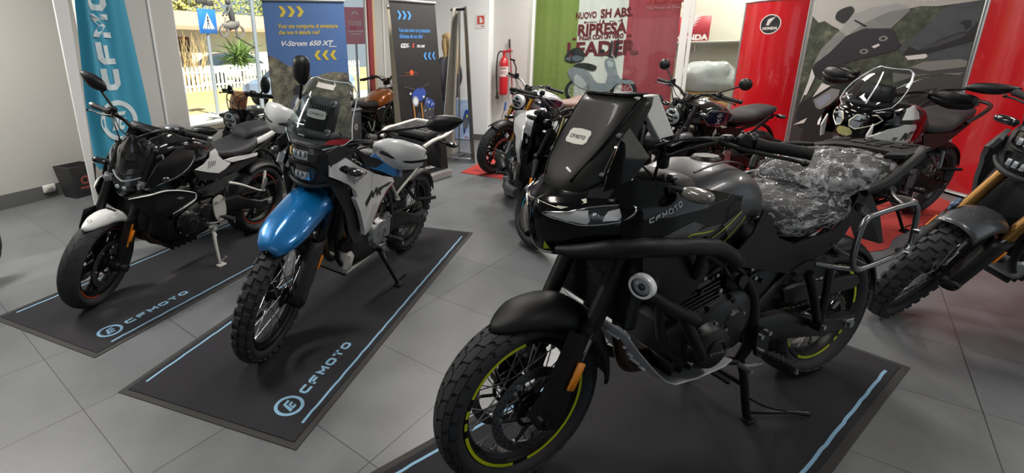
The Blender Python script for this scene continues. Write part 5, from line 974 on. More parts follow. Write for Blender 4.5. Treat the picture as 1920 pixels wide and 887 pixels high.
    def exhaust(s, hx, hz, muffler, m=None, pipe_m=None, sides=(.05, -.05), low=.24, tail=None):
        q = MB(); pm = pipe_m or mat('heat_tinted_steel', '#5a4a3d', .35, .9)
        for y in sides: q.tube([(hx-.04, y, hz), (hx+.05, y, hz-.02), (hx+.075, y*1.05, hz-.10), (hx+.02, y*.9, low+.06), (hx-.10, y*.5, low)], .021, 12, sm=5)
        q.tube([(hx-.08, 0, low), (-.05, -.02, low), (-.25, -.06, low+.02)], [.032, .03, .026], 12, sm=3); g = s.p('exhaust_header', q, pm)
        if muffler:
            (ax, ay, az), (bx, by, bz), r = muffler; A, B = V((ax, ay, az)), V((bx, by, bz)); q = MB(); q.tube([V((-.25, -.06, low+.02)), A.lerp(V((-.25, -.06, low+.02)), .4), A], .024, 12, sm=3); q.tube([A, A.lerp(B, .08), A.lerp(B, .85), B], [r*.6, r, r, r*.8], 22); q.tube([B, B+(B-A).normalized()*.03], [r*.45, r*.45], 14, mi=1); s.p('muffler', q, [m or BLK, STEEL], g)
    def indicator(s, at, d, m=None, lens=None, steer=False, name='turn_signal'):
        A = V(at); D = V(d); q = MB(); q.tube([A, A+D*.5], [.008, .007], 8); g = s.p(name, q, BLK, steer=steer); E = A+D; u = D.normalized(); q = MB(); q.ell(E, (.028, .05 if abs(u.y) > .5 else .028, .02), 14, 10, .8); s.p('lens', q, lens or DLENS, g); return g
    def seat(s, st, m=None, name='seat', seam=True, **kw):
        q = MB(); q.hull(st, 28, sm=4); return s.p(name, q, m or PLUG, smooth=50, **kw)
    def sides(s, poly, yf, th=.004, step=.025, name='side_panel', m=None, both=(1, -1), parent=None, steer=False):
        r = []
        for sg in both: q = MB(); q.panel(poly, lambda a, b: (a, sg*yf(a, b), b), th, step, inward=(0, -sg, 0)); r.append(s.p(name, q, m, parent, steer=steer, smooth=50))
        return r
def mesh_nose(levels, n=24, k=2.2):
    # levels: (z, x_front, half_width, x_back, power) -> rows of points, and a (y, z) -> point map on the same skin
    def xf(y, z):
        zs = [l[0] for l in levels]; f, w, b, p = (lerp(z, zs, [l[i] for l in levels]) for i in (1, 2, 3, 4)); t = min(1., abs(y)/max(w, 1e-4)); return f-(f-b)*t**p
    rows = [[V((xf(w*(2*i/n-1), z), w*(2*i/n-1), z)) for i in range(n+1)] for z, f, w, b, p in levels]
    return rows, xf
# ---------------------------------------------------------------- black adventure motorcycle in the foreground
GRAPH = mat('graphite_paint', '#4b4c4f', .38, .5, coat=.3, bump=.08, bscale=900); LIME = mat('lime_print', '#b7c21e', .4); GREYP = mat('grey_decal', '#3c3d40', .3, coat=.6); DECALW = mat('silver_decal', '#b5b6b8', .35, .3)
RACKS = mat('rack_silver', '#aaabad', .4, .35, bump=.1, bscale=200); FOAM = mat('white_foam', '#eae9e6', .8, bump=.4, bscale=90); SCRF = mat('screen_film_black', '#131311', .5, coat=.12, bump=.15, bscale=60, spec=.35); PLATEW = mat('label_white', '#d6d4cc', .5)
def wrap_material():
    m = bpy.data.materials.new('clear_plastic_wrap'); m.use_nodes = True; nt = m.node_tree; b = nt.nodes['Principled BSDF']; L = nt.links.new; N = nt.nodes.new
    b.inputs['Base Color'].default_value = lin('#d3d5d9'); b.inputs['Roughness'].default_value = .08; b.inputs['Specular IOR Level'].default_value = 1.; b.inputs['Coat Weight'].default_value = 1; b.inputs['Coat Roughness'].default_value = .05
    tc = N('ShaderNodeTexCoord'); mp = N('ShaderNodeMapping'); mp.inputs['Scale'].default_value = (2.6, 5.0, 6.5); mp.inputs['Rotation'].default_value = (0, .5, .4); L(tc.outputs['Object'], mp.inputs['Vector'])
    def nz(sc, det, dist):
        n = N('ShaderNodeTexNoise'); n.inputs['Scale'].default_value = sc; n.inputs['Detail'].default_value = det; n.inputs['Distortion'].default_value = dist; L(mp.outputs[0], n.inputs['Vector']); a = N('ShaderNodeMath'); a.operation = 'SUBTRACT'; a.inputs[1].default_value = .5; L(n.outputs['Fac'], a.inputs[0]); c = N('ShaderNodeMath'); c.operation = 'ABSOLUTE'; L(a.outputs[0], c.inputs[0]); return c
    r1, r2 = nz(1., 5, 1.6), nz(2.3, 3, 2.5); mn = N('ShaderNodeMath'); mn.operation = 'MINIMUM'; L(r1.outputs[0], mn.inputs[0]); L(r2.outputs[0], mn.inputs[1])
    mr = N('ShaderNodeMapRange'); mr.inputs['From Min'].default_value = .0; mr.inputs['From Max'].default_value = .045; mr.inputs['To Min'].default_value = .55; mr.inputs['To Max'].default_value = .05; L(mn.outputs[0], mr.inputs['Value']); L(mr.outputs[0], b.inputs['Alpha'])
    bp = N('ShaderNodeBump'); bp.inputs['Strength'].default_value = 1.; bp.inputs['Distance'].default_value = .11; bp.invert = True; L(mn.outputs[0], bp.inputs['Height']); L(bp.outputs[0], b.inputs['Normal']); L(bp.outputs[0], b.inputs['Coat Normal'])
    return m
def wrap_hull(st, seed, grow=.012, amp=.011):
    q = MB(); st = [(x, zb-grow*.5, zt+grow, w+grow, e, f) for x, zb, zt, w, e, f in [tuple(p)+((2.5, .5)[len(p)-4:] if len(p) < 6 else ()) for p in st]]
    q.hull(st, 96, sm=16); o = []
    for p in q.v:
        v = V(p); a = v.x*8+v.y*5; w = V((v.x*9+seed, v.y*22+3*noise.noise(v*9), v.z*26)); r = (1-abs(noise.noise(w)))**3*amp*1.5 - amp*.5 + noise.noise(v*34)*amp*.35
        c = V((v.x, 0, .88)); d = (v-c).normalized(); o.append(tuple(v+d*r))
    q.v = o; return q
def build_b3():
    b = Moto('glossy black adventure motorcycle in the foreground with plastic wrapped seats and silver pannier racks', (.9005, -2.2535), 152.13, 0, 1.56, 5, .33, .325, 25, .055)
    p = b.p; yr = 2*pi
    b.wheel(True, .33, .057, .243, 'spoke', tread='block', stripe=(LIME, [(R(95), R(205)), (R(215), R(222)), (R(226), R(233)), (R(275), R(335)), (R(345), R(352)), (R(356), R(363)), (R(10), R(80))]), disc_r=.16)
    b.wheel(False, .325, .076, .226, 'spoke', tread='block', stripe=(LIME, [(R(60), R(120)), (R(128), R(134)), (R(138), R(144)), (R(180), R(250)), (R(256), R(261)), (R(265), R(270)), (R(330), R(395))]), discs=(-1,), disc_r=.13)
    b.fork(1.07, .105, .029, .022, .60, MBLK, STEEL, reflector=False)
    # lower fork shields with lettering and reflector
    gp = [(.70, .645), (.615, .60), (.585, .52), (.60, .44), (.66, .36), (.745, .29), (.80, .30), (.825, .345), (.79, .41), (.745, .52)]
    g = b.sides(gp, lambda x, z: .136-.9*max(0, abs((x+.30*(z-.45))-.705)-.03)**1.3*2.0, .006, .02, 'fork_guard', MBLK, steer=True)
    for sg, o in ((1, g[0]), (-1, g[1])):
        q = MB(); q.box((.675, sg*.142, .475), (.034, .010, .10), .003, rot=Mx.Rotation(R(-24), 3, 'Y')); q.obj('reflector', AMBER, o)
        q = MB(); ftext(q, 'MSC', lambda a, c: (.655-.42*a-sg*0+.9*(-c)*.35, sg*.1415, .555+a*.9+c*.25), .036, bold=.001); q.obj('printed_letters', DECALW, o, smooth=0)
    tp = lambda t: lerp(t, [0, .06, .16, .34, 1], [.10, .48, .80, 1, 1])
    q = MB(); rows = []
    for i in range(25):
        t = i/24; a = R(24-112*t); r = lerp(t, [0, .15, .4, .7, 1], [.338, .368, .392, .375, .352]); dr = lerp(t, [0, .12, .4, .6, 1], [.012, .045, .10, .09, .05]); row = []
        for j in range(15):
            e = R(-90+180*j/14); y = .094*tp(t)*sin(e); rr = r-dr*(1-max(0, cos(e))**.75); row.append(V((b.fx-.0+rr*sin(a), y, .33+rr*cos(a))))
        rows.append(row)
    q.grid(rows); p('front_fender', q, MBLK, steer=True, solid=.005, smooth=70)
    b.bars(.27, 1.165, .41, .045, .10, MBLK, lever=1)
    # nose, lamps, beak
    lv = [(.862, .715, .06, .66, 1.6), (.885, .738, .12, .63, 1.6), (.93, .748, .195, .60, 1.6), (.97, .750, .222, .588, 1.6), (1.02, .750, .232, .578, 1.6), (1.040, .742, .226, .572, 1.6), (1.055, .705, .215, .57, 1.7), (1.075, .672, .20, .57, 1.9), (1.10, .640, .195, .56, 2.2), (1.14, .600, .185, .54, 2.3)]
    rows, xf = mesh_nose(lv); q = MB(); q.grid(rows); back = [[(v.x-.05, v.y*.93, v.z) for v in r] for r in rows]; nose = p('nose_fairing', q, GBLK, solid=.006, smooth=45)
    sk = lambda e: (lambda y, z: (xf(y, z)+e, y+(e if y > .12 else -e if y < -.12 else 0), z))
    hl = [(.035, 1.008), (.10, .992), (.145, .990), (.205, 1.010), (.226, 1.038), (.222, 1.056), (.196, 1.057), (.139, 1.043), (.105, 1.022)]
    for sg in (1, -1):
        q = MB(); q.panel([(sg*y, z) for y, z in hl], sk(.0045), .004, .012, inward=(-1, 0, 0)); h = p('headlight', q, DLENS, nose, smooth=50)
        q = MB(); q.tube([sk(.006)(sg*y, z) for y, z in sm_poly(hl, 3)], .0026, 6, closed=True); q.obj('lamp_bezel', CHROME, h)
        q = MB()
        for y, z, r in ((.162, 1.020, .013),): q.ell(sk(.006)(sg*y, z), (.010, r*1.3, r), 14, 10)
        q.obj('projector_lens', mat('projector_grey', '#5b6068', .08, .2, coat=1.), h)
        q = MB(); q.panel([(sg*y, z) for y, z in ((.046, 1.006), (.105, .995), (.146, .994), (.152, 1.006), (.142, 1.036), (.112, 1.028))], sk(.0065), .003, .012, inward=(-1, 0, 0)); q.panel([(sg*y, z) for y, z in ((.176, 1.008), (.203, 1.016), (.215, 1.040), (.196, 1.048), (.180, 1.038))], sk(.0065), .003, .012, inward=(-1, 0, 0)); q.obj('silver_reflector', mat('lamp_silver', '#d3d5d7', .25, .2), h)
        q = MB(); q.panel([(sg*.0*1, 1.028)] and [(sg*.012, 1.040), (sg*.085, 1.028), (sg*.125, 1.052), (sg*.118, 1.062), (sg*.075, 1.046), (sg*.012, 1.052)], sk(.0045), .004, .014, inward=(-1, 0, 0)); q.obj('running_light', mat('running_light_white', '#e6e2cf', .25, coat=.6), h)
        q = MB(); q.panel([(sg*.10, 1.062), (sg*.185, 1.070), (sg*.196, 1.094), (sg*.165, 1.112), (sg*.118, 1.088)], sk(.004), .004, .014, inward=(-1, 0, 0)); q.obj('upper_lens', DLENS, h)
        q = MB(); q.add([sk(.005)(sg*y, z) for y, z in ((.030, .885), (.040, .915), (.048, .89), (.066, .882), (.038, .874))], [(0, 1, 2), (0, 2, 3, 4)]); q.obj('beak_decal', LIME, h, smooth=0)
    q = MB(); tr = [[(v.x-.012, v.y*.92, v.z) for v in r] for r in rows]; q.grid([[(.52, v.y*.8, v.z) for v in r] for r in (rows[1], rows[-1])]); p('nose_backing', q, BLK, solid=.01)
    # screen with side deflectors, label, display
    sl = [(1.055, .678, .045, .67, 2), (1.075, .680, .095, .65, 2.6), (1.11, .668, .132, .60, 3.2), (1.15, .646, .146, .57, 3.6), (1.20, .612, .148, .54, 4), (1.26, .572, .146, .50, 4), (1.32, .532, .140, .462, 4), (1.345, .512, .134, .452, 4)]
    rws, xs = mesh_nose(sl); q = MB(); q.grid(rws); scr = p('windscreen', q, SCRF, solid=.005, smooth=60)
    fs = lambda e: (lambda y, z: (xs(y, z)+e, y, z)); q = MB(); q.panel(sm_poly([(-.040, 1.205), (.040, 1.205), (.046, 1.225), (.040, 1.245), (-.040, 1.245), (-.046, 1.225)], 2), fs(.006), .003, .012, inward=(-1, 0, 0)); lb = p('name_label', q, PLATEW, scr)
    q = MB(); strokes(q, 'CFMOTO', lambda a, c: fs(.0075)(-.033+a, 1.219+c), .0105, .009, .0024, .0019); q.obj('label_lettering', mat('print_dark'), lb, smooth=0)
    q = MB(); q.tube([fs(.004)(y, 1.0) for y in ()] or [fs(.004)(.06, 1.10), fs(.004)(.10, 1.20), fs(.004)(.115, 1.30), fs(.004)(.12, 1.345)], .004, 8, sm=4); q.tube([fs(.004)(-.06, 1.10), fs(.004)(-.10, 1.20), fs(.004)(-.115, 1.30), fs(.004)(-.12, 1.345)], .004, 8, sm=4); q.tube([fs(.003)(.12*(k/6-1), 1.35) for k in range(13)], .005, 8); p('screen_ridges', q, GBLK, scr)
    for sg in (1, -1):
        q = MB(); q.panel(sm_poly([(.601, 1.277), (.518, 1.189), (.565, 1.135), (.66, 1.10), (.653, 1.151), (.625, 1.25)], 1), lambda a, c: (a, sg*(.205-.35*max(0, a-.62)), c), .004, .03, inward=(0, -sg, 0)); d = p('side_deflector', q, SMOKE, scr)
        q = MB(); q.box((.600, sg*.158, 1.18), (.030, .012, .10), .005, rot=Mx.Rotation(R(-28), 3, 'Y')); q.cyl((.592, sg*.160, 1.245), (.592, sg*.178, 1.245), .012, 16); q.cyl((.632, sg*.150, 1.135), (.632, sg*.168, 1.135), .012, 16); q.cyl((.600, sg*.160, 1.215), (.600, sg*.178, 1.215), .006, 8, mi=1); q.obj('deflector_mount', [BLK, STEEL], d)
        if sg < 0: q = MB(); q.tube([(.515, -.178, 1.255), (.545, -.178, 1.17), (.585, -.165, 1.075)], .0055, 6, sm=3); q.obj('yellow_strap', mat('straw_strap', '#a59f63', .7), d)
    q = MB(); q.box((.40, -.01, 1.275), (.035, .20, .15), .01, rot=Mx.Rotation(R(-28), 3, 'Y')); q.box((.36, -.01, 1.19), (.10, .14, .05), .015); ds = p('instrument_display', q, BLK)
    q = MB(); q.panel([(.497, 1.346), (.415, 1.350), (.332, 1.222), (.392, 1.214)], lambda a, c: (a, .118, c), .03, .05, inward=(0, -1, 0)); q.obj('foam_protector', FOAM, ds, bevel=.003)
    q = MB(); q.tube([(.50, -.13, 1.10), (.44, -.10, 1.22), (.40, -.06, 1.30)], .01, 8, sm=3); q.tube([(.50, .13, 1.10), (.46, .11, 1.22), (.42, .08, 1.30)], .01, 8, sm=3); q.box((.50, 0, 1.12), (.12, .22, .10), .02); q.obj('display_bracket', BLK, ds)
    # side fairings
    def yf(x, z): return lerp(x, [-.2, 0, .15, .3, .45, .58, .66], [.12, .165, .205, .24, .255, .238, .19])-.45*max(0, z-1.03)-.25*max(0, .92-z)
    sp = [(.62, 1.125), (.536, 1.125), (.455, 1.111), (.325, 1.08), (.19, 1.044), (.016, .995), (-.03, .977), (-.029, .958), (-.02, .911), (.011, .855), (.069, .829), (.17, .865), (.278, .895), (.417, .913), (.513, .92), (.60, .935), (.612, 1.0), (.612, 1.06)]
    for sg, o in zip((1, -1), b.sides(sp, yf, .006, .022, 'side_fairing', GBLK)):
        F = lambda e: (lambda x, z: (x, sg*(yf(x, z)+e), z)); q = MB()
        A = V((.535, 1.004)); d = V((-.113, .036)).normalized(); n = V((-d.y, d.x)) if d.x < 0 else V((-d.y, d.x)); n = V((.30, .95)).normalized()
        if sg > 0: strokes(q, 'CFMOTO', lambda a, c: F(.0012)(A.x+d.x*a+n.x*c*.3, A.y+d.y*a+n.y*c), .0165, .0185, .0032, .0045)
        else: strokes(q, 'CFMOTO', lambda a, c: F(.0012)(A.x-.118+a, A.y+.036-.3*a+c), .0155, .0165, .0042, .0040)
        q.obj('fairing_name', DECALW, o, smooth=0)
        q = MB(); q.panel([(.527, .946), (.44, .972), (.362, .986), (.31, .966), (.34, .95), (.29, .955), (.20, .945), (.24, .93), (.33, .925), (.43, .930)], F(.001), 0, .02); q.panel([(.19, .94), (.06, .965), (.0, .955), (.03, .915), (.06, .875), (.10, .865)], F(.001), 0, .02); q.obj('grey_graphic', GREYP, o, smooth=40)
        q = MB()
        for pl in ([(.507, .924), (.452, .946), (.442, .925), (.36, .945), (.25, .935)], [(.25, .905), (.15, .93), (.02, .972)], [(.13, .862), (.07, .90), (.0, .955)], [(-.022, .965), (.01, .94)]):
            for i in range(len(pl)-1):
                a, c = V(pl[i]), V(pl[i+1]); k = 6; nn = (c-a).orthogonal().normalized()*.0021
                for j in range(k): s0, s1 = a.lerp(c, j/k), a.lerp(c, (j+1)/k); q.add([F(.0016)(*(s0+nn)), F(.0016)(*(s1+nn)), F(.0016)(*(s1-nn)), F(.0016)(*(s0-nn))], [(0, 1, 2, 3)])
        q.obj('lime_pinstripe', LIME, o, smooth=0)
        b.indicator((.455, sg*.235, 1.098), (-.035, sg*.055, -.012), lens=mat('wrapped_lens', '#6f6d69', .10, coat=1, bump=1., bscale=90))
    # matte cheek below the lamps running into the upper crash bar
    for sg in (1, -1):
        q = MB(); q.tube([(.715, sg*.075, .895), (.685, sg*.135, .905), (.63, sg*.20, .925), (.55, sg*.24, .935), (.46, sg*.258, .925)], [.012, .024, .030, .031, .029], 16, sm=6); q.tube([(.46, sg*.258, .925), (.38, sg*.265, .918), (.31, sg*.262, .902), (.26, sg*.255, .89), (.20, sg*.25, .86), (.155, sg*.25, .825)], [.027, .026, .026, .026, .025, .025], 16, sm=6)
        o = p('upper_crash_bar', q, MBLK, smooth=60); q = MB(); q.cyl((.157, sg*.25, .827), (.150, sg*.25, .822), .026, 16); q.obj('bar_plug', BLK, o)
        q = MB(); q.tube([(.52, sg*.20, .79), (.46, sg*.245, .745), (.38, sg*.25, .695), (.30, sg*.25, .648)], .022, 14, sm=5); q.tube([(.36, sg*.245, .685), (.27, sg*.235, .56), (.18, sg*.20, .46), (.12, sg*.16, .40)], .019, 12, sm=5); q.tube([(.30, sg*.25, .90), (.28, sg*.22, .80), (.22, sg*.16, .74)], .015, 10, sm=3); p('lower_crash_bar', q, MBLK)
        a = V((.545, sg*.262, .825)); u = V((.93, sg*.28, -.05)).normalized(); q = MB(); q.lathe([(.0, -.05), (.022, -.045), (.030, -.03), (.034, .0), (.034, .018), (.030, .02), (.029, .012), (0, .012)], a, u, 28); f = p('fog_lamp', q, BLK)
        q = MB(); q.lathe([(.0285, .022), (.0365, .022), (.038, .016), (.038, .002), (.034, .0)], a, u, 32); q.obj('ring', mat('lamp_ring_silver', '#eceeef', .3, .1), f); q = MB(); q.lathe([(.029, .013), (.018, .017), (0, .019)], a, u, 24); q.obj('lens', LENS, f)
        q = MB(); q.ell(a+u*.014, (.009, .013, .013), 12, 8); q.obj('led_core', DLENS, f)
        q = MB(); q.cyl(a-u*.03, a-u*.03+V((-.03, -sg*.03, -.05)), .012, 10); q.obj('lamp_bracket', BLK, f)
        q = MB(); q.panel(sm_poly([(.50, .90), (.36, .885), (.24, .84), (.20, .76), (.26, .66), (.33, .64), (.40, .70), (.47, .78)], 2), lambda x, z: (x, sg*(.205-.25*max(0, .8-z)), z), .006, .03, inward=(0, -sg, 0)); p('inner_cowl', q, BLK)
    # tank, seats, side covers
    q = MB(); q.hull([(.27, .93, 1.02, .10, 2.6), (.20, .90, 1.070, .155, 2.6), (.08, .88, 1.098, .185, 2.6), (-.03, .87, 1.078, .175, 2.5), (-.09, .86, 1.02, .145, 2.4), (-.125, .86, .955, .10, 2.2)], 40, sm=6); t = p('fuel_tank', q, GRAPH, smooth=60)
    q = MB(); q.hull([(.345, .96, 1.03, .08, 3), (.31, .94, 1.075, .13, 3.2), (.24, .93, 1.082, .14, 3.2), (.19, .95, 1.07, .12, 3)], 28, sm=4); q.obj('cockpit_cover', MBLK, t); q = MB(); q.tube([(.19, .09, 1.083), (.08, .10, 1.108), (-.03, .09, 1.088), (-.085, .05, 1.04)], .006, 8, sm=4, flat=.5); q.obj('tank_seam', MBLK, t)
    q = MB(); q.lathe([(0, .012), (.04, .012), (.048, .004), (.05, 0)], (.03, 0, 1.098), (0, 0, 1), 28); q.obj('filler_cap', BLK, t); q = MB(); q.box((.30, .10, 1.083), (.03, .025, .02), .004); q.obj('key_lock', STEEL, t)
    WR = wrap_material(); st1 = [(-.095, .87, .935, .07, 2.6), (-.14, .83, .962, .13, 2.8), (-.25, .795, .950, .178, 2.8), (-.40, .795, .935, .178, 2.8), (-.53, .81, .940, .165, 2.8), (-.60, .835, .93, .13, 2.6)]; st2 = [(-.45, .90, .96, .10, 2.4), (-.485, .88, 1.015, .145, 2.6), (-.60, .895, 1.045, .165, 2.6), (-.75, .92, 1.048, .158, 2.6), (-.88, .945, 1.025, .12, 2.6), (-.935, .965, 1.0, .06, 2.4)]
    s1 = b.seat(st1); s2 = b.seat(st2, name='passenger_seat')
    for o, s_, k in ((s1, st1, 1.3), (s2, st2, 7.7)): w = wrap_hull(s_, k).obj('plastic_wrap', WR, o, smooth=180)
    def ys(x, z): return lerp(x, [-.75, -.55, -.3, 0, .12], [.12, .165, .175, .19, .20])-.2*max(0, .75-z)
    b.sides([(-.04, .945), (.0, .87), (.06, .825), (.135, .845), (.125, .785), (-.05, .73), (-.215, .678), (-.299, .650), (-.42, .68), (-.513, .71), (-.62, .765), (-.669, .80), (-.75, .925), (-.70, .94), (-.61, .865), (-.5, .80), (-.26, .785), (-.15, .83), (-.09, .92)], ys, .006, .025, 'side_cover', MBLK)
    q = MB(); q.hull([(-.60, .80, .90, .12, 3), (-.75, .84, .97, .13, 3), (-.90, .90, 1.0, .09, 3), (-.97, .94, .99, .05, 3)], 20, sm=3); tail = p('tail', q, MBLK); q = MB(); q.box((-.975, 0, .96), (.03, .10, .03), .008); q.obj('tail_light', mat('tail_red', '#5e1216', .2, coat=1), tail)
    q = MB(); q.panel([(-.82, .86), (-1.02, .70), (-1.10, .60), (-1.13, .60), (-1.05, .74), (-.9, .90)], lambda x, z: (x, .05, z), .10, .1, inward=(0, -1, 0)); q.obj('plate_hanger', BLK, tail)
    for sg in (1, -1): b.indicator((-.93, sg*.06, .86), (-.03, sg*.09, -.01), lens=mat('wrapped_lens'))
    # luggage carrier with grab rails
    q = MB(); base = [(-.80, .125), (-.86, .165), (-1.00, .150), (-1.13, .125), (-1.16, .08), (-1.16, -.08), (-1.13, -.125), (-1.00, -.150), (-.86, -.165), (-.80, -.125), (-.90, -.10), (-.92, 0), (-.90, .10)]; Z = lambda x, y: 1.045+.06*(-.8-x)*0+.01
    q.panel(base, lambda x, y: (x, y, Z(x, y)), .018, .05, inward=(0, 0, -1)); c = p('luggage_carrier', q, MBLK, bevel=.003); q = MB()
    for x, y, dx, dy in ((-1.02, .07, .05, .05), (-1.10, .07, .05, .04), (-1.02, -.07, .05, .05), (-1.10, -.07, .05, .04), (-1.06, 0, .08, .03), (-.98, 0, .03, .05)): q.box((x, y, Z(x, y)+.002), (dx, dy, .006), .002)
    q.obj('carrier_slots', GBLK, c)
    for sg in (1, -1):
        q = MB(); q.tube([(-.62, sg*.175, .935), (-.74, sg*.185, .965), (-.86, sg*.175, 1.01), (-.98, sg*.155, 1.04), (-1.05, sg*.13, 1.05)], [.014, .017, .018, .018, .014], 10, sm=4, flat=1.3); q.tube([(-.86, sg*.17, 1.04), (-.70, sg*.19, 1.055), (-.55, sg*.20, 1.02), (-.50, sg*.185, .97)], .013, 10, sm=4) if sg < 0 else None; q.obj('grab_rail', MBLK, c)
    # pannier racks
    for sg in (1, -1):
        q = MB(); y = .29; lp = [(-.405, .84), (-.425, .885), (-.47, .90), (-.68, .912), (-.73, .895), (-.748, .85), (-.758, .755), (-.74, .725), (-.69, .712), (-.49, .694), (-.435, .70), (-.405, .74)]; q.tube([(x, sg*(y+.012*((x+.58)/.17)**2*0), z) for x, z in lp], .0095, 12, sm=4, closed=True)
        q.tube([(-.45, sg*.29, .897), (-.50, sg*.24, .885), (-.60, sg*.185, .875)], .0095, 10, sm=3); q.tube([(-.64, sg*.29, .91), (-.68, sg*.24, .925), (-.76, sg*.18, .935)], .0095, 10, sm=3); q.tube([(-.47, sg*.29, .696), (-.43, sg*.25, .688), (-.385, sg*.19, .69)], .011, 10, sm=3)
        for e in ((-.60, .185, .875), (-.76, .18, .935)): q.cyl((e[0]-.02, sg*(e[1]-.015), e[2]), (e[0]+.02, sg*(e[1]+.02), e[2]), .017, 14)
        q.tube([(-.52, sg*.28, .694), (-.47, sg*.22, .735), (-.44, sg*.20, .76)], .006, 8); r = p('pannier_rack', q, RACKS, smooth=60)
        for x, z in ((-.755, .80), (-.72, .718)): q.cyl((x, sg*.29, z), (x, sg*.31, z), .011, 10)
        q.obj('rack_knob', STEEL, r)
    # engine bay
    b.engine(.23, -.20, .335, .12, 14, .74, .175, (.085, .44, .082), txt=True, cover2=(-.04, .50)); b.frame((.47, 1.0), (-.20, .40), (-.78, .84), down=(.22, .42)); b.radiator(.475, .62, .88, .17)
    q = MB(); q.hull([(.20, .72, .88, .11, 4), (.05, .70, .90, .14, 4), (-.10, .66, .90, .13, 4), (-.25, .62, .80, .10, 4)], 20, sm=2); p('airbox', q, BLK)
    q = MB(); q.hull([(-.10, .46, .66, .10, 4), (-.22, .42, .70, .115, 4), (-.34, .50, .72, .11, 4), (-.46, .60, .74, .09, 4)], 20, sm=2); p('shock_cover', q, BLK)
    b.exhaust(.36, .66, ((-.45, -.17, .52), (-.98, -.20, .68), .065), sides=(.07, -.07), low=.33); b.swing((-.20, .40), .115, chain=True, sprocket_m=DSIL, hh=.05)
    for sg in (1,): q = MB(); q.panel([(-.36, .545), (-.46, .555), (-.86, .515), (-.895, .47), (-.86, .455), (-.48, .475), (-.38, .49)], lambda x, z: (x, .118-.05*max(0, -.7-x), z), .02, .04, inward=(0, -1, 0)); p('chain_guard', q, BLK, bevel=.003)
    q = MB(); q.panel([(-.30, .665), (-.38, .69), (-.545, .66), (-.55, .615), (-.47, .60), (-.38, .625)], lambda x, z: (x, .165, z), .02, .04, inward=(0, -1, 0)); q.tube([(-.40, .165, .64), (-.45, .175, .53), (-.505, .18, .40)], [.018, .015, .014], 10, sm=3); q.tube([(-.53, .165, .64), (-.525, .175, .54), (-.515, .18, .40)], [.016, .014, .014], 10, sm=3); q.cyl((-.51, .16, .395), (-.51, .20, .395), .024, 14); h = p('passenger_peg_hanger', q, MBLK); q = MB(); q.cyl((-.51, .20, .395), (-.51, .206, .395), .010, 8); q.obj('hanger_bolt', STEEL, h)
    b.fender(False, .345, .085, -88, 12, BLK, name='rear_hugger', drop=.05); b.shock((-.22, 0, .72), (-.28, 0, .34))
    b.pegs(-.20, .35, .19, .11, plate_m=BLK, k=.6)
    # bash plate
    q = MB(); pr = [(.495, .60), (.42, .50), (.33, .395), (.26, .325), (.21, .298), (.10, .292), (-.04, .305), (-.075, .325)]
    q.grid([[(x, sg*.0+y, z+(.0 if abs(y) < .12 else .009)) for y in (-.15, -.145, -.115, -.04, .04, .115, .145, .15)] for sg in (1,) for x, z in pr]); sp_ = p('bash_plate', q, mat('brushed_plate', '#b9babd', .5, .0, bump=.15, bscale=150), solid=.004, smooth=25)
    for yy in (-.075, .075):
        for k in range(5): x = .45-.038*k; z = lerp(-x, [-.495, -.42, -.33, -.26], [.60, .50, .395, .325]); q = MB(); q.box((x+.006, yy, z-.006), (.008, .06-.006*k, .010), .002, rot=Mx.Rotation(R(-52), 3, 'Y')); q.obj('plate_slot', mat('slot_white', '#f0f0f0', .5), sp_)
    # centre stand
    q = MB()
    for sg in (1, -1): q.tube([(-.20, sg*.10, .27), (-.215, sg*.115, .20), (-.225, sg*.14, .06), (-.232, sg*.15, .014)], [.016, .016, .015, .016], 12, sm=4); q.box((-.232, sg*.155, .012), (.05, .04, .014), .005)
    q.tube([(-.215, -.12, .16), (-.215, .12, .16)], .011, 10); q.tube([(-.228, .145, .045), (-.30, .18, .045), (-.40, .21, .035), (-.47, .235, .022)], [.009, .009, .008, .012], 8, sm=4); q.tube([(-.225, .14, .11), (-.30, .17, .065), (-.38, .205, .045)], .005, 6, sm=3); p('centre_stand', q, BLK)
    q = MB(); q.tube([(.02, .11, .30), (-.06, .115, .245), (-.12, .12, .20)], .010, 8, sm=3); p('side_stand', q, BLK)
    return b
B3 = build_b3()
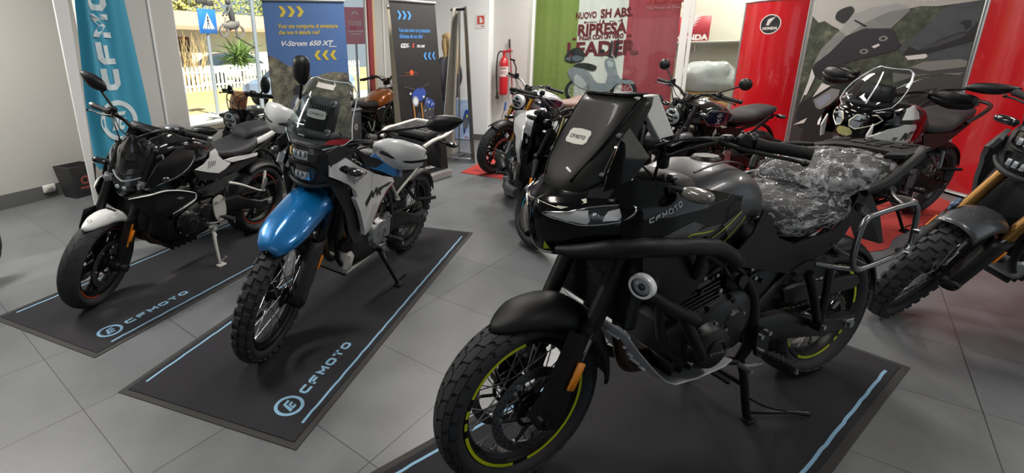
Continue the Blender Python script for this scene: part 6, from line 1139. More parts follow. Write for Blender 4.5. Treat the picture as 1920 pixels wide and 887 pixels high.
# ---------------------------------------------------------------- blue and white adventure motorcycle
PWHITE = mat('pearl_white', '#dcdede', .25, coat=.8, var=.01); BLUEP = mat('metallic_blue', '#1273b8', .25, .35, coat=1.); DBLUE = mat('deep_blue', '#123a78', .25, .5, coat=1.); REDD = mat('red_decal', '#a62a34', .35); KNOB = mat('dark_grey_plastic', '#2a2b2d', .6, bump=.3, bscale=400)
def build_b2():
    b = Moto('blue and white adventure motorcycle with spoked wheels and white hand guards on the middle mat', (.792, -.872), -164.85, 9.76, 1.52, 13, .345, .325, 26, .065)
    p = b.p
    b.wheel(True, .345, .047, .268, 'spoke', tread='knob', disc_r=.16, discs=(-1,)); b.wheel(False, .325, .070, .228, 'spoke', tread='knob', discs=(-1,), disc_r=.12)
    b.fork(1.10, .10, .028, .021, .60, BLK, STEEL, guard=(.315, .625, .060, .075), guard_m=KNOB, caliper=(-1,))
    b.bars(.40, 1.075, .465, .05, .08, BLK, kr=.78, guard=(.26, .135, .085), guard_m=PWHITE, bar_end=None)
    b.mirrors((.365, .25, 1.16), (.36, .545, 1.32), (.080, .048), 'blade', sides=(1,)); b.mirrors((.365, .20, 1.16), (.40, .195, 1.39), (.050, .072), 'leaf', sides=(-1,))
    # high front fender
    q = MB(); rows = []; L = [(.925, .672, .035, .02), (.90, .700, .070, .03), (.85, .742, .098, .05), (.78, .775, .112, .062), (.70, .800, .115, .068), (.60, .825, .118, .07), (.50, .838, .122, .072), (.42, .825, .118, .07)]
    for x, z, w, dr in L: rows.append([V((x-.010*abs(sin(R(-90+180*j/16)))**2, w*sin(R(-90+180*j/16)), z-dr*(1-abs(cos(R(-90+180*j/16)))**.8)+.012*math.exp(-(sin(R(-90+180*j/16))*3)**2))) for j in range(17)])
    q.grid(rows); fd = p('front_fender', q, BLUEP, steer=True, solid=.005, smooth=60)
    for sg in (1, -1): q = MB(); q.panel([(.60, .775), (.47, .79), (.44, .70), (.50, .64), (.56, .66)], lambda x, z: (x, sg*.118, z), .006, .04, inward=(0, -sg, 0)); q.obj('fender_side', DBLUE, fd)
    # nose tower with stacked lamps
    lv = [(.862, .50, .10, .46, 2), (.880, .562, .150, .47, 2.2), (.92, .575, .160, .475, 2.2), (.98, .590, .160, .485, 2.3), (1.04, .605, .155, .495, 2.4), (1.095, .600, .135, .50, 2.4), (1.115, .575, .12, .50, 2.4)]
    rows, xf = mesh_nose(lv); q = MB(); q.grid(rows); nose = p('nose_fairing', q, KNOB, solid=.006, smooth=45); sk = lambda e: (lambda y, z: (xf(y, z)+e, y, z))
    q = MB(); q.tube([sk(.006)(y, .880+.25*max(0, abs(y)-.05)) for y in [-.15+.03*k for k in range(11)]], .013, 10); q.obj('chin_spoiler', KNOB, nose)
    for nm, pts in (('upper_headlight', [(-.085, 1.082), (.085, 1.082), (.088, 1.045), (.070, 1.008), (-.070, 1.008), (-.088, 1.045)]), ('lower_headlight', [(-.075, .985), (.075, .985), (.062, .915), (.045, .905), (-.045, .905), (-.062, .915)])):
        q = MB(); q.panel(sm_poly(pts, 3), sk(.006), .004, .02, inward=(-1, 0, 0)); h = p(nm, q, DLENS, nose); q = MB(); q.tube([sk(.008)(y, z) for y, z in sm_poly(pts, 4)], .0045, 6, closed=True); q.obj('lamp_bezel', BLK, h)
        zc = sum(z for y, z in pts)/6; q = MB(); q.panel([(-.045, zc+.022), (.045, zc+.022), (.045, zc-.024), (-.045, zc-.024)], sk(.009), .003, .02, inward=(-1, 0, 0)); q.obj('reflector_bowl', CHROME, h)
        q = MB(); 
        for k in range(3): q.box(sk(.014)(-.026+.026*k, zc), (.008, .018, .030), .003)
        q.obj('led_block', LENS, h)
        q = MB(); q.panel([(-.075, zc+.02), (-.055, zc+.026), (-.052, zc-.02), (-.068, zc-.012)], sk(.0092), .002, .02, inward=(-1, 0, 0)); q.obj('amber_position_lamp' if nm[0] == 'u' else 'position_lamp', mat('warm_lamp', '#c9a86a', .2, coat=.6) if nm[0] == 'u' else LENS, h)
    for sg in (1, -1): q = MB(); q.panel([(.60, 1.085), (.50, 1.11), (.40, 1.07), (.45, .99), (.52, .93), (.56, .99)], lambda x, z: (x, sg*(.15+.3*(.60-x)*.5), z), .006, .03, inward=(0, -sg, 0)); p('cockpit_cheek', q, KNOB)
    # clear screen
    sl = [(1.075, .610, .09, .57, 2), (1.11, .588, .175, .50, 2.2), (1.14, .572, .20, .47, 2.2), (1.18, .550, .185, .455, 2.2), (1.23, .515, .168, .43, 2.2), (1.29, .475, .160, .40, 2.2), (1.34, .445, .150, .375, 2.3), (1.37, .425, .125, .37, 2.3), (1.383, .418, .09, .375, 2.4)]
    rws, xs = mesh_nose(sl); q = MB(); q.grid(rws); scr = p('windscreen', q, CLEAR, smooth=60); fs = lambda e: (lambda y, z: (xs(y, z)+e, y, z))
    q = MB(); edge = [r[0] for r in rws]+rws[-1][1:-1]+[r[-1] for r in reversed(rws)]; q.tube(edge, .0035, 6); q.obj('screen_edge', mat('edge_gloss', '#c5ccd0', .15, coat=1.), scr)
    q = MB(); q.panel(sm_poly([(-.052, 1.345), (.05, 1.345), (.052, 1.368), (-.05, 1.368)], 1), fs(.003), .001, .02, inward=(-1, 0, 0)); q.obj('screen_sticker', PLATEW, scr)
    q = MB(); q.panel([(.10, 1.105), (.175, 1.112), (.196, 1.138), (.165, 1.14), (.12, 1.128)], fs(.003), .001, .02, inward=(-1, 0, 0)); q.obj('red_sticker', REDD, scr)
    q = MB(); q.box((.445, 0, 1.205), (.07, .15, .19), .012, rot=Mx.Rotation(R(-16), 3, 'Y')); q.box((.47, 0, 1.12), (.12, .20, .05), .015); tw = p('instrument_tower', q, KNOB)
    q = MB()
    for k in range(9): q.box((.487-.0, -.056+.014*k, 1.20), (.004, .006, .15), .001, rot=Mx.Rotation(R(-16), 3, 'Y'))
    q.obj('tower_ribs', BLK, tw)
    lf = plane((.494, 0, 1.225), (0, 1, 0), (-.275, 0, .961)); q = MB(); q.panel(sm_poly([(-.046, -.02), (.046, -.02), (.053, 0), (.046, .02), (-.046, .02), (-.053, 0)], 2), lf, .003, .02, inward=(-1, 0, 0)); lb = q.obj('name_label', PLATEW, tw); q = MB(); strokes(q, 'CFMOTO', plane((.496, -.040, 1.2195), (0, 1, 0), (-.275, 0, .961)), .0115, .0105, .0032, .0022); q.obj('label_lettering', mat('print_dark'), lb, smooth=0)
    q = MB()
    for y, z in ((-.075, 1.285), (.075, 1.285), (-.10, 1.16), (.10, 1.16)): x = xs(y, z); q.tube([(x-.05, y*.7, z-.01), (x-.008, y, z)], .008, 8); q.lathe([(.009, -.004), (.016, -.004), (.016, .004), (.009, .004)], (x, y, z), (1, 0, .3), 16, closed=True)
    q.cyl((xs(.07, 1.285)-.03, -.07, 1.28), (xs(.07, 1.285)-.03, .07, 1.28), .006, 8); q.obj('screen_mounts', [STEEL], tw)
    for y, z, w in ((-.03, 1.125, .03), (-.035, 1.10, .026), (.03, 1.105, .035)): q = MB(); q.box((xs(y, z)-.012, y, z), (.004, w*1.3, .009), .002); q.obj('clip', PLATEW, tw)
    # white shrouds
    def yf(x, z): return lerp(x, [-.2, 0, .15, .3, .45, .55, .62], [.17, .19, .22, .245, .235, .19, .12])-.35*max(0, z-.95)-.12*max(0, .75-z)
    wp = [(.489, 1.045), (.57, 1.012), (.578, .962), (.546, .946), (.488, .913), (.45, .875), (.425, .836), (.443, .828), (.376, .727), (.31, .62), (.264, .555), (.21, .56), (.17, .61), (.12, .70), (.03, .750), (-.10, .775), (-.06, .81), (.12, .87), (.286, .932), (.417, .995)]
    for sg, o in zip((1, -1), b.sides(wp, yf, .028, .022, 'side_shroud', PWHITE)):
        F = lambda e: (lambda x, z: (x, sg*(yf(x, z)+e), z)); q = MB(); q.panel([(.352, .785), (.335, .755), (.298, .805), (.262, .785), (.235, .815), (.205, .775), (.18, .79), (.232, .845), (.268, .815), (.298, .845)], F(.0015), 0, .02); q.panel([(.205, .825), (.02, .80), (-.06, .785), (.0, .776), (.10, .795), (.15, .79), (.13, .765), (.16, .77), (.19, .80)], F(.0015), 0, .02); q.obj('model_lettering', mat('print_dark'), o, smooth=40)
        q = MB(); d = V((-.108, .034)).normalized(); n = V((.30, .95)).normalized(); A = V((.468, .916)); strokes(q, 'CFMOTO', (lambda a, c: F(.0015)(A.x+d.x*a+n.x*c*.3, A.y+d.y*a+n.y*c)) if sg > 0 else (lambda a, c: F(.0015)(A.x-.105+a, A.y+.033-.3*a+c)), .0155, .0150, .0038, .0032); q.obj('brand_lettering', mat('print_dark'), o, smooth=0)
        q = MB()
        for e, w in ((0, .003), (.009, .0015)):
            pl = [(-.08-e, .772-e), (.03-e, .742-e), (.115-e, .69), (.165-e, .605), (.20-e, .56)]
            for i in range(4):
                a, c = V(pl[i]), V(pl[i+1]); nn = (c-a).orthogonal().normalized()*w
                for j in range(5): s0, s1 = a.lerp(c, j/5), a.lerp(c, (j+1)/5); q.add([F(.002)(*(s0+nn)), F(.002)(*(s1+nn)), F(.002)(*(s1-nn)), F(.002)(*(s0-nn))], [(0, 1, 2, 3)])
        q.obj('red_pinstripe', REDD, o, smooth=0)
        q = MB(); q.panel(sm_poly([(.535, 1.0), (.50, 1.012), (.455, .975), (.45, .955), (.49, .965), (.525, .985)], 2), F(.003), .003, .02, inward=(0, -sg, 0)); q.obj('signal_recess', BLK, o)
        b.indicator((.52, sg*.195, .995), (-.04, sg*.035, -.012))
        q = MB(); q.panel([(.58, .955), (.48, .90), (.42, .83), (.37, .72), (.26, .56), (.24, .50), (.30, .50), (.38, .60), (.44, .72), (.52, .86)], lambda x, z: (x, sg*(yf(x, z)-.045), z), .01, .03, inward=(0, -sg, 0)); q.obj('radiator_guard', KNOB, o)
        q = MB(); q.panel([(.44, 1.06), (.36, 1.045), (.27, .955), (.10, .90), (-.12, .80), (-.16, .775), (-.20, .79), (-.06, .865), (.10, .955), (.27, 1.01), (.38, 1.075)], lambda x, z: (x, sg*(lerp(x, [-.2, 0, .3, .45], [.125, .155, .175, .165])), z), .012, .03, inward=(0, -sg, 0)); p('tank_trim', q, BLK)
        q = MB(); q.panel([(.28, .955), (.12, .985), (-.02, .985), (-.13, .945), (-.19, .85), (-.24, .765), (-.11, .80), (.08, .88)], lambda x, z: (x, sg*(.165-.30*max(0, z-.88)+.05*max(0, x)), z), .008, .025, inward=(0, -sg, 0)); o2 = p('tank_panel', q, BLUEP); q = MB(); q.panel([(-.06, .975), (-.13, .945), (-.19, .85), (-.24, .765), (-.17, .79), (-.11, .88)], lambda x, z: (x, sg*(.169-.30*max(0, z-.88)), z), .004, .025, inward=(0, -sg, 0)); q.obj('dark_corner', DBLUE, o2)
    q = MB(); q.hull([(.36, .93, 1.03, .08, 3), (.28, .86, 1.035, .10, 3), (.14, .82, 1.015, .115, 3), (0, .80, .975, .115, 2.8), (-.12, .78, .925, .10, 2.6), (-.18, .78, .89, .08, 2.4)], 30, sm=4); t = p('fuel_tank', q, BLK, smooth=55); q = MB(); q.lathe([(0, .014), (.038, .014), (.045, .004), (.047, 0)], (.13, 0, 1.015), (0, 0, 1), 24); q.obj('filler_cap', BLK, t)
    q = MB(); q.box((.33, .14, 1.03), (.03, .02, .03), .004); q.cyl((.36, .155, 1.0), (.36, .165, 1.0), .01, 10); q.obj('key_lock', STEEL, t)
    b.seat([(-.13, .79, .915, .085, 2.5), (-.20, .755, .885, .115, 2.8), (-.38, .745, .865, .145, 3), (-.56, .775, .885, .155, 3), (-.66, .81, .92, .145, 3), (-.85, .86, .925, .125, 3), (-.92, .88, .915, .08, 2.5)])
    # rack and rails
    q = MB(); q.box((-.80, 0, .955), (.36, .26, .05), .015); rk = p('luggage_rack', q, mat('rack_plate_dark', '#343536', .5, .3)); q = MB()
    for k in range(7): q.box((-.80, -.09+.03*k, .982), (.27, .010, .006), .002)
    q.obj('rack_ribs', BLK, rk)
    q = MB(); q.tube([(-.52, .165, .91), (-.62, .19, .945), (-.80, .19, .945), (-1.0, .17, .955), (-1.06, .12, .965), (-1.06, -.12, .965), (-1.0, -.17, .955), (-.80, -.19, .945), (-.62, -.19, .945), (-.52, -.165, .91)], .016, 12, sm=5, flat=.8); p('grab_rail', q, mat('pale_cast', '#c2c1ba', .45, .2))
    q = MB(); q.hull([(-.62, .76, .86, .10, 3), (-.82, .82, .91, .11, 3), (-1.0, .87, .94, .09, 3), (-1.10, .90, .935, .06, 3)], 20, sm=3); tl = p('tail', q, PWHITE); q = MB(); q.box((-1.105, 0, .92), (.03, .11, .028), .008); q.obj('tail_light', mat('tail_red'), tl)
    q = MB(); q.panel([(-.90, .85), (-1.10, .72), (-1.20, .58), (-1.23, .58), (-1.14, .75), (-1.0, .88)], lambda x, z: (x, .06, z), .12, .1, inward=(0, -1, 0)); q.obj('plate_hanger', BLK, tl)
    for sg in (1, -1): b.indicator((-1.04, sg*.07, .84), (-.02, sg*.10, -.01))
    for sg in (1, -1): q = MB(); q.panel([(-.22, .775), (-.05, .78), (.06, .74), (.02, .66), (-.18, .62), (-.36, .66), (-.52, .73), (-.60, .78), (-.42, .745)], lambda x, z: (x, sg*.135, z), .01, .04, inward=(0, -sg, 0)); p('side_cover', q, KNOB)
    for sg in (1, -1): q = MB(); q.tube([(-.10, sg*.145, .77), (-.20, sg*.15, .66), (-.27, sg*.15, .60), (-.20, sg*.15, .645), (-.42, sg*.155, .74), (-.58, sg*.155, .82)], .009, 8, sm=3); p('bright_subframe_tube', q, mat('pale_cast', '#c2c1ba', .45, .2))
    # mechanics
    b.engine(.28, -.22, .27, .14, 22, .72, .165, (-.005, .455, .085), cover_m=SILV, cover2=(-.13, .46)); b.frame((.42, 1.0), (-.22, .42), (-.95, .86), down=(.30, .34)); b.radiator(.42, .58, .86, .15)
    q = MB(); q.box((.27, 0, .36), (.08, .29, .12), .02, rot=Mx.Rotation(R(-15), 3, 'Y')); q.box((.12, 0, .275), (.28, .24, .03), .01); sp = p('bash_plate', q, mat('pale_cast', '#c2c1ba', .45, .2)); q = MB()
    for y in (-.08, -.05, .05, .08):
        for z in (.33, .355, .38): q.cyl((.285+.02, y, z), (.305+.006, y, z-.002), .009, 8)
    q.obj('plate_holes', BLK, sp)
    q = MB(); q.hull([(.30, .40, .50, .08, 3), (.18, .38, .56, .14, 3), (.08, .36, .50, .12, 3)], 16, sm=2); p('lower_engine_guard', q, KNOB)
    q = MB(); q.lathe([(.0, .0), (.030, .0), (.040, .01), (.042, .03), (.036, .05), (0, .05)], (.33, .12, .50), (.6, .8, 0), 24, mi=0); q.lathe([(.034, -.004), (.044, -.004), (.044, .006), (.034, .006)], (.33, .12, .50), (.6, .8, 0), 24, closed=True, mi=1); p('horn', q, [BLK, SILV])
    q = MB(); q.cyl((.37, .125, .63), (.315, .13, .47), .010, 10); p('gold_damper_tube', q, GOLD)
    b.exhaust(.34, .62, ((-.45, -.16, .54), (-.78, -.17, .66), .055), sides=(.05, -.05), low=.34); b.swing((-.22, .42), .115); b.shock((-.20, 0, .74), (-.28, 0, .36)); b.pegs(-.10, .40, .18, .11, rear=(-.55, .52, BLK), plate_m=SILV)
    b.stand(-.09, .30, (-.175, .262, .053), BLK, .13); b.fender(False, .345, .08, -70, 30, BLK, name='rear_hugger', drop=.04)
    return b
B2 = build_b2()
# ---------------------------------------------------------------- white and black naked motorcycle
SATW = mat('satin_white', '#d8d9d8', .4, coat=.3); ORG = mat('orange_rim_print', '#c4462a', .4); DGLOSS = mat('dark_gloss', '#151517', .18, coat=1.)
def build_b1():
    b = Moto('white and black naked street motorcycle with a white front fender on the left mat', (.415, .455), -164, 8.5, 1.41, 22, .30, .315, 24.5, .03)
    p = b.p
    b.wheel(True, .30, .060, .218, 5, tread='road', stripe=(ORG, [(R(200), R(262)), (R(20), R(80))]), disc_r=.15, sw=.006); b.wheel(False, .315, .090, .218, 5, tread='road', stripe=(ORG, [(R(-40), R(150)), (R(200), R(290))]), sw=.007, discs=(-1,), disc_r=.11, rim_m=BLK)
    b.fork(.98, .105, .027, .021, .50, BLK, STEEL, reflector=True, cal_m=BLK)
    for sg in (1, -1): q = MB(); z = .76; q.tube([(b.leg(z-.02), sg*.105, z-.02), (b.leg(z+.02), sg*.105, z+.02)], .036, 18); q.box((b.leg(z)+.03, sg*.105, z), (.03, .03, .04), .006); p('fork_clamp', q, SILV, steer=True)
    for sg in (1, -1): q = MB(); q.tube([(b.fx, sg*.12, .30), (b.fx, sg*.15, .30), (b.fx, sg*.155, .30), (b.fx, sg*.185, .30)], [.013, .013, .024, .022], 16); p('axle_slider', q, BLK, steer=True)
    # fender: white saddle with black side blades
    q = MB(); rows = []
    for i in range(15):
        t = i/14; a = R(27-54*t); k = lerp(t, [0, .12, .4, .85, 1], [.12, .45, .85, 1.05, 1.25]); rows.append([V((b.fx+(.318+.012*cos(R(-90+15*j)))*sin(a), .068*k*sin(R(-90+15*j)), .30+(.318+.012*cos(R(-90+15*j)))*cos(a)-.045*k*(1-abs(cos(R(-90+15*j)))**.8))) for j in range(13)])
    q.grid(rows); fd = p('front_fender', q, SATW, steer=True, solid=.005, smooth=60); q = MB(); f = lambda y, e: V((b.fx+.333*sin(R(34)), y, .30+.333*cos(R(34))+e)); ring2(q, lambda u, v: (b.fx+.3335*sin(R(16)-v*3), u, .30+.3335*cos(R(16)-v*3)), 0, 0, .012, .009, 20); q.obj('round_badge', mat('print_dark'), fd, smooth=0)
    q = MB(); q.add([(b.fx+.335*sin(R(a)), y, .30+.335*cos(R(a))) for a, y in ((-14, -.03), (-14, .03), (-19, .034), (-19, -.034))], [(0, 1, 2, 3)]); q.obj('fender_slot', BLK, fd, smooth=0)
    for sg in (1, -1):
        q = MB(); q.panel([(.66, .60), (.56, .585), (.52, .50), (.60, .34), (.68, .26), (.715, .275), (.70, .36), (.70, .50)], lambda x, z: (x, sg*(.128+.02*(z-.3)), z), .008, .03, inward=(0, -sg, 0)); o = q.obj('fork_blade', BLK, fd); q = MB(); q.panel([(.605, .55), (.585, .545), (.625, .40), (.64, .405)], lambda x, z: (x, sg*(.130+.02*(z-.3)), z), .004, .03, inward=(0, -sg, 0)); q.obj('blade_reflector', AMBER, o)
        q = MB(); ftext(q, '675', lambda a, c: (.655-.35*a, sg*(.1385), .42+a+.3*c), .03, bold=.001); q.obj('blade_print', mat('grey_print', '#7d7d80', .5), o, smooth=0)
    # bars and mirrors
    b.bars(.33, 1.06, .375, .04, .085, BLK, bar_end=SILV); b.mirrors((.30, .22, 1.12), (.29, .345, 1.275), (.080, .048), 'blade', sides=(-1,)); b.mirrors((.30, .24, 1.10), (.15, .30, 1.095), (.085, .046), 'blade', sides=(1,))
    # headlight cowl
    lv = [(.675, .515, .035, .49, 2), (.70, .525, .07, .48, 2), (.745, .52, .125, .45, 1.8), (.79, .505, .165, .40, 1.7), (.83, .49, .19, .36, 1.6), (.87, .475, .195, .345, 1.6), (.92, .465, .175, .34, 1.8), (.97, .46, .13, .34, 2), (1.01, .45, .09, .36, 2), (1.045, .435, .05, .39, 2)]
    rows, xf = mesh_nose(lv); q = MB(); q.grid(rows); n = p('headlight_cowl', q, DGLOSS, steer=True, solid=.006, smooth=50); sk = lambda e: (lambda y, z: (xf(y, z)+e, y, z))
    q = MB(); q.panel([(-.055, .765), (.055, .765), (.03, .705), (-.03, .705)], sk(.004), .003, .015, inward=(-1, 0, 0)); h = q.obj('projector_lamp', DLENS, n); q = MB()
    for y in (-.022, .022): q.ell(sk(.004)(y, .735), (.008, .016, .014), 12, 8)
    q.obj('lamp_lens', LENS, h)
    for sg in (1, -1):
        q = MB(); q.tube([sk(.006)(sg*y, z) for y, z in ((.0, .775), (.05, .79), (.11, .818), (.155, .85), (.172, .885), (.165, .92), (.145, .955))], .0055, 8, sm=4); q.obj('running_light', LENS, n)
        q = MB(); q.tube([sk(.004)(sg*y, z) for y, z in ((.0, .81), (.05, .822), (.10, .845), (.138, .875), (.145, .91))], .005, 8, sm=4); q.obj('cowl_crease', BLK, n)
        q = MB(); q.tube([sk(.003)(sg*y, z) for y, z in ((.085, .75), (.13, .79), (.16, .84))], .012, 10, sm=3); q.obj('side_vane', DGLOSS, n)
        b.indicator((.45, sg*.15, .835), (-.02, sg*.05, -.005), steer=True)
    q = MB(); q.panel(sm_poly([(-.07, .93), (.0, .905), (.07, .93), (.062, 1.0), (.035, 1.055), (-.035, 1.055), (-.062, 1.0)], 2), sk(.012), .003, .02, inward=(-1, 0, 0)); s_ = p('fly_screen', q, mat('dark_screen', '#101012', .08, coat=1.), n); q = MB(); q.tube([sk(.014)(-.068, .935), sk(.014)(-.06, 1.0), sk(.014)(-.034, 1.055)], .0028, 6); q.obj('screen_highlight_edge', CHROME, s_)
    q = MB(); q.panel(sm_poly([(.0, .845), (.06, .86), (.05, .92), (.01, .93), (-.02, .88)], 1), sk(.006), .003, .02, inward=(-1, 0, 0)); q.obj('cowl_inset', BLK, n)
    q = MB(); q.box((.315, 0, 1.035), (.025, .21, .13), .008, rot=Mx.Rotation(R(-38), 3, 'Y')); q.box((.34, 0, .985), (.08, .10, .05), .01); d = p('instrument_display', q, BLK, steer=True); q = MB(); q.box((.305, 0, 1.045), (.004, .19, .11), .002, rot=Mx.Rotation(R(-38), 3, 'Y')); q.obj('display_glass', DLENS, d)
    # tank and shrouds
    q = MB(); q.hull([(.36, .84, .96, .09, 3), (.28, .81, 1.01, .155, 2.8), (.16, .79, 1.045, .195, 2.7), (.04, .78, 1.035, .20, 2.7), (-.08, .77, .98, .17, 2.6), (-.17, .77, .90, .115, 2.4), (-.21, .78, .86, .08, 2.2)], 40, sm=5); t = p('fuel_tank', q, DGLOSS, smooth=55)
    q = MB(); q.lathe([(0, .018), (.035, .02), (.05, .012), (.062, .006), (.066, 0)], (.075, 0, 1.042), (-.05, 0, 1), 32); q.obj('filler_cap', mat('cap_grey', '#8d8f92', .3, .7), t); q = MB(); q.box((.20, .075, 1.03), (.045, .07, .003), .001, rot=Mx.Rotation(R(20), 3, 'Y')); q.obj('warning_sticker', PLATEW, t)
    q = MB(); q.box((.15, .12, 1.024), (.012, .06, .004), .001, rot=Mx.Rotation(R(30), 3, 'X')); q.obj('thin_sticker', PLATEW, t)
    def yf(x, z): return lerp(x, [-.95, -.6, -.3, 0, .15, .3, .45, .55], [.06, .11, .155, .20, .225, .235, .21, .15])-.35*max(0, z-.88)
    for sg in (1, -1):
        F = lambda e: (lambda x, z: (x, sg*(yf(x, z)+e), z))
        q = MB(); q.panel([(.40, .90), (.24, .965), (.10, .93), (.13, .85), (.18, .80), (.30, .78), (.44, .75), (.485, .76), (.45, .83)], F(.0), .008, .025, inward=(0, -sg, 0)); o = p('tank_shroud', q, BLK); q = MB(); q.tube([F(.002)(x, z) for x, z in ((.48, .745), (.36, .775), (.25, .80), (.16, .845), (.11, .90))], .003, 6, sm=3); q.obj('shroud_edge', SILV, o)
        q = MB(); q.panel([(.12, .80), (-.02, .745), (-.124, .712), (-.20, .725), (-.26, .75), (-.24, .79), (-.18, .795), (-.13, .84), (-.10, .90), (-.04, .89), (-.03, .85), (.03, .815)], F(.004), .008, .022, inward=(0, -sg, 0)); o = p('side_panel', q, SATW)
        q = MB()
        for k in range(4): a = V((-.005-.022*k, .775+.003*k)); q.add([F(.0055)(a.x, a.y), F(.0055)(a.x-.010, a.y), F(.0055)(a.x-.026, a.y+.05-.006*k), F(.0055)(a.x-.016, a.y+.05-.006*k)], [(0, 1, 2, 3)])
        q.obj('dash_graphic', mat('grey_print'), o, smooth=0)
        q = MB(); q.panel([(-.20, .795), (-.27, .76), (-.42, .745), (-.60, .735), (-.61, .755), (-.45, .775), (-.30, .79)], F(.008), .012, .025, inward=(0, -sg, 0)); p('seat_side_strip', q, SATW)
        q = MB(); q.panel([(.12, .79), (-.12, .705), (-.25, .72), (-.62, .725), (-.70, .76), (-.62, .69), (-.40, .66), (-.20, .64), (.05, .70)], F(-.02), .01, .03, inward=(0, -sg, 0)); p('lower_side_cover', q, BLK)
        # belly shroud with the white boomerang line
        yb = lambda x, z: .235-.9*max(0, x-.47)-.5*max(0, .60-z)
        q = MB(); q.panel([(.565, .71), (.48, .728), (.389, .73), (.259, .70), (.128, .64), (.139, .605), (.285, .535), (.36, .50), (.42, .50), (.47, .56), (.55, .665)], lambda x, z: (x, sg*yb(x, z), z), .008, .025, inward=(0, -sg, 0)); o = p('radiator_shroud', q, MBLK); q = MB(); q.tube([(x, sg*(yb(x, z)+.004), z) for x, z in ((.565, .70), (.48, .722), (.389, .725), (.32, .712), (.259, .694), (.19, .668), (.142, .645), (.136, .630), (.145, .60), (.21, .568), (.30, .532))], [.005, .009, .009, .0085, .008, .007, .006, .006, .006, .0075, .004], 8, sm=4, flat=.5); q.obj('white_line', SATW, o)
        q = MB(); q.panel([(.27, .655), (.23, .64), (.25, .63), (.29, .645)], lambda x, z: (x, sg*(yb(x, z)+.003), z), .003, .02, inward=(0, -sg, 0)); q.obj('small_badge', SILV, o)
        q = MB(); q.panel([(.06, .62), (-.05, .635), (-.33, .66), (-.36, .64), (-.20, .57), (-.10, .54), (-.02, .56)], lambda x, z: (x, sg*.16, z), .012, .03, inward=(0, -sg, 0)); p('frame_plate', q, KNOB)
    # seats and tail
    b.seat([(-.155, .80, .855, .075, 2.5), (-.20, .775, .855, .11, 2.8), (-.36, .765, .850, .15, 3), (-.52, .775, .875, .15, 3), (-.59, .80, .905, .13, 2.6), (-.61, .82, .90, .10, 2.4)]); b.seat([(-.52, .86, .90, .07, 2.4), (-.56, .86, .955, .10, 2.6), (-.70, .875, .975, .115, 2.8), (-.84, .895, .965, .10, 2.8), (-.90, .91, .945, .07, 2.4)], name='passenger_seat')
    q = MB(); q.hull([(-.58, .80, .87, .11, 3), (-.70, .82, .905, .12, 3), (-.84, .86, .94, .11, 3), (-.94, .90, .955, .075, 3), (-.985, .92, .945, .035, 2.5)], 22, sm=4); tl = p('tail', q, SATW, smooth=50); q = MB(); q.hull([(-.55, .74, .80, .10, 3), (-.72, .76, .83, .10, 3), (-.90, .84, .89, .06, 3)], 18, sm=3); q.obj('tail_underside', BLK, tl); q = MB(); q.box((-.985, 0, .93), (.02, .07, .02), .006); q.obj('tail_light', mat('tail_red'), tl)
    q = MB(); q.tube([(-.70, 0, .78), (-.92, 0, .66), (-1.05, 0, .48)], .018, 8, sm=3); q.box((-1.06, 0, .44), (.012, .18, .12), .004); q.obj('plate_hanger', BLK, tl)
    # mechanics
    b.engine(.27, -.18, .24, .15, 20, .66, .175, (.14, .40, .078), cover2=(-.02, .44)); b.frame((.33, .92), (-.20, .40), (-.85, .86), cradle=False, trellis=True); b.radiator(.40, .42, .66, .15, lean=-18)
    q = MB(); q.hull([(.36, .32, .52, .07, 3), (.24, .27, .48, .11, 3), (.10, .25, .38, .12, 3), (-.05, .26, .34, .10, 3)], 18, sm=3); p('belly_pan', q, MBLK)
    b.exhaust(.34, .52, None, sides=(.06, -.06), low=.26); q = MB(); q.tube([(-.02, -.10, .27), (.10, -.10, .265), (.22, -.10, .275)], [.045, .046, .04], 18); q.tube([(.21, -.10, .274), (.275, -.10, .28)], [.030, .036], 18, mi=1); p('muffler', q, [SILV, STEEL])
    b.swing((-.20, .40), .12, hh=.05); b.shock((-.20, 0, .68), (-.28, 0, .36)); b.fender(False, .33, .10, -60, 30, BLK, name='rear_hugger', drop=.04)
    q = MB(); q.panel([(-.40, .475), (-.50, .49), (-.88, .465), (-.90, .45), (-.5, .45), (-.42, .445)], lambda x, z: (x, .125, z), .015, .04, inward=(0, -1, 0)); p('chain_guard', q, BLK)
    b.pegs(-.155, .36, .18, .11, plate_m=mat('pale_cast', '#c2c1ba', .45, .2))
    for sg in (1, -1): q = MB(); q.tube([(-.24, sg*.155, .605), (-.36, sg*.17, .56), (-.53, sg*.185, .475), (-.60, sg*.19, .455)], [.020, .017, .014, .014], 10, sm=3, flat=.6); q.tube([(-.66, sg*.15, .60), (-.61, sg*.18, .50), (-.58, sg*.19, .455)], [.012, .013, .014], 10, sm=3, flat=.7); h = p('passenger_peg_hanger', q, mat('pale_cast', '#c2c1ba', .45, .2)); q = MB(); q.tube([(-.58, sg*.19, .455), (-.60, sg*.205, .52), (-.605, sg*.21, .56)], .012, 8); q.obj('passenger_peg', SILV, h)
    b.stand(-.075, .29, (-.02, .285, .047), mat('pale_cast', '#c2c1ba', .45, .2), .16)
    return b
B1 = build_b1()
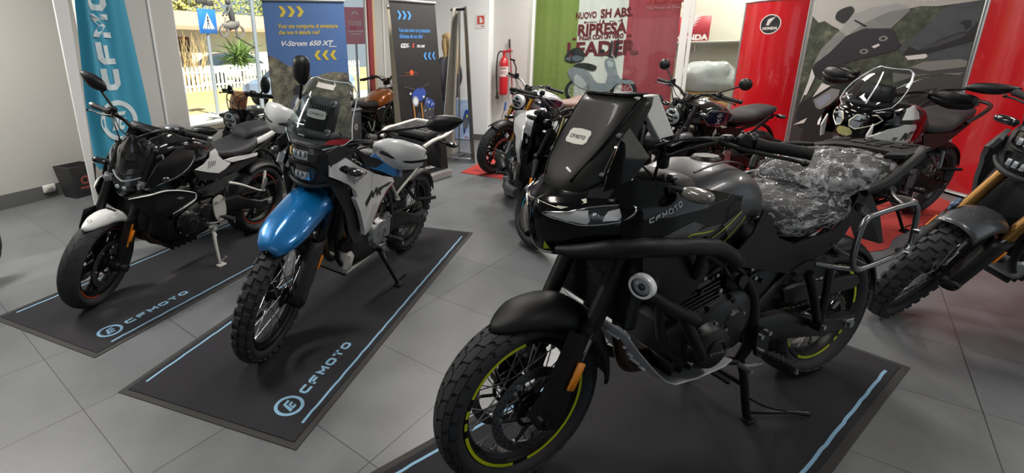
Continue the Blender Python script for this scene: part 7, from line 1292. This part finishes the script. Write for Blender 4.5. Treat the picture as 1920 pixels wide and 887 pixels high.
# ---------------------------------------------------------------- the motorcycles standing further back
NAVYP = mat('navy_paint', '#10142e', .2, coat=1.); TEALP = mat('teal_rim_print', '#3a9fb0', .4); BRWN = mat('brown_vinyl', '#6b5148', .6); REDC = mat('copper_red_disc', '#93463a', .4, .6); ORT = mat('orange_paint', '#c0661f', .25, .2, coat=1.); SILP = mat('silver_paint', '#b4b6ba', .3, .5, coat=.8)
def lathe_lamp(b, at, r, ring_m, steer=True, name='headlight'):
    q = MB(); q.lathe([(0, -.09), (r*.6, -.085), (r*.95, -.04), (r*1.03, 0), (r*1.0, .012), (r*.9, .012)], at, (1, 0, -.08), 32); h = b.p(name, q, ring_m, steer=steer); q = MB(); q.lathe([(r*.92, .010), (r*.6, .022), (0, .028)], at, (1, 0, -.08), 32); q.obj('lamp_lens', LENS, h); q = MB(); q.box((at[0]+.028, 0, at[2]), (.008, r*1.5, r*.28), .004); q.ell((at[0]+.024, 0, at[2]+r*.45), (.008, r*.4, r*.25), 12, 8); q.ell((at[0]+.024, 0, at[2]-r*.45), (.008, r*.4, r*.25), 12, 8); q.obj('lamp_core', DLENS, h); return h
def retro(label, F, h, lean, wb, steer, R_=.32, tank_m=DGLOSS, panel_m=None, ring_m=BLK, fork_m=BLK, slider_m=STEEL, tread='road', stripe=None, disc_m=None, seat_m=PLUG, tail_m=None, bar_m=BLK, cover_m=None, hz=.88, mirror=True, half=.38, spokes=5, fender_m=BLK, mirror_shape='round', low=False, rear=True, bar_z=1.04, lamp_r=.085, reflector=True):
    b = Moto(label, F, h, lean, wb, steer, R_, .32, 25, .035); p = b.p
    b.wheel(True, R_, .058, R_-.085, spokes, tread=tread, stripe=stripe, disc_r=.155, disc_m=disc_m); b.wheel(False, .32, .080, .225, spokes, tread=tread, stripe=stripe, discs=(-1,), disc_r=.11)
    b.fork(1.0, .105, .027, .021, .52, fork_m, slider_m, reflector=reflector); b.fender(True, R_+.018, .075, -52, 30, fender_m, drop=.04)
    b.bars(.36, bar_z, half, .05, .08, bar_m, bar_end=BLK)
    if mirror: b.mirrors((.33, .22, bar_z+.05), (.27, .40, bar_z+.20), (.055, .05) if mirror_shape == 'round' else (.085, .045), mirror_shape)
    if lamp_r: lathe_lamp(b, (b.leg(hz)+.10, 0, hz), lamp_r, ring_m)
    q = MB(); q.lathe([(0, .03), (.045, .028), (.05, .0), (.045, -.04), (0, -.05)], (.36, 0, bar_z-.02), (-.5, 0, 1), 24); g = p('instrument_pod', q, BLK, steer=True); q = MB(); q.lathe([(.044, .0295), (0, .0315)], (.36, 0, bar_z-.02), (-.5, 0, 1), 24); q.obj('dial', DLENS, g)
    q = MB(); q.hull([(.36, .80, .93, .08, 2.8), (.30, .78, .985, .14, 2.6), (.18, .77, 1.01, .175, 2.6), (.04, .76, .985, .175, 2.6), (-.08, .75, .93, .14, 2.5), (-.15, .76, .88, .09, 2.3)], 36, sm=5); t = p('fuel_tank', q, tank_m, smooth=60); q = MB(); q.lathe([(0, .014), (.04, .014), (.05, .004), (.052, 0)], (.16, 0, 1.008), (0, 0, 1), 24); q.obj('filler_cap', STEEL, t)
    if panel_m:
        for sg in (1, -1):
            y_ = lambda x, z: lerp(x, [-.1, .04, .18, .30], [.145, .178, .180, .150])-.3*max(0, z-.93)-.25*max(0, .82-z)
            pts = [(.31, .885), (.24, .945), (.06, .925), (-.06, .885), (-.05, .835), (.12, .785), (.24, .81)]
            q = MB(); q.panel(pts, lambda x, z: (x, sg*(y_(x, z)+.006), z), .008, .025, inward=(0, -sg, 0)); o = q.obj('tank_panel', panel_m, t); q = MB(); q.tube([(x, sg*(y_(x, z)+.007), z) for x, z in pts], .0035, 6, closed=True); q.obj('panel_border', SILV, o)
    b.seat([(-.10, .78, .875, .09, 2.5), (-.20, .765, .86, .125, 3), (-.40, .77, .86, .14, 3), (-.50, .785, .885, .138, 3), (-.68, .82, .905, .12, 3), (-.78, .85, .90, .08, 2.6)], seat_m)
    q = MB(); q.hull([(-.22, .72, .78, .11, 3), (-.50, .74, .80, .11, 3), (-.72, .80, .85, .08, 3), (-.80, .84, .87, .04, 3)], 20, sm=3); tl = p('tail', q, tail_m or BLK); q = MB(); q.box((-.80, 0, .86), (.02, .09, .03), .006); q.obj('tail_light', mat('tail_red'), tl); q = MB(); q.tube([(-.55, 0, .76), (-.85, 0, .66), (-1.0, 0, .50)], .018, 8, sm=3); q.box((-1.01, 0, .47), (.012, .18, .12), .004); q.obj('plate_hanger', BLK, tl)
    for sg in (1, -1): q = MB(); q.panel([(.02, .74), (-.10, .76), (-.30, .72), (-.24, .58), (-.08, .56)], lambda x, z: (x, sg*.14, z), .012, .04, inward=(0, -sg, 0)); p('side_cover', q, tail_m or BLK)
    b.engine(.27, -.18, .25, .14, 20, .68, .165, (.06, .42, .08), cover_m=cover_m, cover2=(-.08, .44)); b.frame((.36, .90), (-.20, .40), (-.75, .80), trellis=True); b.radiator(.40, .44, .68, .14)
    b.exhaust(.34, .54, ((-.30, -.17, .36), (-.68, -.20, .44), .055), m=cover_m or BLK, sides=(.05, -.05), low=.27); b.swing((-.20, .40), .115); b.shock((-.22, 0, .68), (-.30, 0, .36)); b.pegs(-.16, .36, .17, .10, rear=(-.48, .48, SILV), plate_m=SILV); b.stand(-.06, .28, (-.08, .25, .05), BLK, .13)
    for sg in (1, -1): b.indicator((.40, sg*.13, .93), (-.01, sg*.07, 0), steer=True); b.indicator((-.74, sg*.07, .82), (-.02, sg*.08, 0))
    return b
# black neo-retro motorcycle with the lettered tank panel
n = retro('black neo retro motorcycle with round headlight and seat in front of the left red panel', (4.50, -1.55), 151, 8, 1.44, 8, panel_m=NAVYP, mirror=True, tail_m=BLK, bar_z=1.05, cover_m=None, half=.39)
q = MB()
for sg in (1, -1):
    f = lambda a, c: (.14-sg*a, sg*.1895-sg*.12*max(0, .86+c-.93), .86+c); ftext(q, 'X', f, .07, -.03, -.045, bold=.002, shear=.2); ring2(q, f, .0, .035, .022, .015, 16); rect(q, f, -.035, .030, .035, .038)
n.p('tank_emblem', q, DECALW, smooth=0)
for sg in (1, -1): q = MB(); q.panel([(-.46, .73), (-.50, .735), (-.74, .86), (-.76, .88), (-.66, .83)], lambda x, z: (x, sg*(.125-.12*max(0, -.5-x)), z), .006, .04, inward=(0, -sg, 0)); n.p('silver_tail_edge', q, SILV); q = MB(); q.ell((.44, .14, .70), (.07, .035, .05), 14, 10, .7); q.ell((.44, -.14, .70), (.07, .035, .05), 14, 10, .7); n.p('silver_intake_cover', q, SILP)
# silver and blue retro with gold forks
g = retro('silver and navy retro motorcycle with gold forks and red brake discs on the red mat', (4.84, .26), 155, 8, 1.43, 14, .33, tank_m=SILP, panel_m=NAVYP, ring_m=SATW, fork_m=GOLD, slider_m=GOLD, tread='block', disc_m=REDC, seat_m=BRWN, mirror=False, half=.40, spokes=7, bar_m=SILV, hz=.90, reflector=False, bar_z=1.06)
q = MB(); q.panel([(.50, .74), (.40, .78), (.36, .68), (.44, .62)], lambda x, z: (x, .15, z), .01, .04, inward=(0, -1, 0)); g.p('blue_side_badge', q, mat('bright_blue', '#2b5fd0', .35, coat=.6))
q = MB(); q.tube([(.30, -.30, 1.11), (.29, -.31, 1.20), (.28, -.38, 1.27)], .008, 8, sm=3); q.box((.28, -.40, 1.285), (.02, .09, .02), .006); g.p('mirror', q, BLK, steer=True)
# white and silver naked with teal rim stripe
w = retro('silver white naked motorcycle with teal rim stripe partly hidden behind the black motorcycle screen', (2.90, -1.285), 217, 8, 1.40, 30, .30, tank_m=mat('silver_white_paint', '#dfe1e3', .28, .0, coat=.8), ring_m=BLK, fork_m=BLK, slider_m=mat('pale_slider', '#aab4c2', .35, .5), stripe=(TEALP, [(0, 2*pi)]), mirror=False, half=.37, cover_m=None, bar_z=1.03, lamp_r=.07, hz=.80)
for sg in (1, -1): q = MB(); q.panel([(.54, .80), (.48, .94), (.36, .99), (.16, .96), (.02, .90), (.10, .80), (.28, .78), (.36, .66), (.40, .54), (.45, .60)], lambda x, z: (x, sg*(.215-.30*max(0, z-.88)-.3*max(0, .70-z)), z), .012, .03, inward=(0, -sg, 0)); w.p('tank_shroud', q, mat('silver_white_paint'))
for sg in (1, -1): q = MB(); q.panel([(.45, .60), (.37, .55), (.33, .48), (.40, .44), (.46, .50), (.48, .58)], lambda x, z: (x, sg*.19, z), .012, .03, inward=(0, -sg, 0)); w.p('dark_lower_shroud', q, DGLOSS); q = MB(); q.tube([(.26, -.12, .30), (.10, -.16, .28), (-.02, -.17, .29)], [.04, .05, .045], 16); w.p('silver_muffler', q, SILV)
# dark Suzuki-lettered retro by the window
z = retro('black motorcycle with gold stripes and amber fly screen by the window', tuple(W(2.02, .89))[:2], 194.6, 5, 1.42, 0, .32, tank_m=DGLOSS, mirror=False, half=.28, bar_z=1.10, hz=.92, fork_m=BLK)
for sg in (1, -1): q = MB(); ftext(q, 'SUZUKI', lambda a, c: (.22-sg*a, sg*(.165+.02), .925+c), .055, -.02 if sg > 0 else -.2, 0, bold=.002, sx=1.1); z.p('tank_lettering', q, DECALW, smooth=0)
q = MB()
for sg in (1, -1):
    for x in (.19, .13): q.panel([(x, .90), (x-.03, .90), (x-.05, .78), (x-.02, .78)], lambda a, c: (a, sg*(.182-.2*max(0, .82-c)), c), .003, .03, 0 if x > .15 else 1, inward=(0, -sg, 0))
z.p('tank_stripes', q, [mat('stripe_gold', '#9c7a3e', .4), mat('stripe_cream', '#b3a98c', .4)])
q = MB(); rs, _ = mesh_nose([(1.02, .47, .10, .40, 2), (1.08, .46, .11, .39, 2), (1.14, .43, .10, .37, 2), (1.18, .40, .07, .36, 2)]); q.grid(rs); z.p('fly_screen', q, mat('amber_screen', '#8a5236', .1, coat=1., alpha=.75), solid=.004, smooth=60)
z.mirrors((.32, .22, 1.15), (.36, .31, 1.26), (.05, .075), 'round', sides=(1,))
# orange tank
o = retro('orange tank retro motorcycle between the blue banner and the black banner', tuple(W(5.58, .70))[:2], 14.6, 6, 1.40, 4, .32, tank_m=ORT, panel_m=None, ring_m=SILV, fork_m=STEEL, slider_m=STEEL, bar_m=BLK, cover_m=SILV, mirror=False, seat_m=PLUG, bar_z=1.12, half=.34)
# motorcycle peeking in at the left edge of the view
c = retro('motorcycle of which only a tyre shows at the left edge of the picture', (-.134, 1.33), 20, 6, 1.42, 0, .31, tank_m=DGLOSS, mirror=False)
# white adventure motorcycle in front of the poster
def build_b5():
    b = Moto('white adventure motorcycle with clear screen and black hand guards in front of the poster', (4.35, -2.84), 152, 8, 1.50, 10, .33, .32, 25, .05); p = b.p
    b.wheel(True, .33, .057, .243, 'spoke', tread='block', disc_r=.16); b.wheel(False, .32, .076, .226, 'spoke', tread='block', discs=(-1,), disc_r=.12); b.fork(1.03, .105, .028, .022, .40, SILP, SILV); b.fender(True, .35, .08, -55, 32, SATW, drop=.05)
    b.bars(.33, 1.13, .42, .05, .08, BLK, guard=(.24, .10, .085), guard_m=BLK); b.mirrors((.30, .25, 1.19), (.28, .47, 1.285), (.115, .040), 'blade', sides=(1,))
    lv = [(.80, .64, .05, .60, 2), (.84, .675, .11, .58, 2), (.90, .69, .15, .56, 2.1), (.96, .695, .175, .54, 2.1), (1.01, .685, .18, .52, 2.2), (1.05, .65, .165, .50, 2.2)]; rows, xf = mesh_nose(lv); q = MB(); q.grid(rows); n = p('nose_fairing', q, GBLK, solid=.006, smooth=45); sk = lambda e: (lambda y, z: (xf(y, z)+e, y, z))
    for sg in (1, -1):
        pts = [(.02, .955), (.045, 1.0), (.13, 1.01), (.155, .98), (.135, .945), (.06, .90), (.03, .915)]; q = MB(); q.panel([(sg*y, z) for y, z in pts], sk(.004), .004, .015, inward=(-1, 0, 0)); h = p('headlight', q, LENS, n); q = MB(); q.tube([sk(.006)(sg*y, z) for y, z in pts], .005, 6, closed=True); q.obj('lamp_outline', mat('running_light_white'), h); q = MB(); q.ell(sk(.004)(sg*.085, .972), (.012, .026, .022), 12, 8); q.obj('projector_lens', DLENS, h)
    q = MB(); q.panel(sm_poly([(-.035, .90), (.035, .90), (.05, .855), (.0, .835), (-.05, .855)], 2), sk(.005), .003, .02, inward=(-1, 0, 0)); p('yellow_tinted_lamp', q, mat('yellow_lamp', '#b5b070', .15, coat=1.), n)
    sl = [(1.035, .665, .10, .62, 2), (1.07, .655, .165, .55, 2.2), (1.12, .61, .175, .51, 2.2), (1.18, .55, .17, .46, 2.2), (1.24, .48, .15, .40, 2.2), (1.29, .42, .12, .35, 2.3), (1.31, .395, .085, .345, 2.3)]; rws, xs = mesh_nose(sl); q = MB(); q.grid(rws); scr = p('windscreen', q, CLEAR, smooth=60); q = MB(); q.tube([r[0] for r in rws]+rws[-1][1:-1]+[r[-1] for r in reversed(rws)], .0035, 6); q.obj('screen_edge', mat('edge_gloss'), scr)
    q = MB(); q.tube([(xs(.05, 1.08)+.004, .05, 1.08), (xs(.02, 1.2)+.004, .02, 1.2), (xs(-.02, 1.28)+.004, -.02, 1.28)], .005, 6, sm=3); q.obj('screen_rib', mat('edge_gloss'), scr); q = MB(); q.box((.47, 0, 1.14), (.05, .20, .12), .012, rot=Mx.Rotation(R(-22), 3, 'Y')); q.box((.52, 0, 1.06), (.14, .22, .05), .015); p('instrument_display', q, BLK)
    yf = lambda x, z: lerp(x, [-.2, 0, .2, .4, .55, .66, .71], [.12, .17, .22, .24, .225, .19, .155])-.4*max(0, z-.98)-.2*max(0, .85-z)
    for sg in (1, -1):
        F = lambda e: (lambda x, z: (x, sg*(yf(x, z)+e), z)); q = MB(); q.panel([(.70, .875), (.60, .93), (.45, .96), (.33, .955), (.30, .93), (.32, .80), (.42, .78), (.56, .835)], F(.006), .012, .025, inward=(0, -sg, 0)); o = p('side_panel', q, SATW); q = MB(); ftext(q, 'MT', (lambda a, c: F(.0085)(.46-a, .85+c)) if sg > 0 else (lambda a, c: F(.0085)(.36+a, .85+c)), .075, bold=.003, shear=.35, sx=1.25); ftext(q, '700', (lambda a, c: F(.0085)(.545-a, .852+c)) if sg > 0 else (lambda a, c: F(.0085)(.49+a, .852+c)), .032, bold=.001, shear=.3); q.obj('model_lettering', mat('print_dark'), o, smooth=0)
        q = MB(); q.panel([(.62, .99), (.45, 1.06), (.25, 1.02), (.0, .93), (-.10, .88), (-.02, .80), (.14, .77), (.30, .76), (.56, .80), (.64, .88)], F(0), .008, .03, inward=(0, -sg, 0)); p('side_fairing', q, GBLK); q = MB(); q.panel([(.50, .995), (.44, 1.07), (.36, 1.085), (.30, 1.03), (.30, .99)], F(.006), .01, .03, inward=(0, -sg, 0)); p('tank_panel', q, SATW); q = MB(); q.panel([(.30, .845), (.18, .80), (.02, .845), (-.02, .83), (.08, .775), (.16, .765), (.26, .79)], F(.0), .01, .03, inward=(0, -sg, 0)); p('white_rear_flash', q, SATW)
        q = MB(); q.panel([(.69, .88), (.66, .96), (.64, .88), (.62, .80), (.65, .79)], lambda x, z: (x, sg*.155, z), .01, .03, inward=(0, -sg, 0)); p('white_beak_blade', q, SATW)
    q = MB(); q.hull([(.34, .86, 1.02, .10, 3), (.22, .84, 1.06, .16, 2.8), (.06, .83, 1.05, .17, 2.7), (-.08, .82, .96, .13, 2.5), (-.15, .82, .91, .08, 2.3)], 32, sm=4); p('fuel_tank', q, GBLK, smooth=55); b.seat([(-.10, .82, .90, .08), (-.2, .80, .89, .14, 3), (-.42, .80, .89, .16, 3), (-.55, .83, .95, .15, 3), (-.80, .90, .97, .11, 3), (-.88, .92, .96, .06, 2.5)])
    q = MB(); q.hull([(-.45, .74, .84, .11, 3), (-.80, .85, .93, .10, 3), (-.96, .90, .95, .05, 3)], 20, sm=3); p('tail', q, BLK); q = MB(); q.tube([(-.55, .17, .88), (-.75, .18, .97), (-.95, .10, 1.0), (-.95, -.10, 1.0), (-.75, -.18, .97), (-.55, -.17, .88)], .014, 10, sm=4); p('grab_rail', q, BLK)
    for sg in (1, -1): q = MB(); q.panel([(-.08, .82), (-.5, .80), (-.72, .86), (-.45, .70), (-.2, .66)], lambda x, z: (x, sg*.14, z), .01, .04, inward=(0, -sg, 0)); p('side_cover', q, BLK); b.engine(.28, -.2, .27, .14, 20, .72, .165); b.frame((.42, .98), (-.2, .4), (-.85, .85)); b.radiator(.42, .52, .80, .15); b.exhaust(.34, .6, ((-.45, -.17, .5), (-.9, -.2, .64), .06), m=SILV); b.swing((-.2, .4), .115, beam_m=BLK); b.shock((-.2, 0, .7), (-.28, 0, .36)); b.pegs(-.16, .37, .18, .1, rear=(-.5, .5, SILV), plate_m=SILV); b.stand(-.06, .3, (-.12, .26, .05), BLK, .13); b.fender(False, .34, .08, -70, 25, BLK, name='rear_hugger', drop=.04)
build_b5()
# grey adventure motorcycle with gold forks cut by the right edge
def build_b4():
    b = Moto('grey adventure motorcycle with gold forks and knobby front tyre cut by the right edge', (3.235, -3.337), 140, 16, 1.50, 15, .345, .325, 26, .06); p = b.p; GREY = mat('grey_satin_paint', '#4d4f53', .35, .3, coat=.5)
    b.wheel(True, .345, .050, .268, 'spoke', tread='knob', discs=(-1,), disc_r=.15); b.wheel(False, .325, .07, .228, 'spoke', tread='knob', discs=(-1,), disc_r=.12); b.fork(1.08, .105, .026, .021, .60, mat('dull_gold', '#7d5c30', .35, .8), STEEL, guard=(.31, .60, .065, .08), guard_m=MBLK, caliper=(-1,))
    b.fender(True, .375, .095, -62, 26, GREY, drop=.07, taper=lambda t: lerp(t, [0, .15, .4, 1], [.75, 1, 1, .9])); q = MB(); q.box((.74, -.10, .70), (.06, .02, .06), .006, rot=Mx.Rotation(R(30), 3, 'Y')); q.cyl((.75, -.09, .71), (.75, -.112, .71), .010, 10, mi=1); p('fender_bracket', q, [mat('bluish_bracket_steel', '#9fb4d6', .2, .8), BLK], steer=True)  # bracket coloured bluish like its sticker
    b.bars(.34, 1.10, .34, .03, .10, BLK)
    lv = [(.862, .50, .10, .46, 2), (.880, .575, .150, .47, 2.2), (.92, .585, .160, .475, 2.2), (.98, .600, .160, .485, 2.3), (1.04, .610, .155, .495, 2.4), (1.095, .605, .135, .50, 2.4), (1.115, .58, .12, .50, 2.4)]; rows, xf = mesh_nose(lv); q = MB(); q.grid(rows); n = p('nose_fairing', q, KNOB, solid=.006, smooth=45); sk = lambda e: (lambda y, z: (xf(y, z)+e, y, z))
    q = MB(); q.tube([sk(.008)(y, .880+.25*max(0, abs(y)-.05)) for y in [-.15+.03*k for k in range(11)]], .015, 10); q.obj('chin_spoiler', KNOB, n)
    for nm, pts in (('upper_headlight', [(-.085, 1.082), (.085, 1.082), (.088, 1.045), (.070, 1.008), (-.070, 1.008), (-.088, 1.045)]), ('lower_headlight', [(-.075, .985), (.075, .985), (.062, .915), (.045, .905), (-.045, .905), (-.062, .915)])):
        q = MB(); q.panel(sm_poly(pts, 3), sk(.006), .004, .02, inward=(-1, 0, 0)); h = p(nm, q, DLENS, n); q = MB(); q.tube([sk(.008)(y, z) for y, z in sm_poly(pts, 4)], .0045, 6, closed=True); q.obj('lamp_bezel', BLK, h); zc = sum(z for y, z in pts)/6; q = MB()
        for k in range(4): q.box(sk(.010)(-.045+.03*k, zc), (.008, .02, .035), .003)
        q.obj('led_block', LENS, h)
    sl = [(1.075, .610, .09, .57, 2), (1.14, .572, .18, .47, 2.2), (1.23, .515, .165, .43, 2.2), (1.34, .445, .14, .375, 2.3), (1.38, .42, .09, .375, 2.4)]; rws, xs = mesh_nose(sl); q = MB(); q.grid(rws); p('windscreen', q, SMOKE, smooth=60)
    for sg in (1, -1): q = MB(); q.panel([(.489, 1.045), (.57, 1.012), (.578, .962), (.488, .913), (.425, .836), (.376, .727), (.264, .555), (.17, .61), (.12, .70), (-.10, .775), (-.06, .81), (.12, .87), (.286, .932), (.417, .995)], lambda x, z: (x, sg*(lerp(x, [-.2, 0, .15, .3, .45, .55, .62], [.17, .19, .22, .245, .235, .19, .12])-.35*max(0, z-.95)), z), .02, .03, inward=(0, -sg, 0)); p('side_shroud', q, GREY); b.indicator((.54, sg*.14, 1.08), (-.01, sg*.045, .01))
    q = MB(); q.hull([(.36, .86, 1.03, .10, 3), (.14, .82, 1.03, .15, 3), (-.12, .78, .93, .12, 2.6), (-.18, .78, .89, .09, 2.4)], 28, sm=4); p('fuel_tank', q, BLK, smooth=55); b.seat([(-.13, .79, .915, .085), (-.38, .745, .865, .145, 3), (-.66, .81, .92, .145, 3), (-.92, .88, .915, .08, 2.5)]); q = MB(); q.hull([(-.62, .76, .86, .10, 3), (-1.0, .87, .94, .09, 3), (-1.10, .90, .935, .06, 3)], 20, sm=3); p('tail', q, GREY)
    b.engine(.28, -.22, .27, .14, 22, .72, .165, (-.005, .455, .085), cover_m=SILV); b.frame((.42, 1.0), (-.22, .42), (-.95, .86), down=(.30, .34)); b.radiator(.42, .58, .86, .15); q = MB(); q.box((.26, 0, .345), (.07, .26, .11), .02, rot=Mx.Rotation(R(-15), 3, 'Y')); p('bash_plate', q, SILV); b.exhaust(.34, .62, ((-.5, -.18, .56), (-1.0, -.21, .72), .065), low=.34); b.swing((-.22, .42), .115); b.shock((-.2, 0, .74), (-.28, 0, .36)); b.pegs(-.10, .40, .18, .11); b.stand(-.09, .30, (-.175, .265, .06), BLK, .13)
build_b4()
# black top case with a helmet on top, extended to the floor as an added plinth, behind the blue and white motorcycle; car in the street
def build_case():
    t = thing('top_case_plinth', 'black top case with a pale printed emblem under the helmet, extended to the floor as an added plinth', 'plinth', W(3.53, .43), UVROT); q = MB(); q.box((0, 0, .44), (.30, .28, .88), .012); q.obj('case_body', mat('case_black', '#202124', .5, bump=.2), t); q = MB(); q.box((0, 0, .885), (.32, .30, .02), .006); q.obj('top_plate', SILV, t); f = plane((.02, -.143, .70), (1, 0, 0), (0, 0, 1)); q = MB(); ring2(q, f, 0, 0, .035, .024, 20); wing(q, f, -.02, -.015, .04); q.obj('printed_emblem', DECALW, t, smooth=0)
    t = thing('helmet', 'white and red motorcycle helmet resting on the black top case', 'helmet', W(3.52, .45, .896), UVROT @ Mx.Rotation(R(-120), 3, 'Z')); q = MB(); rows = []
    for i in range(15):
        a = R(-52+142*i/14); rows.append([V((.15*cos(a)*cos(2*pi*k/28)*(1.08 if cos(2*pi*k/28) > 0 else 1), .125*cos(a)*sin(2*pi*k/28), .115+.135*sin(a))) for k in range(28)])
    q.grid(rows, 0, True); s = q.obj('shell', PWHITE, t, solid=.012, smooth=60); q = MB(); q.grid([[V(((.157+.006*(j == 1))*cos(R(a))*1.06, .130*sin(R(a)), zz)) for a in range(-62, 63, 8)] for j, zz in enumerate((.10, .135, .17))]); q.obj('visor', DLENS, t, solid=.004); q = MB()
    for sg in (1, -1): q.panel([(-.10, .02), (.10, .02), (.12, .09), (.02, .07), (-.06, .12), (-.13, .08)], lambda x, zz: (x, sg*(.132*math.sqrt(max(.05, 1-(x/.16)**2-((zz-.115)/.14)**2*.9))), zz), .004, .02, inward=(0, -sg, 0))
    q.obj('red_graphic', mat('helmet_red', '#9c2430', .3, coat=.8), s)
    t = thing('parked_car', 'blue and silver car parked in the street near the red window jamb', 'car', W(12.5, 8.0, -.06), UVROT); q = MB(); q.hull([(-2.1, .35, .75, .72, 4), (-1.6, .25, .88, .82, 4), (-.6, .22, .92, .85, 4), (.9, .22, .95, .85, 4), (1.7, .25, .9, .82, 4), (2.05, .35, .7, .7, 4)], 20, sm=3); q.obj('body', mat('car_blue_grey', '#7c8fb4', .3, coat=1.), t); q = MB(); q.hull([(-1.3, .85, .9, .68, 4), (-.7, .85, 1.32, .62, 4), (.1, .85, 1.42, .6, 4), (.9, .85, 1.36, .6, 4), (1.6, .85, .95, .66, 4)], 20, sm=3); q.obj('cabin_glass', mat('car_glass'), t)
    for x in (-1.3, 1.3):
        for y in (-.78, .78): q = MB(); q.lathe([(.12, -.1), (.31, -.1), (.33, 0), (.31, .1), (.12, .1)], (x, y, .33), n=20); q.obj('wheel', TYRE, t)
build_case()
